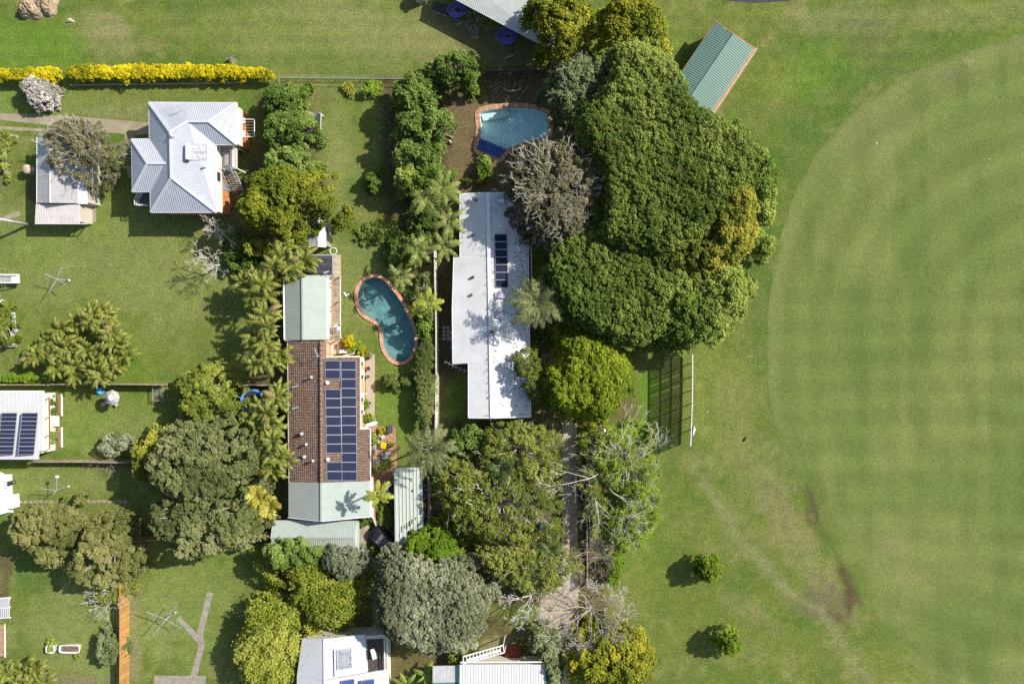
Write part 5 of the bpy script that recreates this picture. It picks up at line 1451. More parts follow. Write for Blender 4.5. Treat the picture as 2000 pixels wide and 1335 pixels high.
tree('twiggy_tree', 'large grey-brown tree with a haze of pale twigs over the white roof corner', 'tree', [(1000,310),(1050,272),(1110,252),(1155,275),(1195,325),(1200,370),(1175,420),(1150,470),(1100,485),(1055,470),(1015,440),(992,395),(985,345)], 9.5, 'twig', 171, low=3.5, twigs=4.5, twigmat=TWIGW, dens=2.1)
tree('round_tree', 'bright yellow-green dense round tree at the lower right of the white roof', 'tree', [(1090,655),(1140,632),(1190,655),(1228,700),(1238,750),(1215,800),(1180,828),(1120,815),(1070,795),(1050,755),(1060,720),(1085,700)], 8.0, 'yelgrn', 172, low=2.8)
tree('tree', 'darker green tree overhanging the right edge of the white roof', 'tree', [(1000,690),(1030,675),(1060,690),(1075,730),(1070,775),(1050,800),(1025,770),(1005,735)], 6.5, 'thin', 173, low=2.6, dens=1.2)
tree('shrub', 'green shrub under the feathery palm beside the white roof', 'shrub', (1065,655,26,16), 2.5, 'broad', 174, low=.5)
tree('tree', 'small leafy tree above the long thin canopy, just below the white roof', 'tree', (918,862,40,34), 4.5, 'mango', 175, low=1.2)
tree('tree', 'thin olive canopy tree at the lower end of the white roof, left of the driveway', 'tree', [(950,835),(1010,820),(1060,820),(1095,850),(1100,900),(1095,940),(1040,955),(970,950),(930,920),(930,870)], 6.0, 'thin', 176, low=1.8, dens=1.15, twigs=.6)
tree('tree', 'wide thin-leaved tree with pale limbs in the middle of the driveway garden', 'tree', [(850,910),(900,885),(960,905),(1040,930),(1100,925),(1106,1000),(1104,1055),(1040,1065),(980,1070),(920,1060),(870,1020),(855,970)], 6.5, 'thin', 177, low=1.8, dens=1.1, twigs=.8, twigmat=TWIGW)
tree('tree', 'dark thin-leaved tree at the bottom of the driveway garden', 'tree', [(920,1060),(980,1065),(1040,1060),(1100,1070),(1140,1090),(1140,1120),(1100,1140),(1075,1170),(1020,1165),(970,1140),(935,1110)], 5.5, 'thin', 178, low=1.4, dens=1.25, twigs=1)
tree('tree', 'light green thin tree right of the driveway below the round tree', 'tree', [(1140,840),(1200,835),(1260,830),(1285,880),(1290,950),(1250,990),(1190,960),(1150,920),(1130,880)], 4.2, 'thinb', 179, low=.8, dens=.8, twigs=1)
tree('tree', 'bright green thin tree under the bleached white branches', 'tree', [(1180,960),(1250,960),(1290,980),(1295,1020),(1260,1060),(1215,1080),(1185,1050),(1170,1000)], 3.4, 'thinb', 180, low=.6, dens=.85, twigs=1)
tree('tree', 'brownish thin scrub tree against the fence right of the driveway', 'tree', [(1128,860),(1160,880),(1180,950),(1180,1040),(1160,1060),(1132,1040),(1128,950)], 4.0, 'thin', 181, low=1.0, dens=.8, twigs=3)
bare_tree('dead_tree', 'bleached white branching dead tree right of the driveway', 'tree', 1172, 915, 120, 6.0, BAREW, 182, depth=6, n0=6, r0=.11, dirbias=(.55, -.25))
bare_tree('dead_tree', 'stumpy bleached dead tree with curled white limbs in the driveway garden', 'tree', 1040, 975, 60, 7.2, BAREW, 183, depth=4, n0=6, r0=.09)
bare_tree('bare_shrub', 'grey-brown leafless shrub against the fence right of the driveway end', 'shrub', 1160, 1085, 40, 2.2, BAREB, 184, depth=6, n0=14, r0=.06)
bare_tree('bare_tree', 'large grey leafless tree overhanging the widened driveway', 'tree', 1152, 1180, 78, 4.2, M('grey_twig', (.50, .44, .39), var=.2, scale=6), 185, depth=7, n0=12, r0=.09)
bare_tree('bare_tree', 'pale forked leafless tree left of the widened driveway', 'tree', 1040, 1152, 46, 4.6, BAREW, 186, depth=6, n0=8, r0=.10, dirbias=(-.15, -.4))
tree('shrub', 'bright green upright shrub on the lawn edge right of the leafless trees', 'shrub', (1196,1110,16,30), 2.0, 'bright', 187, low=.4)
tree('tree', 'yellow-leaved loose tree at the bottom edge right of the narrow drive', 'tree', [(1110,1270),(1150,1240),(1195,1235),(1240,1260),(1272,1290),(1275,1345),(1110,1345),(1100,1300)], 5.5, 'yellow', 188, low=1.8, dens=.85)
tree('tree', 'dark olive tree left of the narrow drive over the pale ribbed roof', 'tree', [(1025,1250),(1060,1222),(1090,1240),(1100,1280),(1100,1345),(1070,1345),(1060,1300),(1030,1275)], 4.5, 'paleg', 189, low=1.4, dens=1.0)
tree('small_tree', 'small yellow-green tree alone on the grass, upper of the two', 'tree', (1384,1111,26,28), 3.6, 'yelgrn', 190, low=.8, leaf=1.1, group='small trees on the grass')
tree('small_tree', 'small bright green tree alone on the grass, lower of the two', 'tree', (1426,1256,25,27), 3.8, 'bright', 191, low=.8, group='small trees on the grass')

# south centre
tree('tree', 'dark green dense tree below the lower carport roof', 'tree', [(500,1075),(530,1055),(580,1052),(620,1060),(635,1085),(620,1110),(590,1120),(550,1115),(515,1100)], 6.0, 'mango', 192, low=2, leaf=.8)
tree('tree', 'grey-green speckled tree between the lower carport roof and the bamboo', 'tree', [(625,1070),(655,1058),(690,1075),(708,1100),(705,1130),(670,1140),(640,1125),(620,1100)], 5.0, 'greyd', 193, low=1.6)
tree('bamboo', 'upper plumes of yellow-green bamboo below the dark dense tree', 'bamboo', [(545,1120),(590,1092),(625,1100),(650,1125),(705,1140),(712,1180),(690,1225),(640,1232),(600,1215),(575,1180),(560,1150)], 5.5, 'bamboo', 194, low=1.6, plume=(620,1120))
tree('bamboo', 'lower plumes of yellow-green bamboo beside the pale roof at the bottom edge', 'bamboo', [(480,1185),(530,1170),(575,1185),(605,1215),(600,1255),(570,1290),(565,1345),(470,1345),(462,1300),(455,1265),(480,1225)], 5.8, 'bamboo', 195, low=1.6, plume=(600,1170))
tree('bamboo', 'thin arching bamboo sprays along the left of the dark dense tree', 'bamboo', [(490,1075),(500,1085),(530,1115),(570,1140),(560,1155),(520,1130),(492,1100)], 4.0, 'bamboo', 196, low=1.4, limbs=False, plume=(480,1060))
tree('tree', 'big silvery grey-green round tree at the bottom centre', 'tree', [(735,1100),(785,1078),(830,1098),(880,1095),(930,1118),(955,1155),(965,1195),(940,1230),(920,1262),(870,1285),(810,1275),(750,1255),(718,1210),(725,1150)], 8.0, 'grey', 197, low=2.6)
tree('shrub', 'bright lime-green rounded tree at the foot of the ribbed green shed roof', 'tree', (846,1066,58,40), 4.6, 'bright', 198, low=1.4)
tree('hedge', 'small bright green clipped hedge beside the black car', 'hedge', [(715,1072),(735,1065),(765,1092),(755,1100),(735,1092)], 1.2, 'hedgel', 199, low=.2, flat=.5, limbs=False)
tree('shrub', 'yellow-green shrub at the lower right of the silvery tree', 'shrub', [(880,1275),(920,1250),(935,1255),(920,1280),(890,1300),(875,1295)], 2.2, 'lime', 200, low=.5)
tree('shrub', 'brown twiggy dark shrub in the gap between bamboo and silvery tree', 'shrub', (722,1110,26,36), 2.2, 'thin', 201, low=.4, dens=.6, twigs=3)
tree('shrub', 'dark strappy shrub under the small palm beside the black car', 'shrub', (748,1005,18,24), 1.4, 'dark', 202, low=.2, limbs=False)
tree('shrub', 'red-leaved low shrub at the corner of the pale green carport roof', 'shrub', (713,1016,8,6), .8, 'mango', 203, low=.1, limbs=False)
tree('shrub', 'dark shrub between the ribbed green shed roof and the driveway garden', 'shrub', (850,925,22,20), 2.2, 'mango', 204, low=.4)

# palms
palm('feathery_palm', 'large plume-leaved palm above the ribbed green shed roof', 836, 878, 6.5, 'cocos', 17, 1.0, 301)
palm('feathery_palm', 'full feathery palm overhanging the right edge of the white roof', 1048, 592, 6.8, 'cocos', 19, 1.08, 302)
palm('slender_palm', 'slender palm with bright fronds and its shadow on the pale green carport roof', 739, 966, 7.2, 'tall', 7, .85, 303)
for i, (x, y, h, k, n, s, lab) in enumerate([
    (868, 372, 6.0, 'alex', 10, 1.0, 'feathery palm nearest the upper left corner of the white roof'),
    (832, 388, 5.6, 'alex', 9, 1.0, 'feathery palm left of the white roof, just below the glossy trees'),
    (878, 432, 6.2, 'alex', 9, .9, 'feathery palm whose fronds overhang the upper left roof edge of the white roof'),
    (868, 482, 6.0, 'alex', 9, .95, 'feathery palm beside the first step in the white roof edge'),
    (815, 486, 5.4, 'alex', 9, .95, 'feathery palm midway between the white roof and the shaded lawn'),
    (780, 540, 4.8, 'alex', 9, .85, 'feathery palm at the upper right rim of the kidney pool'),
    (838, 592, 5.0, 'tall', 8, .85, 'thin pale-fronded palm right of the kidney pool beside the pale fence')]):
    palm('garden_palm', lab, x, y, h, k, n, s, 310 + i, group='palms along the pale fence')
palm_clump('spiky_plant', 'spiky yellow plant with stiff blades over the kidney pool edge', [(808, 607, 2.4)], 'tall', 7, .62, 330)
CG = 'clumping golden palms'
palm_clump('palm_clump', 'golden palm clump below the yellow-green spreading tree, beside the pool house roof', [(552,500,5.2),(575,515,5.0),(540,525,5.5),(560,480,4.6),(590,500,4.6)], 'cane', 9, .82, 340, CG, extra=3)
palm_clump('palm_clump', 'golden palm clump below the lower pale leafless tree', [(500,540,5.0),(520,560,5.4),(485,550,4.4),(505,575,4.8)], 'cane', 9, .82, 341, CG, extra=3)
palm_clump('palm_clump', 'golden palm clump left of the middle of the pool house roof', [(510,625,5.0),(530,640,5.2),(500,655,4.6),(525,610,4.4)], 'cane', 9, .82, 342, CG, extra=3)
palm_clump('palm_clump', 'golden palm clump left of the upper end of the brown tiled roof', [(515,690,5.0),(535,700,5.2),(505,710,4.4),(525,672,4.8)], 'cane', 9, .82, 343, CG, extra=3)
palm_clump('palm_clump', 'golden palm clump just below the trampoline', [(510,790,4.6),(530,800,5.0),(545,775,4.4),(495,815,4.6)], 'cane', 9, .82, 344, CG, extra=3)
palm_clump('palm_clump', 'golden palm clump left of the middle of the brown tiled roof', [(520,845,5.0),(540,855,5.4),(505,850,4.6),(535,830,4.8)], 'cane', 9, .82, 345, CG, extra=3)
palm_clump('palm_clump', 'golden palm clump left of the lower end of the brown tiled roof', [(525,890,4.8),(545,900,5.0),(530,920,4.4)], 'cane', 9, .82, 346, CG, extra=3)
palm_clump('fan_palm', 'yellow fan-leaved palm between the olive trees and the pale green carport roof', [(505,965,4.0),(520,990,4.0),(500,1005,3.6)], 'fan', 10, .9, 347)
palm_clump('palm_clump', 'top part of the broad golden palm thicket on the left lawn', [(180,625,2.8),(205,635,2.6),(155,630,2.6),(125,640,2.2),(190,610,2.2)], 'cane', 9, .74, 348, CG, extra=7)
palm_clump('palm_clump', 'right part of the broad golden palm thicket on the left lawn', [(230,665,2.6),(240,690,2.4),(225,715,2.6),(215,650,2.8),(200,690,3.0)], 'cane', 9, .74, 349, CG, extra=7)
palm_clump('palm_clump', 'left part of the broad golden palm thicket on the left lawn', [(85,665,2.4),(75,690,2.2),(100,690,2.8),(110,665,2.8),(130,675,3.0)], 'cane', 9, .74, 350, CG, extra=7)
palm_clump('palm_clump', 'lower part of the broad golden palm thicket, touching the timber fence', [(110,720,2.8),(145,715,3.0),(175,725,3.0),(205,735,2.6),(160,690,3.2)], 'cane', 9, .74, 351, CG, extra=7)
palm_clump('palm_clump', 'golden palm clump in the bottom left corner', [(15,1310,2.4),(45,1305,2.6),(70,1315,2.2),(30,1330,2.4),(90,1325,2.0)], 'cane', 9, .70, 352, CG, extra=4)
palm_clump('fern_palm', 'dark green low palm hidden in the thin canopy of the driveway garden', [(985,915,5.4)], 'fern', 12, 1.3, 353)
palm_clump('fern_palm', 'dark green low palm beside the driveway in the dark thin-leaved tree', [(1075,1075,4.8)], 'fern', 12, 1.2, 354)
# banana plants: big paddle leaves are parts
BAN = ML('banana_leaf', (.10,.17,.02),(.19,.29,.04),(.34,.40,.10), trans=.35, rough=.4)
def banana_mesh(L_, w):
    b = MB(); n = 7; V = []; F = []
    for i in range(n):
        t = i / (n - 1); z = .55 * L_ * t - .55 * L_ * t * t * 1.15; ww = w * math.sin(math.pi * min(1, .1 + t * .9)) ** .6
        V += [(L_ * t, -ww / 2, z - .06), (L_ * t, 0, z), (L_ * t, ww / 2, z - .06)]
    for i in range(n - 1):
        for k in (0, 1): F.append((i * 3 + k, (i + 1) * 3 + k, (i + 1) * 3 + k + 1, i * 3 + k + 1))
    me = bpy.data.meshes.new('leaf'); me.from_pydata(V, [], F); me.materials.append(BAN)
    a = me.attributes.new('tint', 'FLOAT', 'FACE'); a.data.foreach_set('value', np.random.default_rng(4).uniform(.3, .9, len(F)).astype(np.float32))
    me.update(); return me
bm_ = banana_mesh(1.9, .55)
for i, (x, y, lab) in enumerate([(838,1305,'broad-leaved banana plant by the left end of the ribbed pale roof'),(828,1245,'broad-leaved banana plant under the lower edge of the silvery tree'),(800,1322,'broad-leaved banana plant at the bottom edge between the two lower houses')]):
    r = random.Random(400 + i); b0 = W(x, y, 0); root = thing('banana_plant', lab, 'plant', b0, 'banana plants between the lower houses')
    MB().tube([b0, b0 + Vector((0, 0, 1.5))], [.11, .07], 7).build('stem', STEM, root, True)
    for k in range(7):
        o = bpy.data.objects.new('leaf', bm_); COL.objects.link(o); o.parent = root; o.location = (0, 0, 1.5)
        o.rotation_euler = (r.uniform(-.3, .3), r.uniform(-.5, .2), 2 * math.pi * k / 7 + r.uniform(-.3, .3)); s = r.uniform(.7, 1.1); o.scale = (s, s, s)

# ================================================================== POOLS
def water_mat(name, col, dens):
    m = bpy.data.materials.new(name); m.use_nodes = True
    nt = m.node_tree; N = nt.nodes; L = nt.links
    b = N['Principled BSDF']
    b.inputs['Base Color'].default_value = (*col, 1); b.inputs['Roughness'].default_value = .03; b.inputs['IOR'].default_value = 1.33
    b.inputs['Transmission Weight'].default_value = 1.0
    g = N.new('ShaderNodeNewGeometry'); n = N.new('ShaderNodeTexNoise'); n.inputs['Scale'].default_value = 2.5; n.inputs['Detail'].default_value = 3
    L.new(g.outputs['Position'], n.inputs['Vector'])
    bp = N.new('ShaderNodeBump'); bp.inputs['Strength'].default_value = .15; bp.inputs['Distance'].default_value = .05
    L.new(n.outputs[0], bp.inputs['Height']); L.new(bp.outputs[0], b.inputs['Normal'])
    # thin clear water: sunlight reaches the floor
    tr = N.new('ShaderNodeBsdfTransparent'); tr.inputs[0].default_value = (*col, 1)
    gl = N.new('ShaderNodeBsdfGlossy'); gl.inputs['Roughness'].default_value = .04; L.new(bp.outputs[0], gl.inputs['Normal'])
    mx = N.new('ShaderNodeMixShader'); mx.inputs[0].default_value = .05; L.new(tr.outputs[0], mx.inputs[1]); L.new(gl.outputs[0], mx.inputs[2])
    L.new(mx.outputs[0], N['Material Output'].inputs[0])
    return m

def pool(root, inner, outer, wat, shell_mat, cop_mat, depth, seg, ztop=.09):
    n = len(inner)
    b = MB()
    V = [(p[0], p[1], .05) for p in inner] + [(p[0], p[1], -depth) for p in inner]
    ccw = area2(inner) > 0
    F = [(i, n + i, n + (i + 1) % n, (i + 1) % n) for i in range(n)] + [tuple(range(n, 2 * n)) if ccw else tuple(range(n, 2 * n))[::-1]]
    sh = MB().add(V, F).build('shell', shell_mat, root)
    MB().add([(p[0], p[1], -.06) for p in inner], [tuple(range(n)) if ccw else tuple(range(n))[::-1]]).build('water', wat, root)
    # coping pavers, one by one
    Li = [0]
    for i in range(n): Li.append(Li[-1] + (Vector(inner[(i + 1) % n]) - Vector(inner[i])).length)
    tot = Li[-1]; k = int(tot / seg)
    def at(poly, s):
        s = s % tot
        for i in range(n):
            if Li[i + 1] >= s:
                t = (s - Li[i]) / (Li[i + 1] - Li[i] + 1e-9); return Vector(poly[i]).lerp(Vector(poly[(i + 1) % n]), t)
        return Vector(poly[0])
    r = random.Random(3)
    for j in range(k):
        s0 = j * tot / k + .008; s1 = (j + 1) * tot / k - .008
        q = [at(inner, s0), at(inner, s1), at(outer, s1), at(outer, s0)]
        dz = r.uniform(0, .008)
        MB().prism(q, -.04, ztop + dz).build('coping_paver', cop_mat[j % len(cop_mat)], root)
    return sh

def match(poly, ref):
    """inset() keeps order but may reverse winding: bring both to the same winding"""
    return poly
pk_in = inset(poolK_out, .40); pk_out = [Vector(p) for p in poolK_out]
if (area2(pk_in) > 0) != (area2(pk_out) > 0): pk_out = pk_out[::-1]
kp = thing('kidney_pool', 'kidney-shaped dark teal swimming pool with salmon brick coping', 'pool', W(760, 625, 0))
SAL = [M('salmon_coping_%d' % i, c, var=.12, scale=3, rough=.85) for i, c in enumerate(((.60, .31, .20), (.55, .27, .17), (.63, .35, .24)))]
KSH = M('dark_pool_plaster', (.17, .30, .30), rough=.7, var=.2, scale=1.2, detail=7)
wk = water_mat('teal_water', (.82, .95, .94), 1)
pool(kp, pk_in, pk_out, wk, KSH, SAL, 1.15, .42)
# entry ledges inside the kidney pool
LEDGE = M('pool_step_plaster', (.24, .27, .26), var=.12, rough=.8)
l1 = [(698,552),(705,548.5),(712,552),(708.5,566),(708,585),(713,602),(724,617),(733,627),(726,623.5),(712,617),(704,608),(698.5,592),(697,577)]
l2 = [(748,676),(752,678),(759,683),(769,690),(775,700),(779,708),(771,706.5),(762,701),(754,692),(749.5,684)]
for l in (l1, l2):
    p = smooth_poly([tuple(W(x, y, -.35).to_2d()) for x, y in l], 2); MB().prism(p, -1.14, -.35).build('entry_step', LEDGE, kp)
tpool = thing('fan_pool', 'fan-shaped turquoise swimming pool with wide brick paving edge', 'pool', W(1005, 250, 0))
pt_in = [Vector(p) for p in poolT_in]; pt_out = inset(poolT_in, -.62)
if (area2(pt_in) > 0) != (area2(pt_out) > 0): pt_in = pt_in[::-1]
BRK = [M('brick_paver_%d' % i, c, var=.2, scale=3, rough=.9) for i, c in enumerate(((.50, .29, .17), (.43, .24, .14), (.55, .33, .20), (.47, .30, .20)))]
pool(tpool, pt_in, pt_out, water_mat('turquoise_water', (.90, .985, .98), 1), M('pale_pool_plaster', (.70, .92, .86), rough=.7, var=.12, scale=1.0, detail=7), BRK, 1.1, .30)
wide = MB()
MB().prism([W(x, y, -.5).to_2d() for x, y in ((939,222),(962,216),(992,215),(996,225),(975,232),(944,236))], -1.09, -.45).build('entry_step', M('pale_step_plaster', (.60, .70, .68), var=.08), tpool)
cv = thing('pool_cover', 'blue folded pool cover across the lower left end of the turquoise pool', 'pool cover', W(958, 290, .1))
BLU = M('blue_vinyl', (.045, .095, .30), rough=.4, var=.18, scale=2.5)
c0 = [Vector(W(*p)) for p in ((938,270,.1),(990,291,.1),(975,308.5,.1),(931.5,291,.1))]
MB().slab([p + Vector((0, 0, .04)) for p in c0], .05).build('cover_sheet', BLU, cv)
for t in (.36, .68, .97):
    MB().tube([c0[0].lerp(c0[3], t) + Vector((0, 0, .08)), c0[1].lerp(c0[2], t) + Vector((0, 0, .08))], .05, 6).build('fold', BLU, cv, True)
fr = MB(); q = [W(x, y, .3) for x, y in ((971,286),(977,279),(999,287),(993,293))]
for i in range(4): fr.bar(q[i], q[(i + 1) % 4], .05)
pl = thing('pool_ladder', 'thin metal pool ladder at the lower rim of the turquoise pool', 'ladder', W(985, 288, 0))
fr.build('handrail', GREYMETAL, pl)
for i in range(3): MB().bar(q[0].lerp(q[1], i / 2) + Vector((0, 0, -.3)), q[3].lerp(q[2], i / 2) + Vector((0, 0, -.3)), .05).build('rung', GREYMETAL, pl)
pc = thing('pool_cleaner', 'small white pool cleaner float on the kidney pool', 'pool float', W(784.5, 647, -.05))
MB().lathe(W(784.5, 647, -.08), [(.10, 0), (.17, .04), (.15, .12), (.05, .15)], 12).build('float', WHITE, pc, True)
MB().tube([W(781, 632, -.1), W(780, 645, -.09), W(781, 655, -.1)], .04, 5).build('hose', M('dark_hose', (.03, .07, .09)), pc)

# ================================================================== FENCES
PALEF = M('pale_fence_paint', (.58, .55, .48), var=.2, scale=2, rough=.8)
def fence(name, label, pts, h, mat, board=.10, gap=.02, post=2.4, z0=.04, postmat=None, side=-1):
    P = [W(*p) for p in pts]
    c = sum(P, Vector()) / len(P)
    root = thing(name, label, 'fence', Vector((c.x, c.y, 0)))
    pal = MB(); r = random.Random(len(label))
    for a, b_ in zip(P[:-1], P[1:]):
        L_ = (b_ - a).length; d = (b_ - a) / L_; s = Vector((-d.y, d.x, 0))
        k = max(1, int(L_ / (board + gap)))
        for i in range(k):
            p = a + d * ((i + .5) * L_ / k); hh = h * r.uniform(.985, 1.01)
            w_ = d * (board * .5)
            pal.bar(p + Vector((0, 0, z0)), p + Vector((0, 0, hh)), board, .02, s)
        m = max(2, int(L_ / post) + 1)
        for i in range(m):
            p = a + d * (L_ * i / (m - 1)) + s * .07 * side
            MB().box((p.x, p.y, h * .49), (.1, .1, h * .98)).build('post', postmat or mat, root)
        for zz in (h * .22, h * .8):
            MB().bar(a + s * .04 * side + Vector((0, 0, zz)), b_ + s * .04 * side + Vector((0, 0, zz)), .045, .09).build('rail', postmat or mat, root)
        MB().bar(a + Vector((0, 0, h + .02)), b_ + Vector((0, 0, h + .02)), .11, .035).build('capping', mat, root)
    pm = mat
    base = mat.node_tree.nodes['Mix'].inputs[7].default_value[:3]
    key = mat.name + '_boards'
    if key not in MATS: MATS[key] = MA(key, .85, 'pcol', .2, 5)
    o = pal.build('palings', MATS[key], root); o['kind'] = 'stuff'
    nf = len(o.data.polygons); rg = np.random.default_rng(len(label)); k_ = np.repeat(rg.uniform(.55, 1.05, nf // 6 + 1), 6)[:nf]
    set_face_col(o.data, np.array(base)[None, :] * k_[:, None])
    return root
fence('paling_fence', 'pale painted fence between the clipped hedge and the long white house', [(854,492),(855,560),(857,640),(857,760),(855,885)], 1.8, PALEF)
fence('paling_fence', 'orange timber paling fence in the lower left running to the bottom edge', [(253,1130),(253,1345)], 1.8, ORTIMBER, .14, .02, side=1)
fence('paling_fence', 'weathered grey timber fence right of the golden palm thicket', [(120,748),(250,748),(330,749)], 1.7, TIMBER)
fence('paling_fence', 'weathered grey timber fence between the trampoline and the big lawn', [(432,749),(540,750)], 1.7, TIMBER)
fence('paling_fence', 'weathered timber fence at the left edge above the solar-panelled roof', [(-10,749),(110,749)], 1.7, TIMBER)
fence('paling_fence', 'weathered timber fence below the white house at the left, to the flowering shrub', [(78,897),(180,897),(262,899)], 1.5, TIMBER)
fence('paling_fence', 'orange-brown paling fence partly hidden under the lower olive trees', [(165,1052),(250,1050),(330,1046)], 1.6, ORTIMBER)
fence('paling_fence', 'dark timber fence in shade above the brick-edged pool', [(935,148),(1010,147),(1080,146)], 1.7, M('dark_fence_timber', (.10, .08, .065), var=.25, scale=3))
fence('paling_fence', 'grey timber fence right of the driveway under the leafless scrub', [(1146,880),(1146,1000),(1147,1140)], 1.6, TIMBER)
fence('paling_fence', 'weathered timber fence beside the ribbed green shed', [(842,925),(843,1040)], 1.7, TIMBER)
# wire fence
wf = thing('wire_fence', 'low galvanised wire fence between the golden hedge and the dark trees', 'fence', W(680, 152, 0))
xs_ = [545, 615, 660, 710, 760, 812]
for x in xs_: MB().bar(W(x, 152, 0), W(x, 152, 1.2), .06).build('post', GREYMETAL, wf)
for zz in (1.18, .6, .12): MB().bar(W(545, 152, zz), W(812, 154, zz), .045, .045).build('rail', GREYMETAL, wf)
MB().bar(W(545, 150, 1.1), W(545, 167, 1.1), .05).build('rail', GREYMETAL, wf)
mm = MB()
for i in range(56): a = W(545 + i * 4.8, 152, .1); mm.bar(a, a + Vector((.28, 0, 1.05)), .012); mm.bar(a + Vector((.28, 0, 0)), a + Vector((0, 0, 1.05)), .012)
o = mm.build('wire_mesh', GREYMETAL, wf); o['kind'] = 'stuff'
# stone edging in front of the hedge
se = thing('stone_edging', 'row of small grey edging stones below the long golden hedge', 'edging', W(320, 165, 0))
r = random.Random(8); STN = M('grey_stone', (.38, .36, .33), var=.25, scale=4, rough=.95)
bs = MB()
for i in range(130):
    x = 140 + i * 2.55; p = W(x, 166.5 - (x - 140) * .015 + r.uniform(-.8, .8), .06); bs.lathe((p.x, p.y, 0), [(.09 * r.uniform(.7, 1.2), 0), (.10, .07), (.05, .13 * r.uniform(.6, 1.2))], 6)
o = bs.build('stones', STN, se); o['kind'] = 'stuff'
MB().bar(W(138, 166, 0), W(138, 166, 1.1), .08).build('marker_post', TIMBER, se)
# pavers in the lower left lawn
pv = thing('paver_row', 'row of rough stone pavers across the lawn below the rotary clothesline', 'paving', W(145, 979, 0))
for i in range(21):
    x = 40 + i * 10.2; p = W(x, 979 + r.uniform(-.8, .8), 0); k = 7
    if i in (9, 10, 11) : continue
    poly = [(p.x + math.cos(2 * math.pi * j / k) * .30 * r.uniform(.8, 1.1), p.y + math.sin(2 * math.pi * j / k) * .23 * r.uniform(.8, 1.1)) for j in range(k)]
    MB().prism(poly, -.01, .035).build('paver', M('pinkish_paver', (.33, .27, .22), var=.25, scale=4, rough=.95), pv)

# ================================================================== GARDEN AND YARD THINGS
def hoist(label, px, py, base, arm_px, h=2.0, R_=2.0, rot=0, blob=False):
    t = W(px, py, h); b0 = W(base[0], base[1], 0)
    root = thing('rotary_clothesline', label, 'clothesline', Vector((t.x, t.y, 0)), 'rotary clotheslines')
    MB().tube([Vector((t.x, t.y, 0)), t + Vector((0, 0, .12))], [.04, .035], 7).build('pole', GREYMETAL, root, True)
    MB().lathe((t.x, t.y, 0), [(.16, 0), (.15, .05), (.06, .06)], 10).build('footing', M('white_footing', (.6, .58, .52)), root)
    ends = []
    for k, (dx, dy) in enumerate(arm_px):
        e = t + Vector((dx / S, -dy / S, .28)); ends.append(e)
        MB().bar(t, e, .05, .05).build('arm', GREYMETAL, root)
    ww = MB()
    for f_ in (.95, .7, .45):
        for k in range(len(ends)):
            ww.bar(t.lerp(ends[k], f_), t.lerp(ends[(k + 1) % len(ends)], f_), .008)
    ww.build('wires', GREYMETAL, root)
    if blob: MB().box(ends[0], (.3, .28, .2)).build('peg_bag', WHITE, root)
    return root
hoist('rotary clothesline on the big lawn below the old garage', 111.5, 545, (133, 547), [(12, -24), (20, 10), (-12, 25), (-21, -10)])
hoist('rotary clothesline with a white peg bag on the lawn below the solar-panelled roof', 110, 957, (118, 955), [(5, -27), (17, -6), (-3, 8), (-28, -5)], blob=True)
hoist('rotary clothesline on the lower left lawn beside the Y-shaped footpath', 323.8, 1209, (340, 1199), [(24, -29), (34, 16), (-22, 29), (-33, -16)])
# power pole
pp = thing('power_pole', 'pale power pole rising out of the left edge below the old garage', 'pole', W(58, 439, 0))
MB().tube([W(58, 439, 0), W(58, 439, 0) + Vector((0, 0, 4.4)), W(58, 439, 0) + Vector((0, 0, 8.6))], [.19, .16, .13], 10).build('shaft', M('pole_timber', (.55, .52, .47), var=.15), pp, True)
bt = W(58, 439, 0)
MB().box(bt + Vector((0, 0, 8.2)), (.12, 2.4, .14)).build('cross_arm', TIMBER, pp)
for s in (-1, -.4, .4, 1): MB().lathe(bt + Vector((0, s * 1.1, 8.27)), [(.05, 0), (.07, .06), (.04, .16)], 8).build('insulator', WHITE, pp)

# dirt heap and rock, top left
def lump(px, py, rx, ry, h, seed, n=14, m=7):
    r = random.Random(seed); c = W(px, py, 0); V = []; F = []
    for j in range(m + 1):
        t = j / m
        for i in range(n):
            a = 2 * math.pi * i / n; k = (1 - t) ** .75 * (1 + .22 * math.sin(3 * a + seed) + r.uniform(-.12, .12))
            V.append((c.x + math.cos(a) * rx / S * k, c.y + math.sin(a) * ry / S * k, -.02 + h * (1 - (1 - t) ** 2) * r.uniform(.82, 1.1)))
    for j in range(m):
        for i in range(n): F.append((j * n + i, j * n + (i + 1) % n, (j + 1) * n + (i + 1) % n, (j + 1) * n + i))
    F.append(tuple(m * n + i for i in range(n)))
    return MB().add(V, F)
HEAP = M('sandy_heap', (.44, .34, .23), var=.3, scale=2.2, bump=.9, detail=8, rough=.95, col2=(.22, .17, .10))
dh = thing('dirt_heap', 'weathered sandy dirt heap on the lawn in the top left corner', 'dirt heap', W(80, 14, 0))
lump(64, 16, 22, 26, 1.3, 3, 26, 12).build('lobe', HEAP, dh); lump(94, 8, 24, 24, 1.1, 5, 26, 12).build('lobe', HEAP, dh)
rk = thing('rock', 'single small tan rock right of the sandy dirt heap', 'rock', W(137, 41, 0)); lump(137, 41, 8, 5, .3, 9).build('stone', M('tan_rock', (.46, .38, .27), var=.2, scale=4), rk)
# drain pit
dp = thing('drain_pit', 'square concrete drain pit near the left edge above the old garage', 'drain', W(25, 270, 0))
q = [W(x, y, .06) for x, y in ((18,265),(33,265),(33,275),(18,275))]
for i in range(4): MB().bar(q[i], q[(i + 1) % 4], .2, .14).build('kerb', CONC, dp)
MB().slab([p + Vector((0, 0, -.02)) for p in q], .03).build('cover', M('dirty_cover', (.20, .17, .12), var=.4, scale=6), dp)
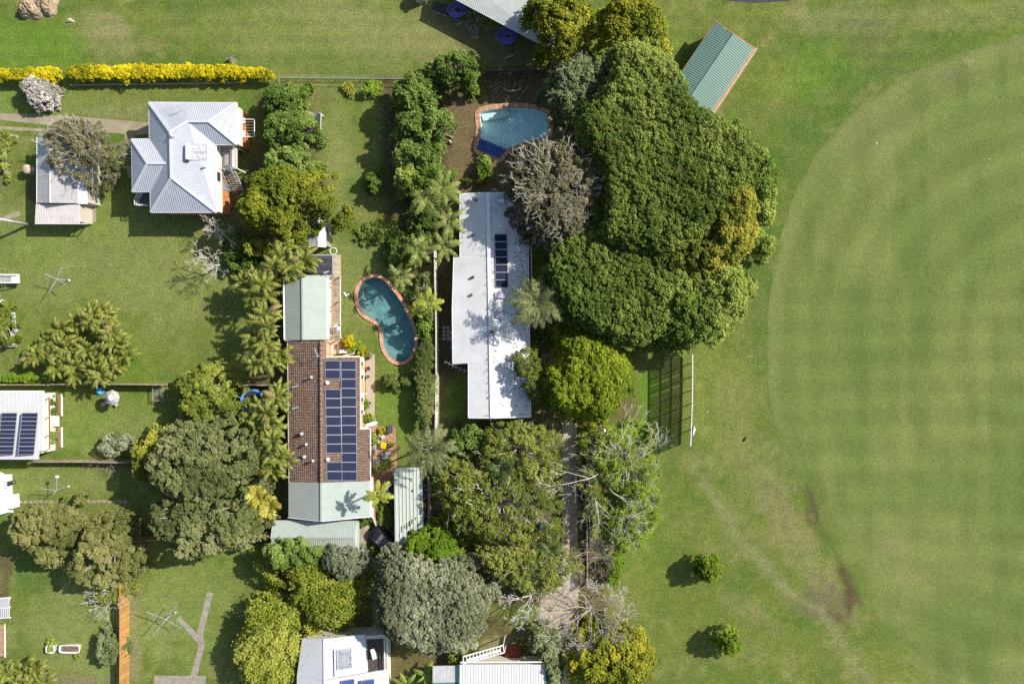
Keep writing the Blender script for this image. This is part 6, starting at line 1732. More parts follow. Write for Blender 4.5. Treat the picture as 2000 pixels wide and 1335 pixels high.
# round lid beside the garage
tk = thing('water_tank', 'tan round tank at the left wall of the old garage', 'tank', W(66, 333, 0))
MB().lathe(W(66, 334, 0), [(.55, 0), (.57, 1.1), (.5, 1.25), (.1, 1.3)], 20).build('shell', M('tan_plastic', (.52, .42, .29), var=.12), tk, True)
MB().lathe(W(65, 332, 1.3), [(.2, 0), (.2, .06), (.15, .08)], 12).build('lid', M('tan_lid', (.45, .36, .25)), tk, True)
# left edge stair
st = thing('white_steps', 'white timber landing and steps at the left edge beside the clothesline', 'steps', W(10, 545, 0))
MB().slab([W(x, y, 1.0) for x, y in ((21,536),(37,536),(38,552),(21,552))], .08).build('landing', M('white_boards', (.66, .64, .60), var=.1), st)
for i in range(6): MB().box(W(18 - i * 4.4, 544, .9 + i * .16), (.2, .9, .05)).build('tread', GREYMETAL, st)
for y in (536, 552): MB().bar(W(38, y, 1.0), W(-10, y, 2.1), .09, .12).build('stringer', WHITE, st)
for x, y in ((37, 537), (37, 551), (22, 551)): MB().bar(W(x, y, 0), W(x, y, 1.0), .09).build('post', WHITE, st)
hs = thing('white_tub', 'small white tub at the left edge below the white steps', 'tub', W(8, 589, 0))
MB().lathe(W(8, 589, 0), [(.22, 0), (.27, .3), (.29, .32), (.24, .30), (.18, .05)], 14).build('bowl', WHITE, hs, True)
MB().bar(W(2, 590, .25), W(-2, 590, .5), .08).build('handle', WHITE, hs)
bd = thing('bed_edging', 'pale timber edging of the garden bed at the left edge', 'edging', W(25, 640, 0))
for a, b_, m in (((26,610),(27,638),M('mint_edge', (.50, .62, .54))), ((24,648),(25,674),GREYMETAL), ((-5,678),(33,676),TIMBER), ((32,642),(32,648),GREYMETAL)):
    MB().bar(W(*a, .2), W(*b_, .2), .16, .4).build('board', m, bd)
# bed beside the verandah house
vb = thing('verandah_bed', 'narrow planted bed with brown soil in front of the verandah house', 'garden bed', W(113, 825, 0))
for ya, yb in ((769, 812), (834, 873)):
    MB().slab(WP([(112,ya),(119,ya),(120,yb),(113,yb)], .12), .12).build('soil', M('bed_soil', (.30, .17, .10), var=.3, scale=4), vb)
    MB().bar(W(120.5, ya, .1), W(121, yb, .1), .08, .2).build('edging', WHITE, vb)
for j, (ya, yb) in enumerate(((768, 813), (834, 873))):
    tree('clipped_hedge', ('upper', 'lower')[j] + ' of two clipped dark hedges in front of the verandah house', 'hedge', [(99,ya),(109,ya),(111,yb),(101,yb)], .95, 'hedge', 501 + j, low=.15, flat=.75, limbs=False, group='hedges of the verandah house')
MB_ = thing('black_tank', 'black round rubbish bin beside the white house corner at the left edge', 'bin', W(27, 941, 0))
MB().lathe(W(27, 941, 0), [(.22, 0), (.28, .75), (.30, .8), (.26, .86), (.05, .9)], 16).build('barrel', DARK, MB_, True); MB().lathe(W(27, 941, .86), [(.1, 0), (.1, .06), (.04, .07)], 8).build('knob', GREYMETAL, MB_)
# slatted stair bottom left
ss = thing('slatted_seat', 'white slatted garden platform at the left edge beside the lower lawn', 'platform', W(8, 1185, 0))
for i in range(6): MB().bar(W(-2 + i * 3.8, 1168, .8), W(-1 + i * 3.8, 1206, .8), .14, .04).build('slat', M('grey_white_slat', (.55, .56, .58), var=.08), ss)
for y in (1168, 1187, 1207): MB().bar(W(-8, y, .74), W(21, y - 2, .74), .12, .1).build('bearer', WHITE, ss)
for y in (1169, 1206): MB().bar(W(19, y, 0), W(19, y, .7), .1).build('leg', WHITE, ss)
bp_ = thing('brick_path', 'narrow brick-red bed strip at the left edge below the slatted platform', 'garden bed', W(4, 1255, 0))
MB().slab(WP([(-6,1220),(8,1220),(9,1280),(-6,1282)], .05), .06).build('soil', M('red_soil', (.40, .24, .15), var=.2, scale=3), bp_)
MB().bar(W(9, 1218, .06), W(10, 1283, .06), .07, .14).build('edging', WHITE, bp_)
# bath planters
def bath(label, x0, y0, x1, y1, soil):
    root = thing('bath_planter', label, 'planter', W((x0 + x1) / 2, (y0 + y1) / 2, 0), 'bath planters')
    a = W(x0, y0, .55); b_ = W(x1, y1, .55); cx, cy = (a.x + b_.x) / 2, (a.y + b_.y) / 2; hx, hy = (b_.x - a.x) / 2, (a.y - b_.y) / 2
    def ring(k, z, sub=0):
        out = []
        for i in range(24):
            t = 2 * math.pi * i / 24; c, s = math.cos(t), math.sin(t)
            out.append((cx + (hx - sub) * k * math.copysign(abs(c) ** .4, c), cy + (hy - sub) * k * math.copysign(abs(s) ** .4, s), z))
        return out
    V = ring(.85, 0) + ring(.97, .5) + ring(1.04, .55) + ring(1, .58) + ring(1, .55, .12) + ring(1, .30, .16)
    F = [(j * 24 + i, j * 24 + (i + 1) % 24, (j + 1) * 24 + (i + 1) % 24, (j + 1) * 24 + i) for j in range(5) for i in range(24)]
    MB().add(V, F).build('tub', WHITE, root, True)
    MB().add(ring(1, .45, .14), [tuple(range(24))]).build('soil', M('planter_' + soil, {'brown': (.22, .15, .10), 'grey': (.26, .28, .22)}[soil], var=.4, scale=5), root)
    return root
bath('long white bathtub planter with brown soil on the lower left lawn', 115, 1259, 155, 1275, 'brown')
bath('small white tub planter left of the long bathtub planter', 89, 1260, 106, 1275, 'grey')
tree('planter_plant', 'trailing yellow-green plant spilling over the long bathtub planter', 'plant', (140,1277,8,5), .8, 'lime', 511, low=.1, limbs=False)
tree('planter_plant', 'small green plant in the small white tub planter', 'plant', (98,1265,5,4), .9, 'broad', 512, low=.5, limbs=False)
# soccer goal
gl = thing('soccer_goal', 'white-framed soccer goal with pale printed net beside the dark trees', 'goal', W(612, 243, 0))
gt0, gt1 = W(627, 222, 1.25), W(626, 263, 1.25); gb0, gb1 = W(600, 217, .05), W(601, 259, .05)
f0, f1 = Vector((gt0.x, gt0.y, .03)), Vector((gt1.x, gt1.y, .03))
for p, q in ((gt0, gt1), (gt0, f0), (gt1, f1), (gb0, gb1), (f0, gb0), (f1, gb1), (gt0, gt0.lerp(gb0, .3)), (gt1, gt1.lerp(gb1, .3))): MB().tube([p, q], .035, 6).build('bar', WHITE, gl, True)
NET = M('pale_net', (.56, .60, .48), var=.06, rough=.8)
V = []; F = []
for j in range(9):
    for i in range(9):
        u, v = i / 8, j / 8; p = gt0.lerp(gt1, v).lerp(gb0.lerp(gb1, v), u); V.append((p.x, p.y, p.z - .22 * math.sin(math.pi * u)))
for j in range(8):
    for i in range(8): F.append((j * 9 + i, j * 9 + i + 1, (j + 1) * 9 + i + 1, (j + 1) * 9 + i))
MB().add(V, F).build('net', NET, gl, True)
em = M('dark_green_print', (.10, .20, .06))
def onnet(u, v):
    p = gt0.lerp(gt1, v).lerp(gb0.lerp(gb1, v), u); return Vector((p.x, p.y, p.z - .22 * math.sin(math.pi * u) + .02))
pr = MB(); c8 = [onnet(.52 + .16 * math.cos(t), .48 + .17 * math.sin(t)) for t in np.linspace(.5, 5.8, 9)]
for a, b_ in zip(c8[:-1], c8[1:]): pr.bar(a, b_, .13, .012)
pr.build('print', em, gl)
pr2 = MB(); pr2.bar(onnet(.58, .38), onnet(.58, .6), .12, .012); pr2.bar(onnet(.46, .4), onnet(.46, .58), .1, .012); pr2.bar(onnet(.33, .62), onnet(.45, .72), .09, .012); pr2.build('print', em, gl)
# trampoline
tr_ = thing('trampoline', 'round trampoline with blue padded rim beside the fence', 'trampoline', W(493, 783, 0))
c = W(493, 782, .8); R_ = 1.45
pad = M('blue_pad', (.10, .30, .62), var=.12, rough=.5)
MB().lathe((c.x, c.y, c.z), [(R_ - .28, .0), (R_ - .26, .06), (R_, .05), (R_ + .02, -.02), (R_ - .28, 0)], 40, cap=False).build('rim_pad', pad, tr_)
MB().lathe((c.x, c.y, c.z - .03), [(R_ - .27, 0), (R_ - .27, .02), (.01, .021)], 40).build('mat', M('black_mat', (.03, .03, .035), var=.2), tr_)
for k in range(6):
    a = 2 * math.pi * k / 6; p = Vector((c.x + math.cos(a) * (R_ - .1), c.y + math.sin(a) * (R_ - .1), 0)); MB().tube([p, p + Vector((0, 0, .78))], .035, 6).build('leg', GREYMETAL, tr_, True)
# paddling pool
pd = thing('paddling_pool', 'small round blue paddling pool beside the patio umbrella', 'paddling pool', W(197, 763, 0))
pc_ = W(197, 763, 0)
MB().tube([pc_ + Vector((math.cos(t) * .42, math.sin(t) * .42, .12)) for t in np.linspace(0, 2 * math.pi, 25)], .1, 8).build('rim', M('bright_blue', (.03, .28, .62), rough=.35, var=.1), pd, True)
MB().lathe(pc_ + Vector((0, 0, .05)), [(.40, 0), (.40, .04), (.01, .05)], 24).build('water', M('pale_blue_water', (.25, .55, .68), rough=.1, var=.3, scale=6), pd)
# umbrella, table, benches
um = thing('patio_umbrella', 'grey octagonal patio umbrella with white vent on the left garden lawn', 'umbrella', W(221, 778, 0))
uc = W(219, 776, 2.1)
MB().lathe(uc, [(.92, 0), (.55, .22), (.22, .36), (.20, .34)], 8).build('canopy', M('grey_canvas', (.40, .37, .34), var=.1, scale=3), um)
MB().lathe(uc + Vector((0, 0, .40)), [(.36, 0), (.16, .12), (.02, .18)], 8).build('vent_cap', M('white_canvas', (.70, .68, .66), var=.06), um)
MB().tube([Vector((uc.x, uc.y, 0)), uc + Vector((0, 0, .4))], .035, 6).build('pole', GREYMETAL, um, True)
for k in range(8): a = 2 * math.pi * k / 8; MB().bar(uc + Vector((0, 0, .36)), uc + Vector((math.cos(a) * .92, math.sin(a) * .92, .01)), .025).build('rib', GREYMETAL, um)
for i, (x, y, an, lab) in enumerate(((209,787,.5,'timber bench at the lower left of the grey umbrella'),(229,786,-.9,'timber bench at the lower right of the grey umbrella'))):
    b0 = W(x, y, 0); root = thing('garden_bench', lab, 'bench', b0, 'benches under the grey umbrella'); Mx = Matrix.Rotation(an, 3, 'Z')
    for k in (-1, 0, 1): MB().box(b0 + Mx @ Vector((0, k * .13, .44)), (.95, .11, .04), Mx).build('slat', M('grey_bench_timber', (.50, .46, .40), var=.15), root)
    for k in (-1, 1): MB().box(b0 + Mx @ Vector((k * .38, 0, .21)), (.07, .36, .42), Mx).build('leg', TIMBER, root)
tb = thing('garden_table', 'round timber table under the grey patio umbrella', 'table', W(221, 779, 0)); t0 = W(221, 779, 0)
MB().lathe(t0, [(.5, .68), (.5, .72), (.01, .725)], 20).build('top', TIMBER, tb); MB().lathe(t0, [(.25, 0), (.06, .06), (.05, .68)], 10).build('pedestal', TIMBER, tb)
# chicken run
cr = thing('wire_pen', 'rectangular wire animal pen against the fence, with a red bowl', 'pen', W(316, 767, 0))
q = [W(x, y, 0) for x, y in ((305.5,749),(327,749),(327,781),(305.5,781))]
for zz in (.05, .8):
    for i in range(4): MB().bar(q[i] + Vector((0, 0, zz)), q[(i + 1) % 4] + Vector((0, 0, zz)), .06).build('rail', TIMBER, cr)
for p in q: MB().bar(p, p + Vector((0, 0, .8)), .06).build('post', TIMBER, cr)
mm = MB()
for i in range(1, 12): mm.bar(q[0].lerp(q[1], i / 12) + Vector((0, 0, .8)), q[3].lerp(q[2], i / 12) + Vector((0, 0, .8)), .008)
for i in range(1, 18): mm.bar(q[0].lerp(q[3], i / 18) + Vector((0, 0, .8)), q[1].lerp(q[2], i / 18) + Vector((0, 0, .8)), .008)
o = mm.build('wire_mesh', GREYMETAL, cr); o['kind'] = 'stuff'
bw = thing('red_bowl', 'small red bowl inside the wire animal pen', 'bowl', W(310.5, 777, 0)); MB().lathe(W(310.5, 777, 0), [(.14, 0), (.2, .14), (.22, .15), (.17, .13), (.1, .03)], 16).build('dish', M('red_bowl', (.42, .04, .03)), bw, True); MB().lathe(W(310.5, 777, .06), [(.15, 0), (.15, .02), (.01, .03)], 12).build('water', GLASS, bw)

# stepping stones beside the white house
SST = M('stepping_stone', (.30, .28, .26), var=.2, scale=4, rough=.9)
r = random.Random(12); k = 0
ordn = ['topmost', 'second', 'third', 'lowest']
spots = [(867.5 + c_ * 8, 639 + r_ * 7.5 + (.8 if c_ else 0), ordn[r_] + (' left' if c_ == 0 else ' right') + ' stone of the paired stepping stones by the white house') for r_ in range(4) for c_ in range(2)]
spots += [(891, 716.5, 'leftmost of three stepping stones at the notch of the white house'), (899, 720.5, 'middle of three stepping stones at the notch of the white house'), (907.5, 723.5, 'rightmost of three stepping stones at the notch of the white house')]
for x, y, lab in spots:
    p = W(x, y, 0); n_ = 8
    poly = [(p.x + math.cos(2 * math.pi * j / n_ + .3) * .23 * r.uniform(.88, 1.08), p.y + math.sin(2 * math.pi * j / n_ + .3) * .22 * r.uniform(.88, 1.08)) for j in range(n_)]
    tag(MB().prism(poly, -.02, .04).build('stepping_stone', SST), lab, 'stepping stone', 'stepping stones beside the white house')

# hoses hung at the pale shed
def coil(label, px, py, R_, n, h):
    c = W(px, py, h); root = thing('hose_coil', label, 'hose', Vector((c.x, c.y, 0)), 'purple hose coils')
    for k in range(n):
        rr = R_ * (1 - k * .12); pts = []
        for t in np.linspace(0, 2 * math.pi, 25): pts.append(c + Vector((math.cos(t) * rr * 1.05 + k * .03, math.sin(t) * rr * .82 - .02 * k, abs(.05 * k - .12 * math.sin(t - .5) * rr))))
        MB().tube(pts, .05, 6).build('loop', M('purple_hose', (.17, .12, .52), var=.15, rough=.45) if k % 2 else M('violet_hose', (.27, .20, .62), var=.15, rough=.45), root, True)
    MB().tube([c + Vector((-R_ * .6, -R_ * .6, -.1)), c + Vector((.1, -R_ * 1.25, -.2))], .05, 6).build('tail', M('violet_hose', (.27, .2, .62)), root, True)
coil('purple coiled hose on the ground at the lower end of the pale shed', 989, 71, 1.2, 7, .3)
coil('purple coiled hose near the top edge at the upper end of the pale shed', 893, 20, 1.1, 6, .3)
wt = thing('water_tank', 'grey round water tank cut off by the top edge', 'tank', W(823, -6, 0)); MB().lathe(W(823, -2, 0), [(.75, 0), (.75, 1.5), (.6, 1.65), (.1, 1.75)], 24).build('shell', M('grey_tank', (.42, .44, .44), var=.1), wt, True); MB().lathe(W(822, -6, 1.7), [(.22, 0), (.22, .1), (.1, .12)], 12).build('lid', GREYMETAL, wt)
dm = thing('dark_mat', 'dark square mat on the ground between the water tank and a hose coil', 'mat', W(863, 14, 0)); 
V = [tuple(W(x, y, .05)) for x, y in ((848,2),(882,12),(874,33),(841,21))]; MB().slab(V, .06).build('sheet', M('dark_mat', (.055, .05, .042), var=.3), dm); MB().bar(W(841,21,.08), W(874,33,.08), .12, .12).build('edge_beam', TIMBER, dm)
bpile = bare_tree('branch_pile', 'small pile of dry branches between the two purple hose coils', 'branch pile', 930, 38, 34, .6, BAREW, 520, depth=4, n0=8, r0=.035)
# log pile in the mulch
lg = thing('log_pile', 'pile of broken brown logs in the mulch above the turquoise pool', 'log pile', W(985, 168, 0)); r = random.Random(31)
for i in range(15):
    a = r.uniform(.4, 1.3); x, y = r.uniform(950, 1035), r.uniform(158, 184); L_ = r.uniform(.5, 1.1); p = W(x, y, r.uniform(.08, .3)); d = Vector((math.cos(a), math.sin(a), r.uniform(-.05, .05))) * L_
    MB().tube([p - d, p, p + d], [.09, .12, .08], 7).build('log', M('brown_log', (.27, .17, .10), var=.3, scale=3), lg, True)
MB().tube([W(1000 + 20 * math.cos(t), 168 + 10 * math.sin(t), .25 + .1 * math.sin(t)) for t in np.linspace(.2, 2.6, 8)], [.12] * 8, 7).build('log', M('pale_log', (.42, .30, .19), var=.25), lg, True)
for i, (x, y, x2, y2, lab) in enumerate(((863,258,885,268,'thin timber plank leaning beside the row of dark trees, left of the turquoise pool'),(984,115,1003,108,'pale plank on the shaded ground below the lower hose coil'))):
    pk = thing('timber_plank', lab, 'plank', W((x + x2) / 2, (y + y2) / 2, 0)); MB().bar(W(x, y, .1), W(x2, y2, .25), .22, .05).build('board', TIMBER, pk); MB().bar(W(x, y, .03), W(x + 1, y + 6, .03), .1, .06).build('batten', TIMBER, pk)
gt = thing('garden_statue', 'small white statue on the mulch left of the blue pool cover', 'statue', W(880, 278, 0)); MB().lathe(W(880, 278, 0), [(.14, 0), (.13, .15), (.08, .2), (.12, .45), (.06, .62), (.10, .72), (.03, .85)], 10).build('figure', WHITE, gt, True); MB().box(W(880, 280, .05), (.4, .4, .1)).build('plinth', DARK, gt)
gw = thing('green_tank', 'dark green tank half hidden behind the palms above the white roof', 'tank', W(876, 348, 0)); MB().lathe(W(876, 348, 0), [(.6, 0), (.62, 1.5), (.5, 1.65), (.1, 1.7)], 18).build('shell', M('green_plastic', (.05, .17, .11), rough=.4), gw, True); MB().lathe(W(876, 348, 1.68), [(.2, 0), (.2, .08), (.1, .1)], 10).build('lid', DARK, gw)

# white bench, kayak, pots, patio furniture east of the tiled house
wb = thing('garden_bench', 'white garden bench among the golden yellow shrubs', 'bench', W(677, 687, 0))
for k in range(4): MB().bar(W(663, 684 + k * 1.6, .5), W(693, 683 + k * 1.6, .5), .1, .04).build('slat', WHITE, wb)
for x in (664, 678, 692): MB().box(W(x, 686.5, .24), (.07, .45, .48)).build('leg', WHITE, wb)
MB().bar(W(670, 694, .9), W(692, 690, .9), .1, .12).build('backrest', WHITE, wb)
ky = thing('kayak', 'small white kayak lying at the corner of the gravel strip', 'kayak', W(727, 829, 0))
a, b_ = W(712, 832, .55), W(737, 824, .25); MB().tube([a.lerp(b_, t) for t in (0, .12, .3, .6, .85, 1)], [.14, .24, .28, .28, .2, .05], 12).build('hull', M('white_plastic', (.80, .79, .78), rough=.35, var=.04), ky, True)
MB().lathe(a.lerp(b_, .03), [(.12, -.1), (.12, .12), (.04, .14)], 10).build('cockpit', DARK, ky)
TERRA = M('terracotta', (.42, .19, .11), var=.15, rough=.85); GREYP = M('grey_pot', (.30, .29, .30), var=.1); WPOT = M('pale_pot', (.55, .50, .45), var=.1)
def pot(label, px, py, rad, mat, plant=None, seed=0, h=.35):
    c = W(px, py, 0); root = thing('plant_pot', label, 'plant pot', c, 'pots east of the tiled house')
    MB().lathe(c, [(rad * .7, 0), (rad, h), (rad * 1.08, h + .02), (rad * .9, h + .02), (rad * .85, h - .06)], 16).build('pot', mat, root, True)
    MB().lathe(c + Vector((0, 0, h - .06)), [(rad * .84, 0), (rad * .84, .01), (.01, .02)], 12).build('soil', M('pot_soil', (.07, .05, .035), var=.3), root)
    if plant:
        poly = [(c.x + math.cos(t) * plant[1], c.y + math.sin(t) * plant[1]) for t in np.linspace(0, 5.8, 10)]
        me_, _, _ = crown_mesh(poly, h * .7, h + plant[2], plant[0], seed); link('foliage', me_, root)
pot('terracotta pot between the two upper windows of the tiled house', 720.5, 719, .27, TERRA)
pot('grey pot with bare twigs at the top of the gravel strip', 724, 694, .3, WPOT, ('wispy', .35, .5), 531)
pot('small dark pot on the gravel strip below the terracotta pot', 720, 735, .2, GREYP, ('thin', .2, .3), 532)
pot('bright leafy pot plant at the third window of the tiled house', 719, 789, .22, GREYP, ('bright', .45, .7), 533)
pot('large lime-green pot plant above the white kayak', 716, 816, .28, TERRA, ('bright', .65, .9), 534)
pot('white pot beside the lime-green pot plant', 724, 786, .2, WPOT)
pot('small terracotta pot low on the gravel strip', 727, 815, .18, TERRA, ('broad', .2, .3), 535)
pot('white-rimmed pot beside the bow of the kayak', 733, 823, .18, WPOT)
pot('leafy pot plant at the top left of the clay patio', 731, 855, .24, GREYP, ('lime', .4, .5), 536)
pot('trailing yellow-striped plant at the top of the clay patio', 750, 840, .25, GREYP, ('gold', .45, .5), 537)
pot('reddish pot plant on the left of the clay patio', 732, 846, .2, TERRA, ('broad', .25, .4), 538)
pot('green pot plant at the lower end of the tiled mat', 741, 910, .22, GREYP, ('broad', .4, .5), 539)
pot('shrubby pot plant at the right rim of the clay patio', 764, 868, .24, GREYP, ('thin', .4, .5), 540)
pot('spiky pot plant at the lower right of the clay patio', 765, 898, .22, GREYP, ('lime', .35, .4), 541)
TILEW = M('pale_tile', (.62, .58, .52), var=.12, rough=.7)
tmx = thing('tile_mat', 'pale square-patterned tiles on the left of the clay patio', 'paving', W(735, 880, 0))
for j in range(11):
    for i in range(3):
        if j in (5, 6): continue
        MB().slab(WP([(728 + i * 4.8, 849 + j * 6),(732.4 + i * 4.8, 849 + j * 6),(732.4 + i * 4.8, 854.6 + j * 6),(728 + i * 4.8, 854.6 + j * 6)], .03), .02).build('tile', TILEW, tmx)
yc = thing('yellow_table', 'bright yellow square table on the clay patio', 'table', W(750, 870, 0)); c = W(749, 869, .55); Mx = Matrix.Rotation(-.15, 3, 'Z')
MB().box(c, (.66, .7, .06), Mx).build('top', M('yellow_plastic', (.80, .50, .01), rough=.4, var=.05), yc)
for sx in (-1, 1):
    for sy in (-1, 1): MB().box(Vector((c.x, c.y, .27)) + Mx @ Vector((sx * .28, sy * .3, 0)), (.05, .05, .54)).build('leg', M('yellow_plastic', (.8, .5, .01)), yc)
bk = thing('black_box', 'dark square storage box at the upper right of the clay patio', 'box', W(762, 838, 0)); MB().box(W(761, 838, .3), (.55, .8, .6)).build('body', M('charcoal_plastic', (.05, .052, .06), var=.1), bk); MB().box(W(761, 838, .63), (.6, .85, .05)).build('lid', M('charcoal_lid', (.075, .078, .085)), bk)
cl = thing('clutter_table', 'low table heaped with white and red oddments on the clay patio', 'table', W(752, 890, 0)); c = W(752, 890, .5)
MB().lathe(Vector((c.x, c.y, 0)), [(.42, .48), (.42, .52), (.01, .525)], 14).build('top', M('glass_top', (.45, .45, .45), rough=.2), cl)
MB().lathe(Vector((c.x, c.y, 0)), [(.2, 0), (.05, .05), (.04, .48)], 8).build('pedestal', GREYMETAL, cl)
r = random.Random(77)
for i in range(9): MB().box(c + Vector((r.uniform(-.28, .28), r.uniform(-.28, .28), .08)), (r.uniform(.08, .26), r.uniform(.08, .2), r.uniform(.06, .16)), Matrix.Rotation(r.uniform(0, 3), 3, 'Z')).build('oddment', [WHITE, WHITE, M('red_thing', (.4, .05, .05)), GREYP][i % 4], cl)
for i, (x, y, lab) in enumerate(((750,852,'pale patio chair above the yellow table'),(760,884,'grey patio chair right of the cluttered low table'))):
    c = W(x, y, 0); root = thing('patio_chair', lab, 'chair', c, 'patio chairs'); Mx = Matrix.Rotation(.5 + i, 3, 'Z')
    MB().box(c + Vector((0, 0, .44)), (.45, .45, .05), Mx).build('seat', WPOT, root); MB().box(c + Mx @ Vector((0, .22, .7)), (.45, .05, .5), Mx).build('backrest', WPOT, root)
    for sx in (-1, 1):
        for sy in (-1, 1): MB().box(c + Mx @ Vector((sx * .2, sy * .2, .21)), (.04, .04, .42), Mx).build('leg', GREYMETAL, root)
gr = thing('timber_gate_frame', 'brown timber rails and gate between the clay patio and the ribbed shed', 'gate', W(750, 932, 0))
for a, b_, z_ in (((724,938),(742,918),1.0), ((730,928),(762,922),1.2), ((734,937),(772,932),.9), ((757,922),(757,944),1.0), ((766,920),(767,938),1.1), ((758,928),(775,914),1.2)): MB().bar(W(*a, z_), W(*b_, z_), .12, .1).build('rail', M('brown_rail', (.30, .16, .08), var=.2), gr)
for x, y in ((726, 936), (742, 920), (757, 923), (757, 943), (767, 921)): MB().bar(W(x, y, 0), W(x, y, 1.1), .1).build('post', M('brown_rail', (.3, .16, .08)), gr)
sb = thing('surfboard', 'grey-white rounded board leaning beside the slender palm', 'board', W(755, 963, 0)); c = W(754, 963, .5)
MB().lathe(c, [(.02, -.04), (.40, -.03), (.42, 0), (.38, .04), (.02, .06)], 18, 1.2).build('deck', M('pale_lilac', (.50, .49, .55), var=.1), sb, True); MB().bar(c + Vector((-.3, -.1, .06)), c + Vector((.3, .25, .06)), .03).build('strap', DARK, sb)
oc_ = thing('yellow_toy', 'orange-yellow toy in the shade right of the ribbed shed', 'toy', W(831, 986, 0)); c = W(830, 986, .3)
MB().box(c, (.35, .4, .2)).build('body', M('orange_plastic', (.80, .42, .01), rough=.4), oc_); MB().box(c + Vector((.05, .25, .1)), (.2, .18, .25)).build('seat', M('orange_plastic', (.8, .42, .01)), oc_)
for s in (-1, 1): MB().tube([c + Vector((s * .2, -.12, -.15)), c + Vector((s * .26, -.12, -.15))], .12, 10).build('wheel', DARK, oc_)
jr = random.Random(5)
jk = thing('junk_heap', 'heap of pale scrap boards along the shaded side of the ribbed shed', 'junk heap', W(832, 1005, 0))
for i in range(16): x, y = jr.uniform(828, 838), jr.uniform(945, 1028); MB().box(W(x, y, jr.uniform(.1, .4)), (jr.uniform(.3, .7), jr.uniform(.08, .2), .05), Matrix.Rotation(jr.uniform(-.6, 1.2), 3, 'Z')).build('scrap_board', [TIMBER, WPOT, GREYMETAL][i % 3], jk)
wg = thing('low_wall', 'white low wall running diagonally beside the black car', 'wall', W(725, 1085, 0)); MB().bar(W(700, 1068, .45), W(748, 1110, .45), .22, .9).build('panel', PALEF, wg); MB().bar(W(699, 1067, .93), W(749, 1111, .93), .28, .06).build('coping', WHITE, wg)
bb = thing('play_cubby', 'blue and tan play thing half hidden in the driveway garden', 'play equipment', W(1060, 1028, 0))
MB().lathe(W(1060, 1024, 5.2 - 3.4), [(.45, 0), (.5, .5), (.3, .62), (.05, .66)], 12).build('blue_drum', M('blue_plastic', (.08, .22, .45), var=.2), bb, True); MB().box(W(1062, 1030, 1.6), (.8, .6, .3)).build('tan_box', M('tan_box', (.60, .36, .20), var=.2), bb); MB().box(W(1061, 1028, .75), (.7, .6, 1.5)).build('base', TIMBER, bb)
dk_ = thing('white_ducks', 'cluster of small white garden stones beside the pergola', 'stones', W(677, 574, 0))
for x, y in ((673, 573), (676, 577), (681, 575)): MB().lathe(W(x, y, 0), [(.14, 0), (.16, .08), (.08, .17)], 10).build('stone', WHITE, dk_, True)
pchair = thing('egg_chair', 'white hanging egg chair under the lower end of the pergola', 'chair', W(656, 641, 0)); c = W(656, 641, .9)
MB().lathe(c, [(.25, -.45), (.42, -.2), (.45, .1), (.3, .4), (.1, .5)], 14).build('shell', WHITE, pchair, True); MB().tube([W(652, 650, 0), W(653, 648, 1.9), c + Vector((0, 0, .9))], .04, 6).build('stand', GREYMETAL, pchair, True); MB().lathe(c + Vector((.12, -.1, .42)), [(.28, 0), (.2, .1), (.02, .12)], 10).build('cushion', GREYP, pchair, True)
ht = thing('shower_post', 'thin dark pole with arm standing beside the pool house corner', 'pole', W(652, 536, 0)); MB().tube([W(652, 537, 0), W(652, 537, 0) + Vector((0, 0, 3.2))], .06, 6).build('pole', GREYMETAL, ht, True); MB().bar(W(652, 537, 0) + Vector((-.1, 0, 3.2)), W(652, 537, 0) + Vector((.5, .2, 3.2)), .18, .06).build('arm', GREYMETAL, ht)
lp = thing('lamp_post', 'short white lamp post at the lower edge of the bright round tree', 'lamp post', W(1178, 832, 0)); b0 = W(1178, 832, 0); MB().tube([b0, b0 + Vector((0, 0, 3.6))], .06, 6).build('post', WHITE, lp, True); MB().lathe(b0 + Vector((0, 0, 3.6)), [(.08, 0), (.16, .1), (.14, .25), (.04, .3)], 10).build('head', WHITE, lp, True)

# ---- black car
car = thing('car', 'black car parked nose-out beside the ribbed shed', 'car', W(756, 1058, 0))
cf = W(727, 1033, .5); cb = W(782, 1081, .5)
fx = (Vector((cf.x, cf.y, 0)) - Vector((cb.x, cb.y, 0))).normalized(); fy = Vector((-fx.y, fx.x, 0)); cc = (cf + cb) / 2; cc.z = 0
def CP(x, y, z): return cc + fx * x + fy * y + Vector((0, 0, z))
def loft(secs, mat, name, parent, smooth=True):
    """secs: list of (x, halfwidth_low, halfwidth_top, z0, z1)"""
    V = []; F = []; k = 10
    for x, wl, wt, z0, z1 in secs:
        for y, z in ((-wl, z0), (-wl * 1.02, z0 + (z1 - z0) * .5), (-wt * 1.0, z0 + (z1 - z0) * .88), (-wt * .86, z1 - .01), (-wt * .4, z1 + .02), (wt * .4, z1 + .02), (wt * .86, z1 - .01), (wt * 1.0, z0 + (z1 - z0) * .88), (wl * 1.02, z0 + (z1 - z0) * .5), (wl, z0)): V.append(CP(x, y, z))
    for i in range(len(secs) - 1):
        for j in range(k): F.append((i * k + j, i * k + (j + 1) % k, (i + 1) * k + (j + 1) % k, (i + 1) * k + j))
    F.append(tuple(range(k))[::-1]); F.append(tuple((len(secs) - 1) * k + j for j in range(k)))
    return MB().add(V, F).build(name, mat, parent, smooth)
PAINT = M('black_car_paint', (.014, .015, .02), rough=.18, var=.1, spec=.6, coat=.8)
body = loft([(-2.25,.70,.66,.35,.85),(-2.1,.84,.80,.25,.95),(-1.3,.89,.86,.22,1.0),(0,.90,.87,.22,1.0),(1.0,.89,.85,.22,.98),(1.6,.86,.80,.22,.92),(2.1,.76,.68,.25,.80),(2.28,.58,.50,.35,.66)], PAINT, 'body', car)
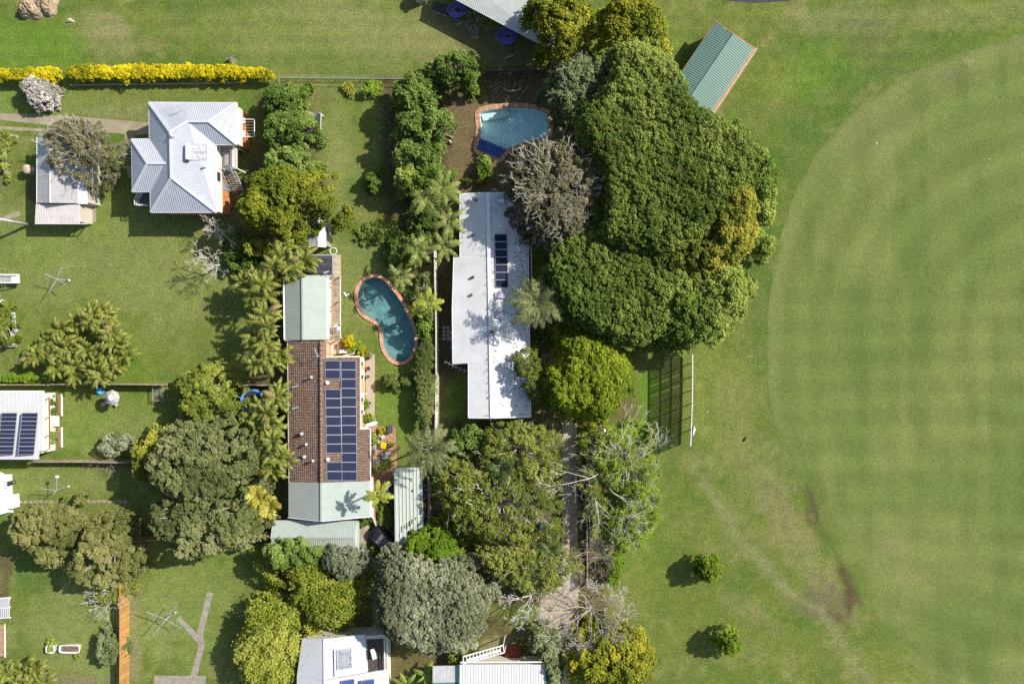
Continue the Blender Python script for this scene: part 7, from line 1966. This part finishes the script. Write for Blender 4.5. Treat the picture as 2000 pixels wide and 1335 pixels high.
loft([(-2.0,.72,.66,.92,1.05),(-1.5,.78,.64,.95,1.45),(-.6,.80,.66,.96,1.56),(.2,.80,.66,.96,1.52),(.55,.80,.64,.96,1.38),(1.1,.78,.70,.95,1.02)], GLASS, 'cabin_glass', car)
loft([(-1.55,.66,.60,1.44,1.50),(-.6,.68,.62,1.52,1.61),(.1,.68,.62,1.50,1.57),(.4,.66,.60,1.42,1.47)], PAINT, 'roof', car)
MB().slab([CP(.62, -.58, 1.40), CP(1.05, -.66, 1.10), CP(1.05, .66, 1.10), CP(.62, .58, 1.40)], .02).build('windscreen', M('windscreen_glass', (.20, .22, .18), rough=.12, var=.3, scale=3, spec=.6), car)
for s in (-1, 1):
    MB().lathe(CP(1.98, s * .58, .66), [(.06, -.06), (.15, 0), (.12, .09), (.02, .12)], 10, .7).build('headlight', M('headlight_lens', (.70, .70, .72), rough=.1), car, True)
    MB().box(CP(.85, s * .98, 1.02), (.2, .2, .14), Matrix.Rotation(math.atan2(fx.y, fx.x), 3, 'Z')).build('mirror', PAINT, car)
    MB().slab([CP(-.55, s * .66 - .02, 1.60), CP(.1, s * .66 - .02, 1.585), CP(.1, s * .66 + .02, 1.585), CP(-1.4, s * .66 + .02, 1.55)], .03).build('roof_rail', GREYMETAL, car)
    for x in (1.4, -1.4):
        w_ = MB().tube([CP(x, s * .70, .32), CP(x, s * .91, .32)], .33, 18).build('wheel', DARK, car)
        MB().tube([CP(x, s * .90, .32), CP(x, s * .925, .32)], .2, 12).build('rim', GREYMETAL, w_)

# ---- sight screen on the playing field's edge
sc_ = thing('sight_screen', 'tall slatted white sight screen seen edge-on beside the playing field', 'sight screen', W(1350, 765, 0))
HS, TILT = 3.75, -.62
def SP(py, z, off=0):
    px = 1352.2 - (py - 668) * .018 + 1.6 * math.sin((py - 668) / 192 * math.pi)
    p = W(px, py, 0); return Vector((p.x + TILT * z / HS + off, p.y, z))
for i in range(7):
    y = 682 + i * 26.3 if i < 6 else 838
    MB().bar(SP(y, 0), SP(y, HS), .09).build('post', WHITE, sc_)
segs = 12
for zz, hh in ((.95, .22), (1.85, .14), (2.75, .14), (HS, .14)):
    for i in range(segs):
        ya, yb = 668 + 192 * i / segs, 668 + 192 * (i + 1) / segs + .6
        MB().bar(SP(ya, zz), SP(yb, zz), .10, hh, Vector((0, 0, 1))).build('rail', WHITE, sc_)
sl2 = MB()
for i in range(112):
    y = 668.5 + i * 191 / 111
    if i % 3 == 0 or random.Random(i).random() > .06: sl2.bar(SP(y, 1.0), SP(y, HS - .05), .075, .012, Vector((1, 0, 0)))
o = sl2.build('slats', WHITE, sc_); o['kind'] = 'stuff'
pk = thing('loose_poles', 'two short white poles lying against the foot of the sight screen', 'poles', W(1355, 845, 0))
for a, b_ in (((1352.5,852),(1356,832)), ((1354,851),(1358,836))): MB().tube([W(*a, .1), W(*b_, .1)], .06, 6).build('pole', WHITE, pk, True)
for i, (x, y, x2, y2, lab, m) in enumerate(((1453,861,1458,852,'short dark stick on the grass right of the sight screen',M('dark_stick', (.06, .045, .04))), (1379.5,802.5,1382.5,805.5,'tiny white peg on the grass beside the sight screen',WHITE), (1709.5,282,1713.5,279,'tiny white litter scrap on the upper playing field',WHITE), (1929,313,1933,310,'tiny pale scrap near the right edge of the playing field',WPOT))):
    t_ = thing('scrap', lab, 'litter', W(x, y, 0)); MB().tube([W(x, y, .05), W((x + x2) / 2, (y + y2) / 2, .09), W(x2, y2, .05)], [.03, .05, .03] if i else [.1, .13, .06], 6).build('piece', m, t_, True)

# ---- fallen leaves gathered on roofs and paving, parts of what they lie on
def litter(parent, n, seed, where, zf, cols=(.20, .13, .06), size=.11):
    r = np.random.default_rng(seed); V = []; F = []
    k = 0
    while k < n:
        px, py = where(r); z = zf(px, py) + .035; p = W(px, py, z); a = r.uniform(0, 6.28); s = size * r.uniform(.5, 1.3)
        d = Vector((math.cos(a), math.sin(a), r.uniform(-.1, .1))) * s; e = Vector((-math.sin(a), math.cos(a), r.uniform(-.1, .1))) * s * .4
        b = len(V); V += [p - d, p + e, p + d, p - e]; F.append((b, b + 1, b + 2, b + 3)); k += 1
    o = MB().add(V, F).build('fallen_leaves', M('fallen_leaf', (.20, .13, .06), var=.4, scale=9), parent); o['kind'] = 'stuff'
litter(g7, 420, 61, lambda r: ((lambda t: (1031 - abs(r.normal(0, 22)), 400 + t * 410))(r.random())), lambda x, y: W7(x, y)[2])
litter(g7, 260, 62, lambda r: (r.normal(957, 5), r.uniform(400, 812)), lambda x, y: ZR7 + .05)
litter(g4, 120, 63, lambda r: (568 + abs(r.normal(0, 6)), r.uniform(680, 940)), lambda x, y: EZ + .12 + (x - 566) / 61 * 1.5)
sheet_leaf = None
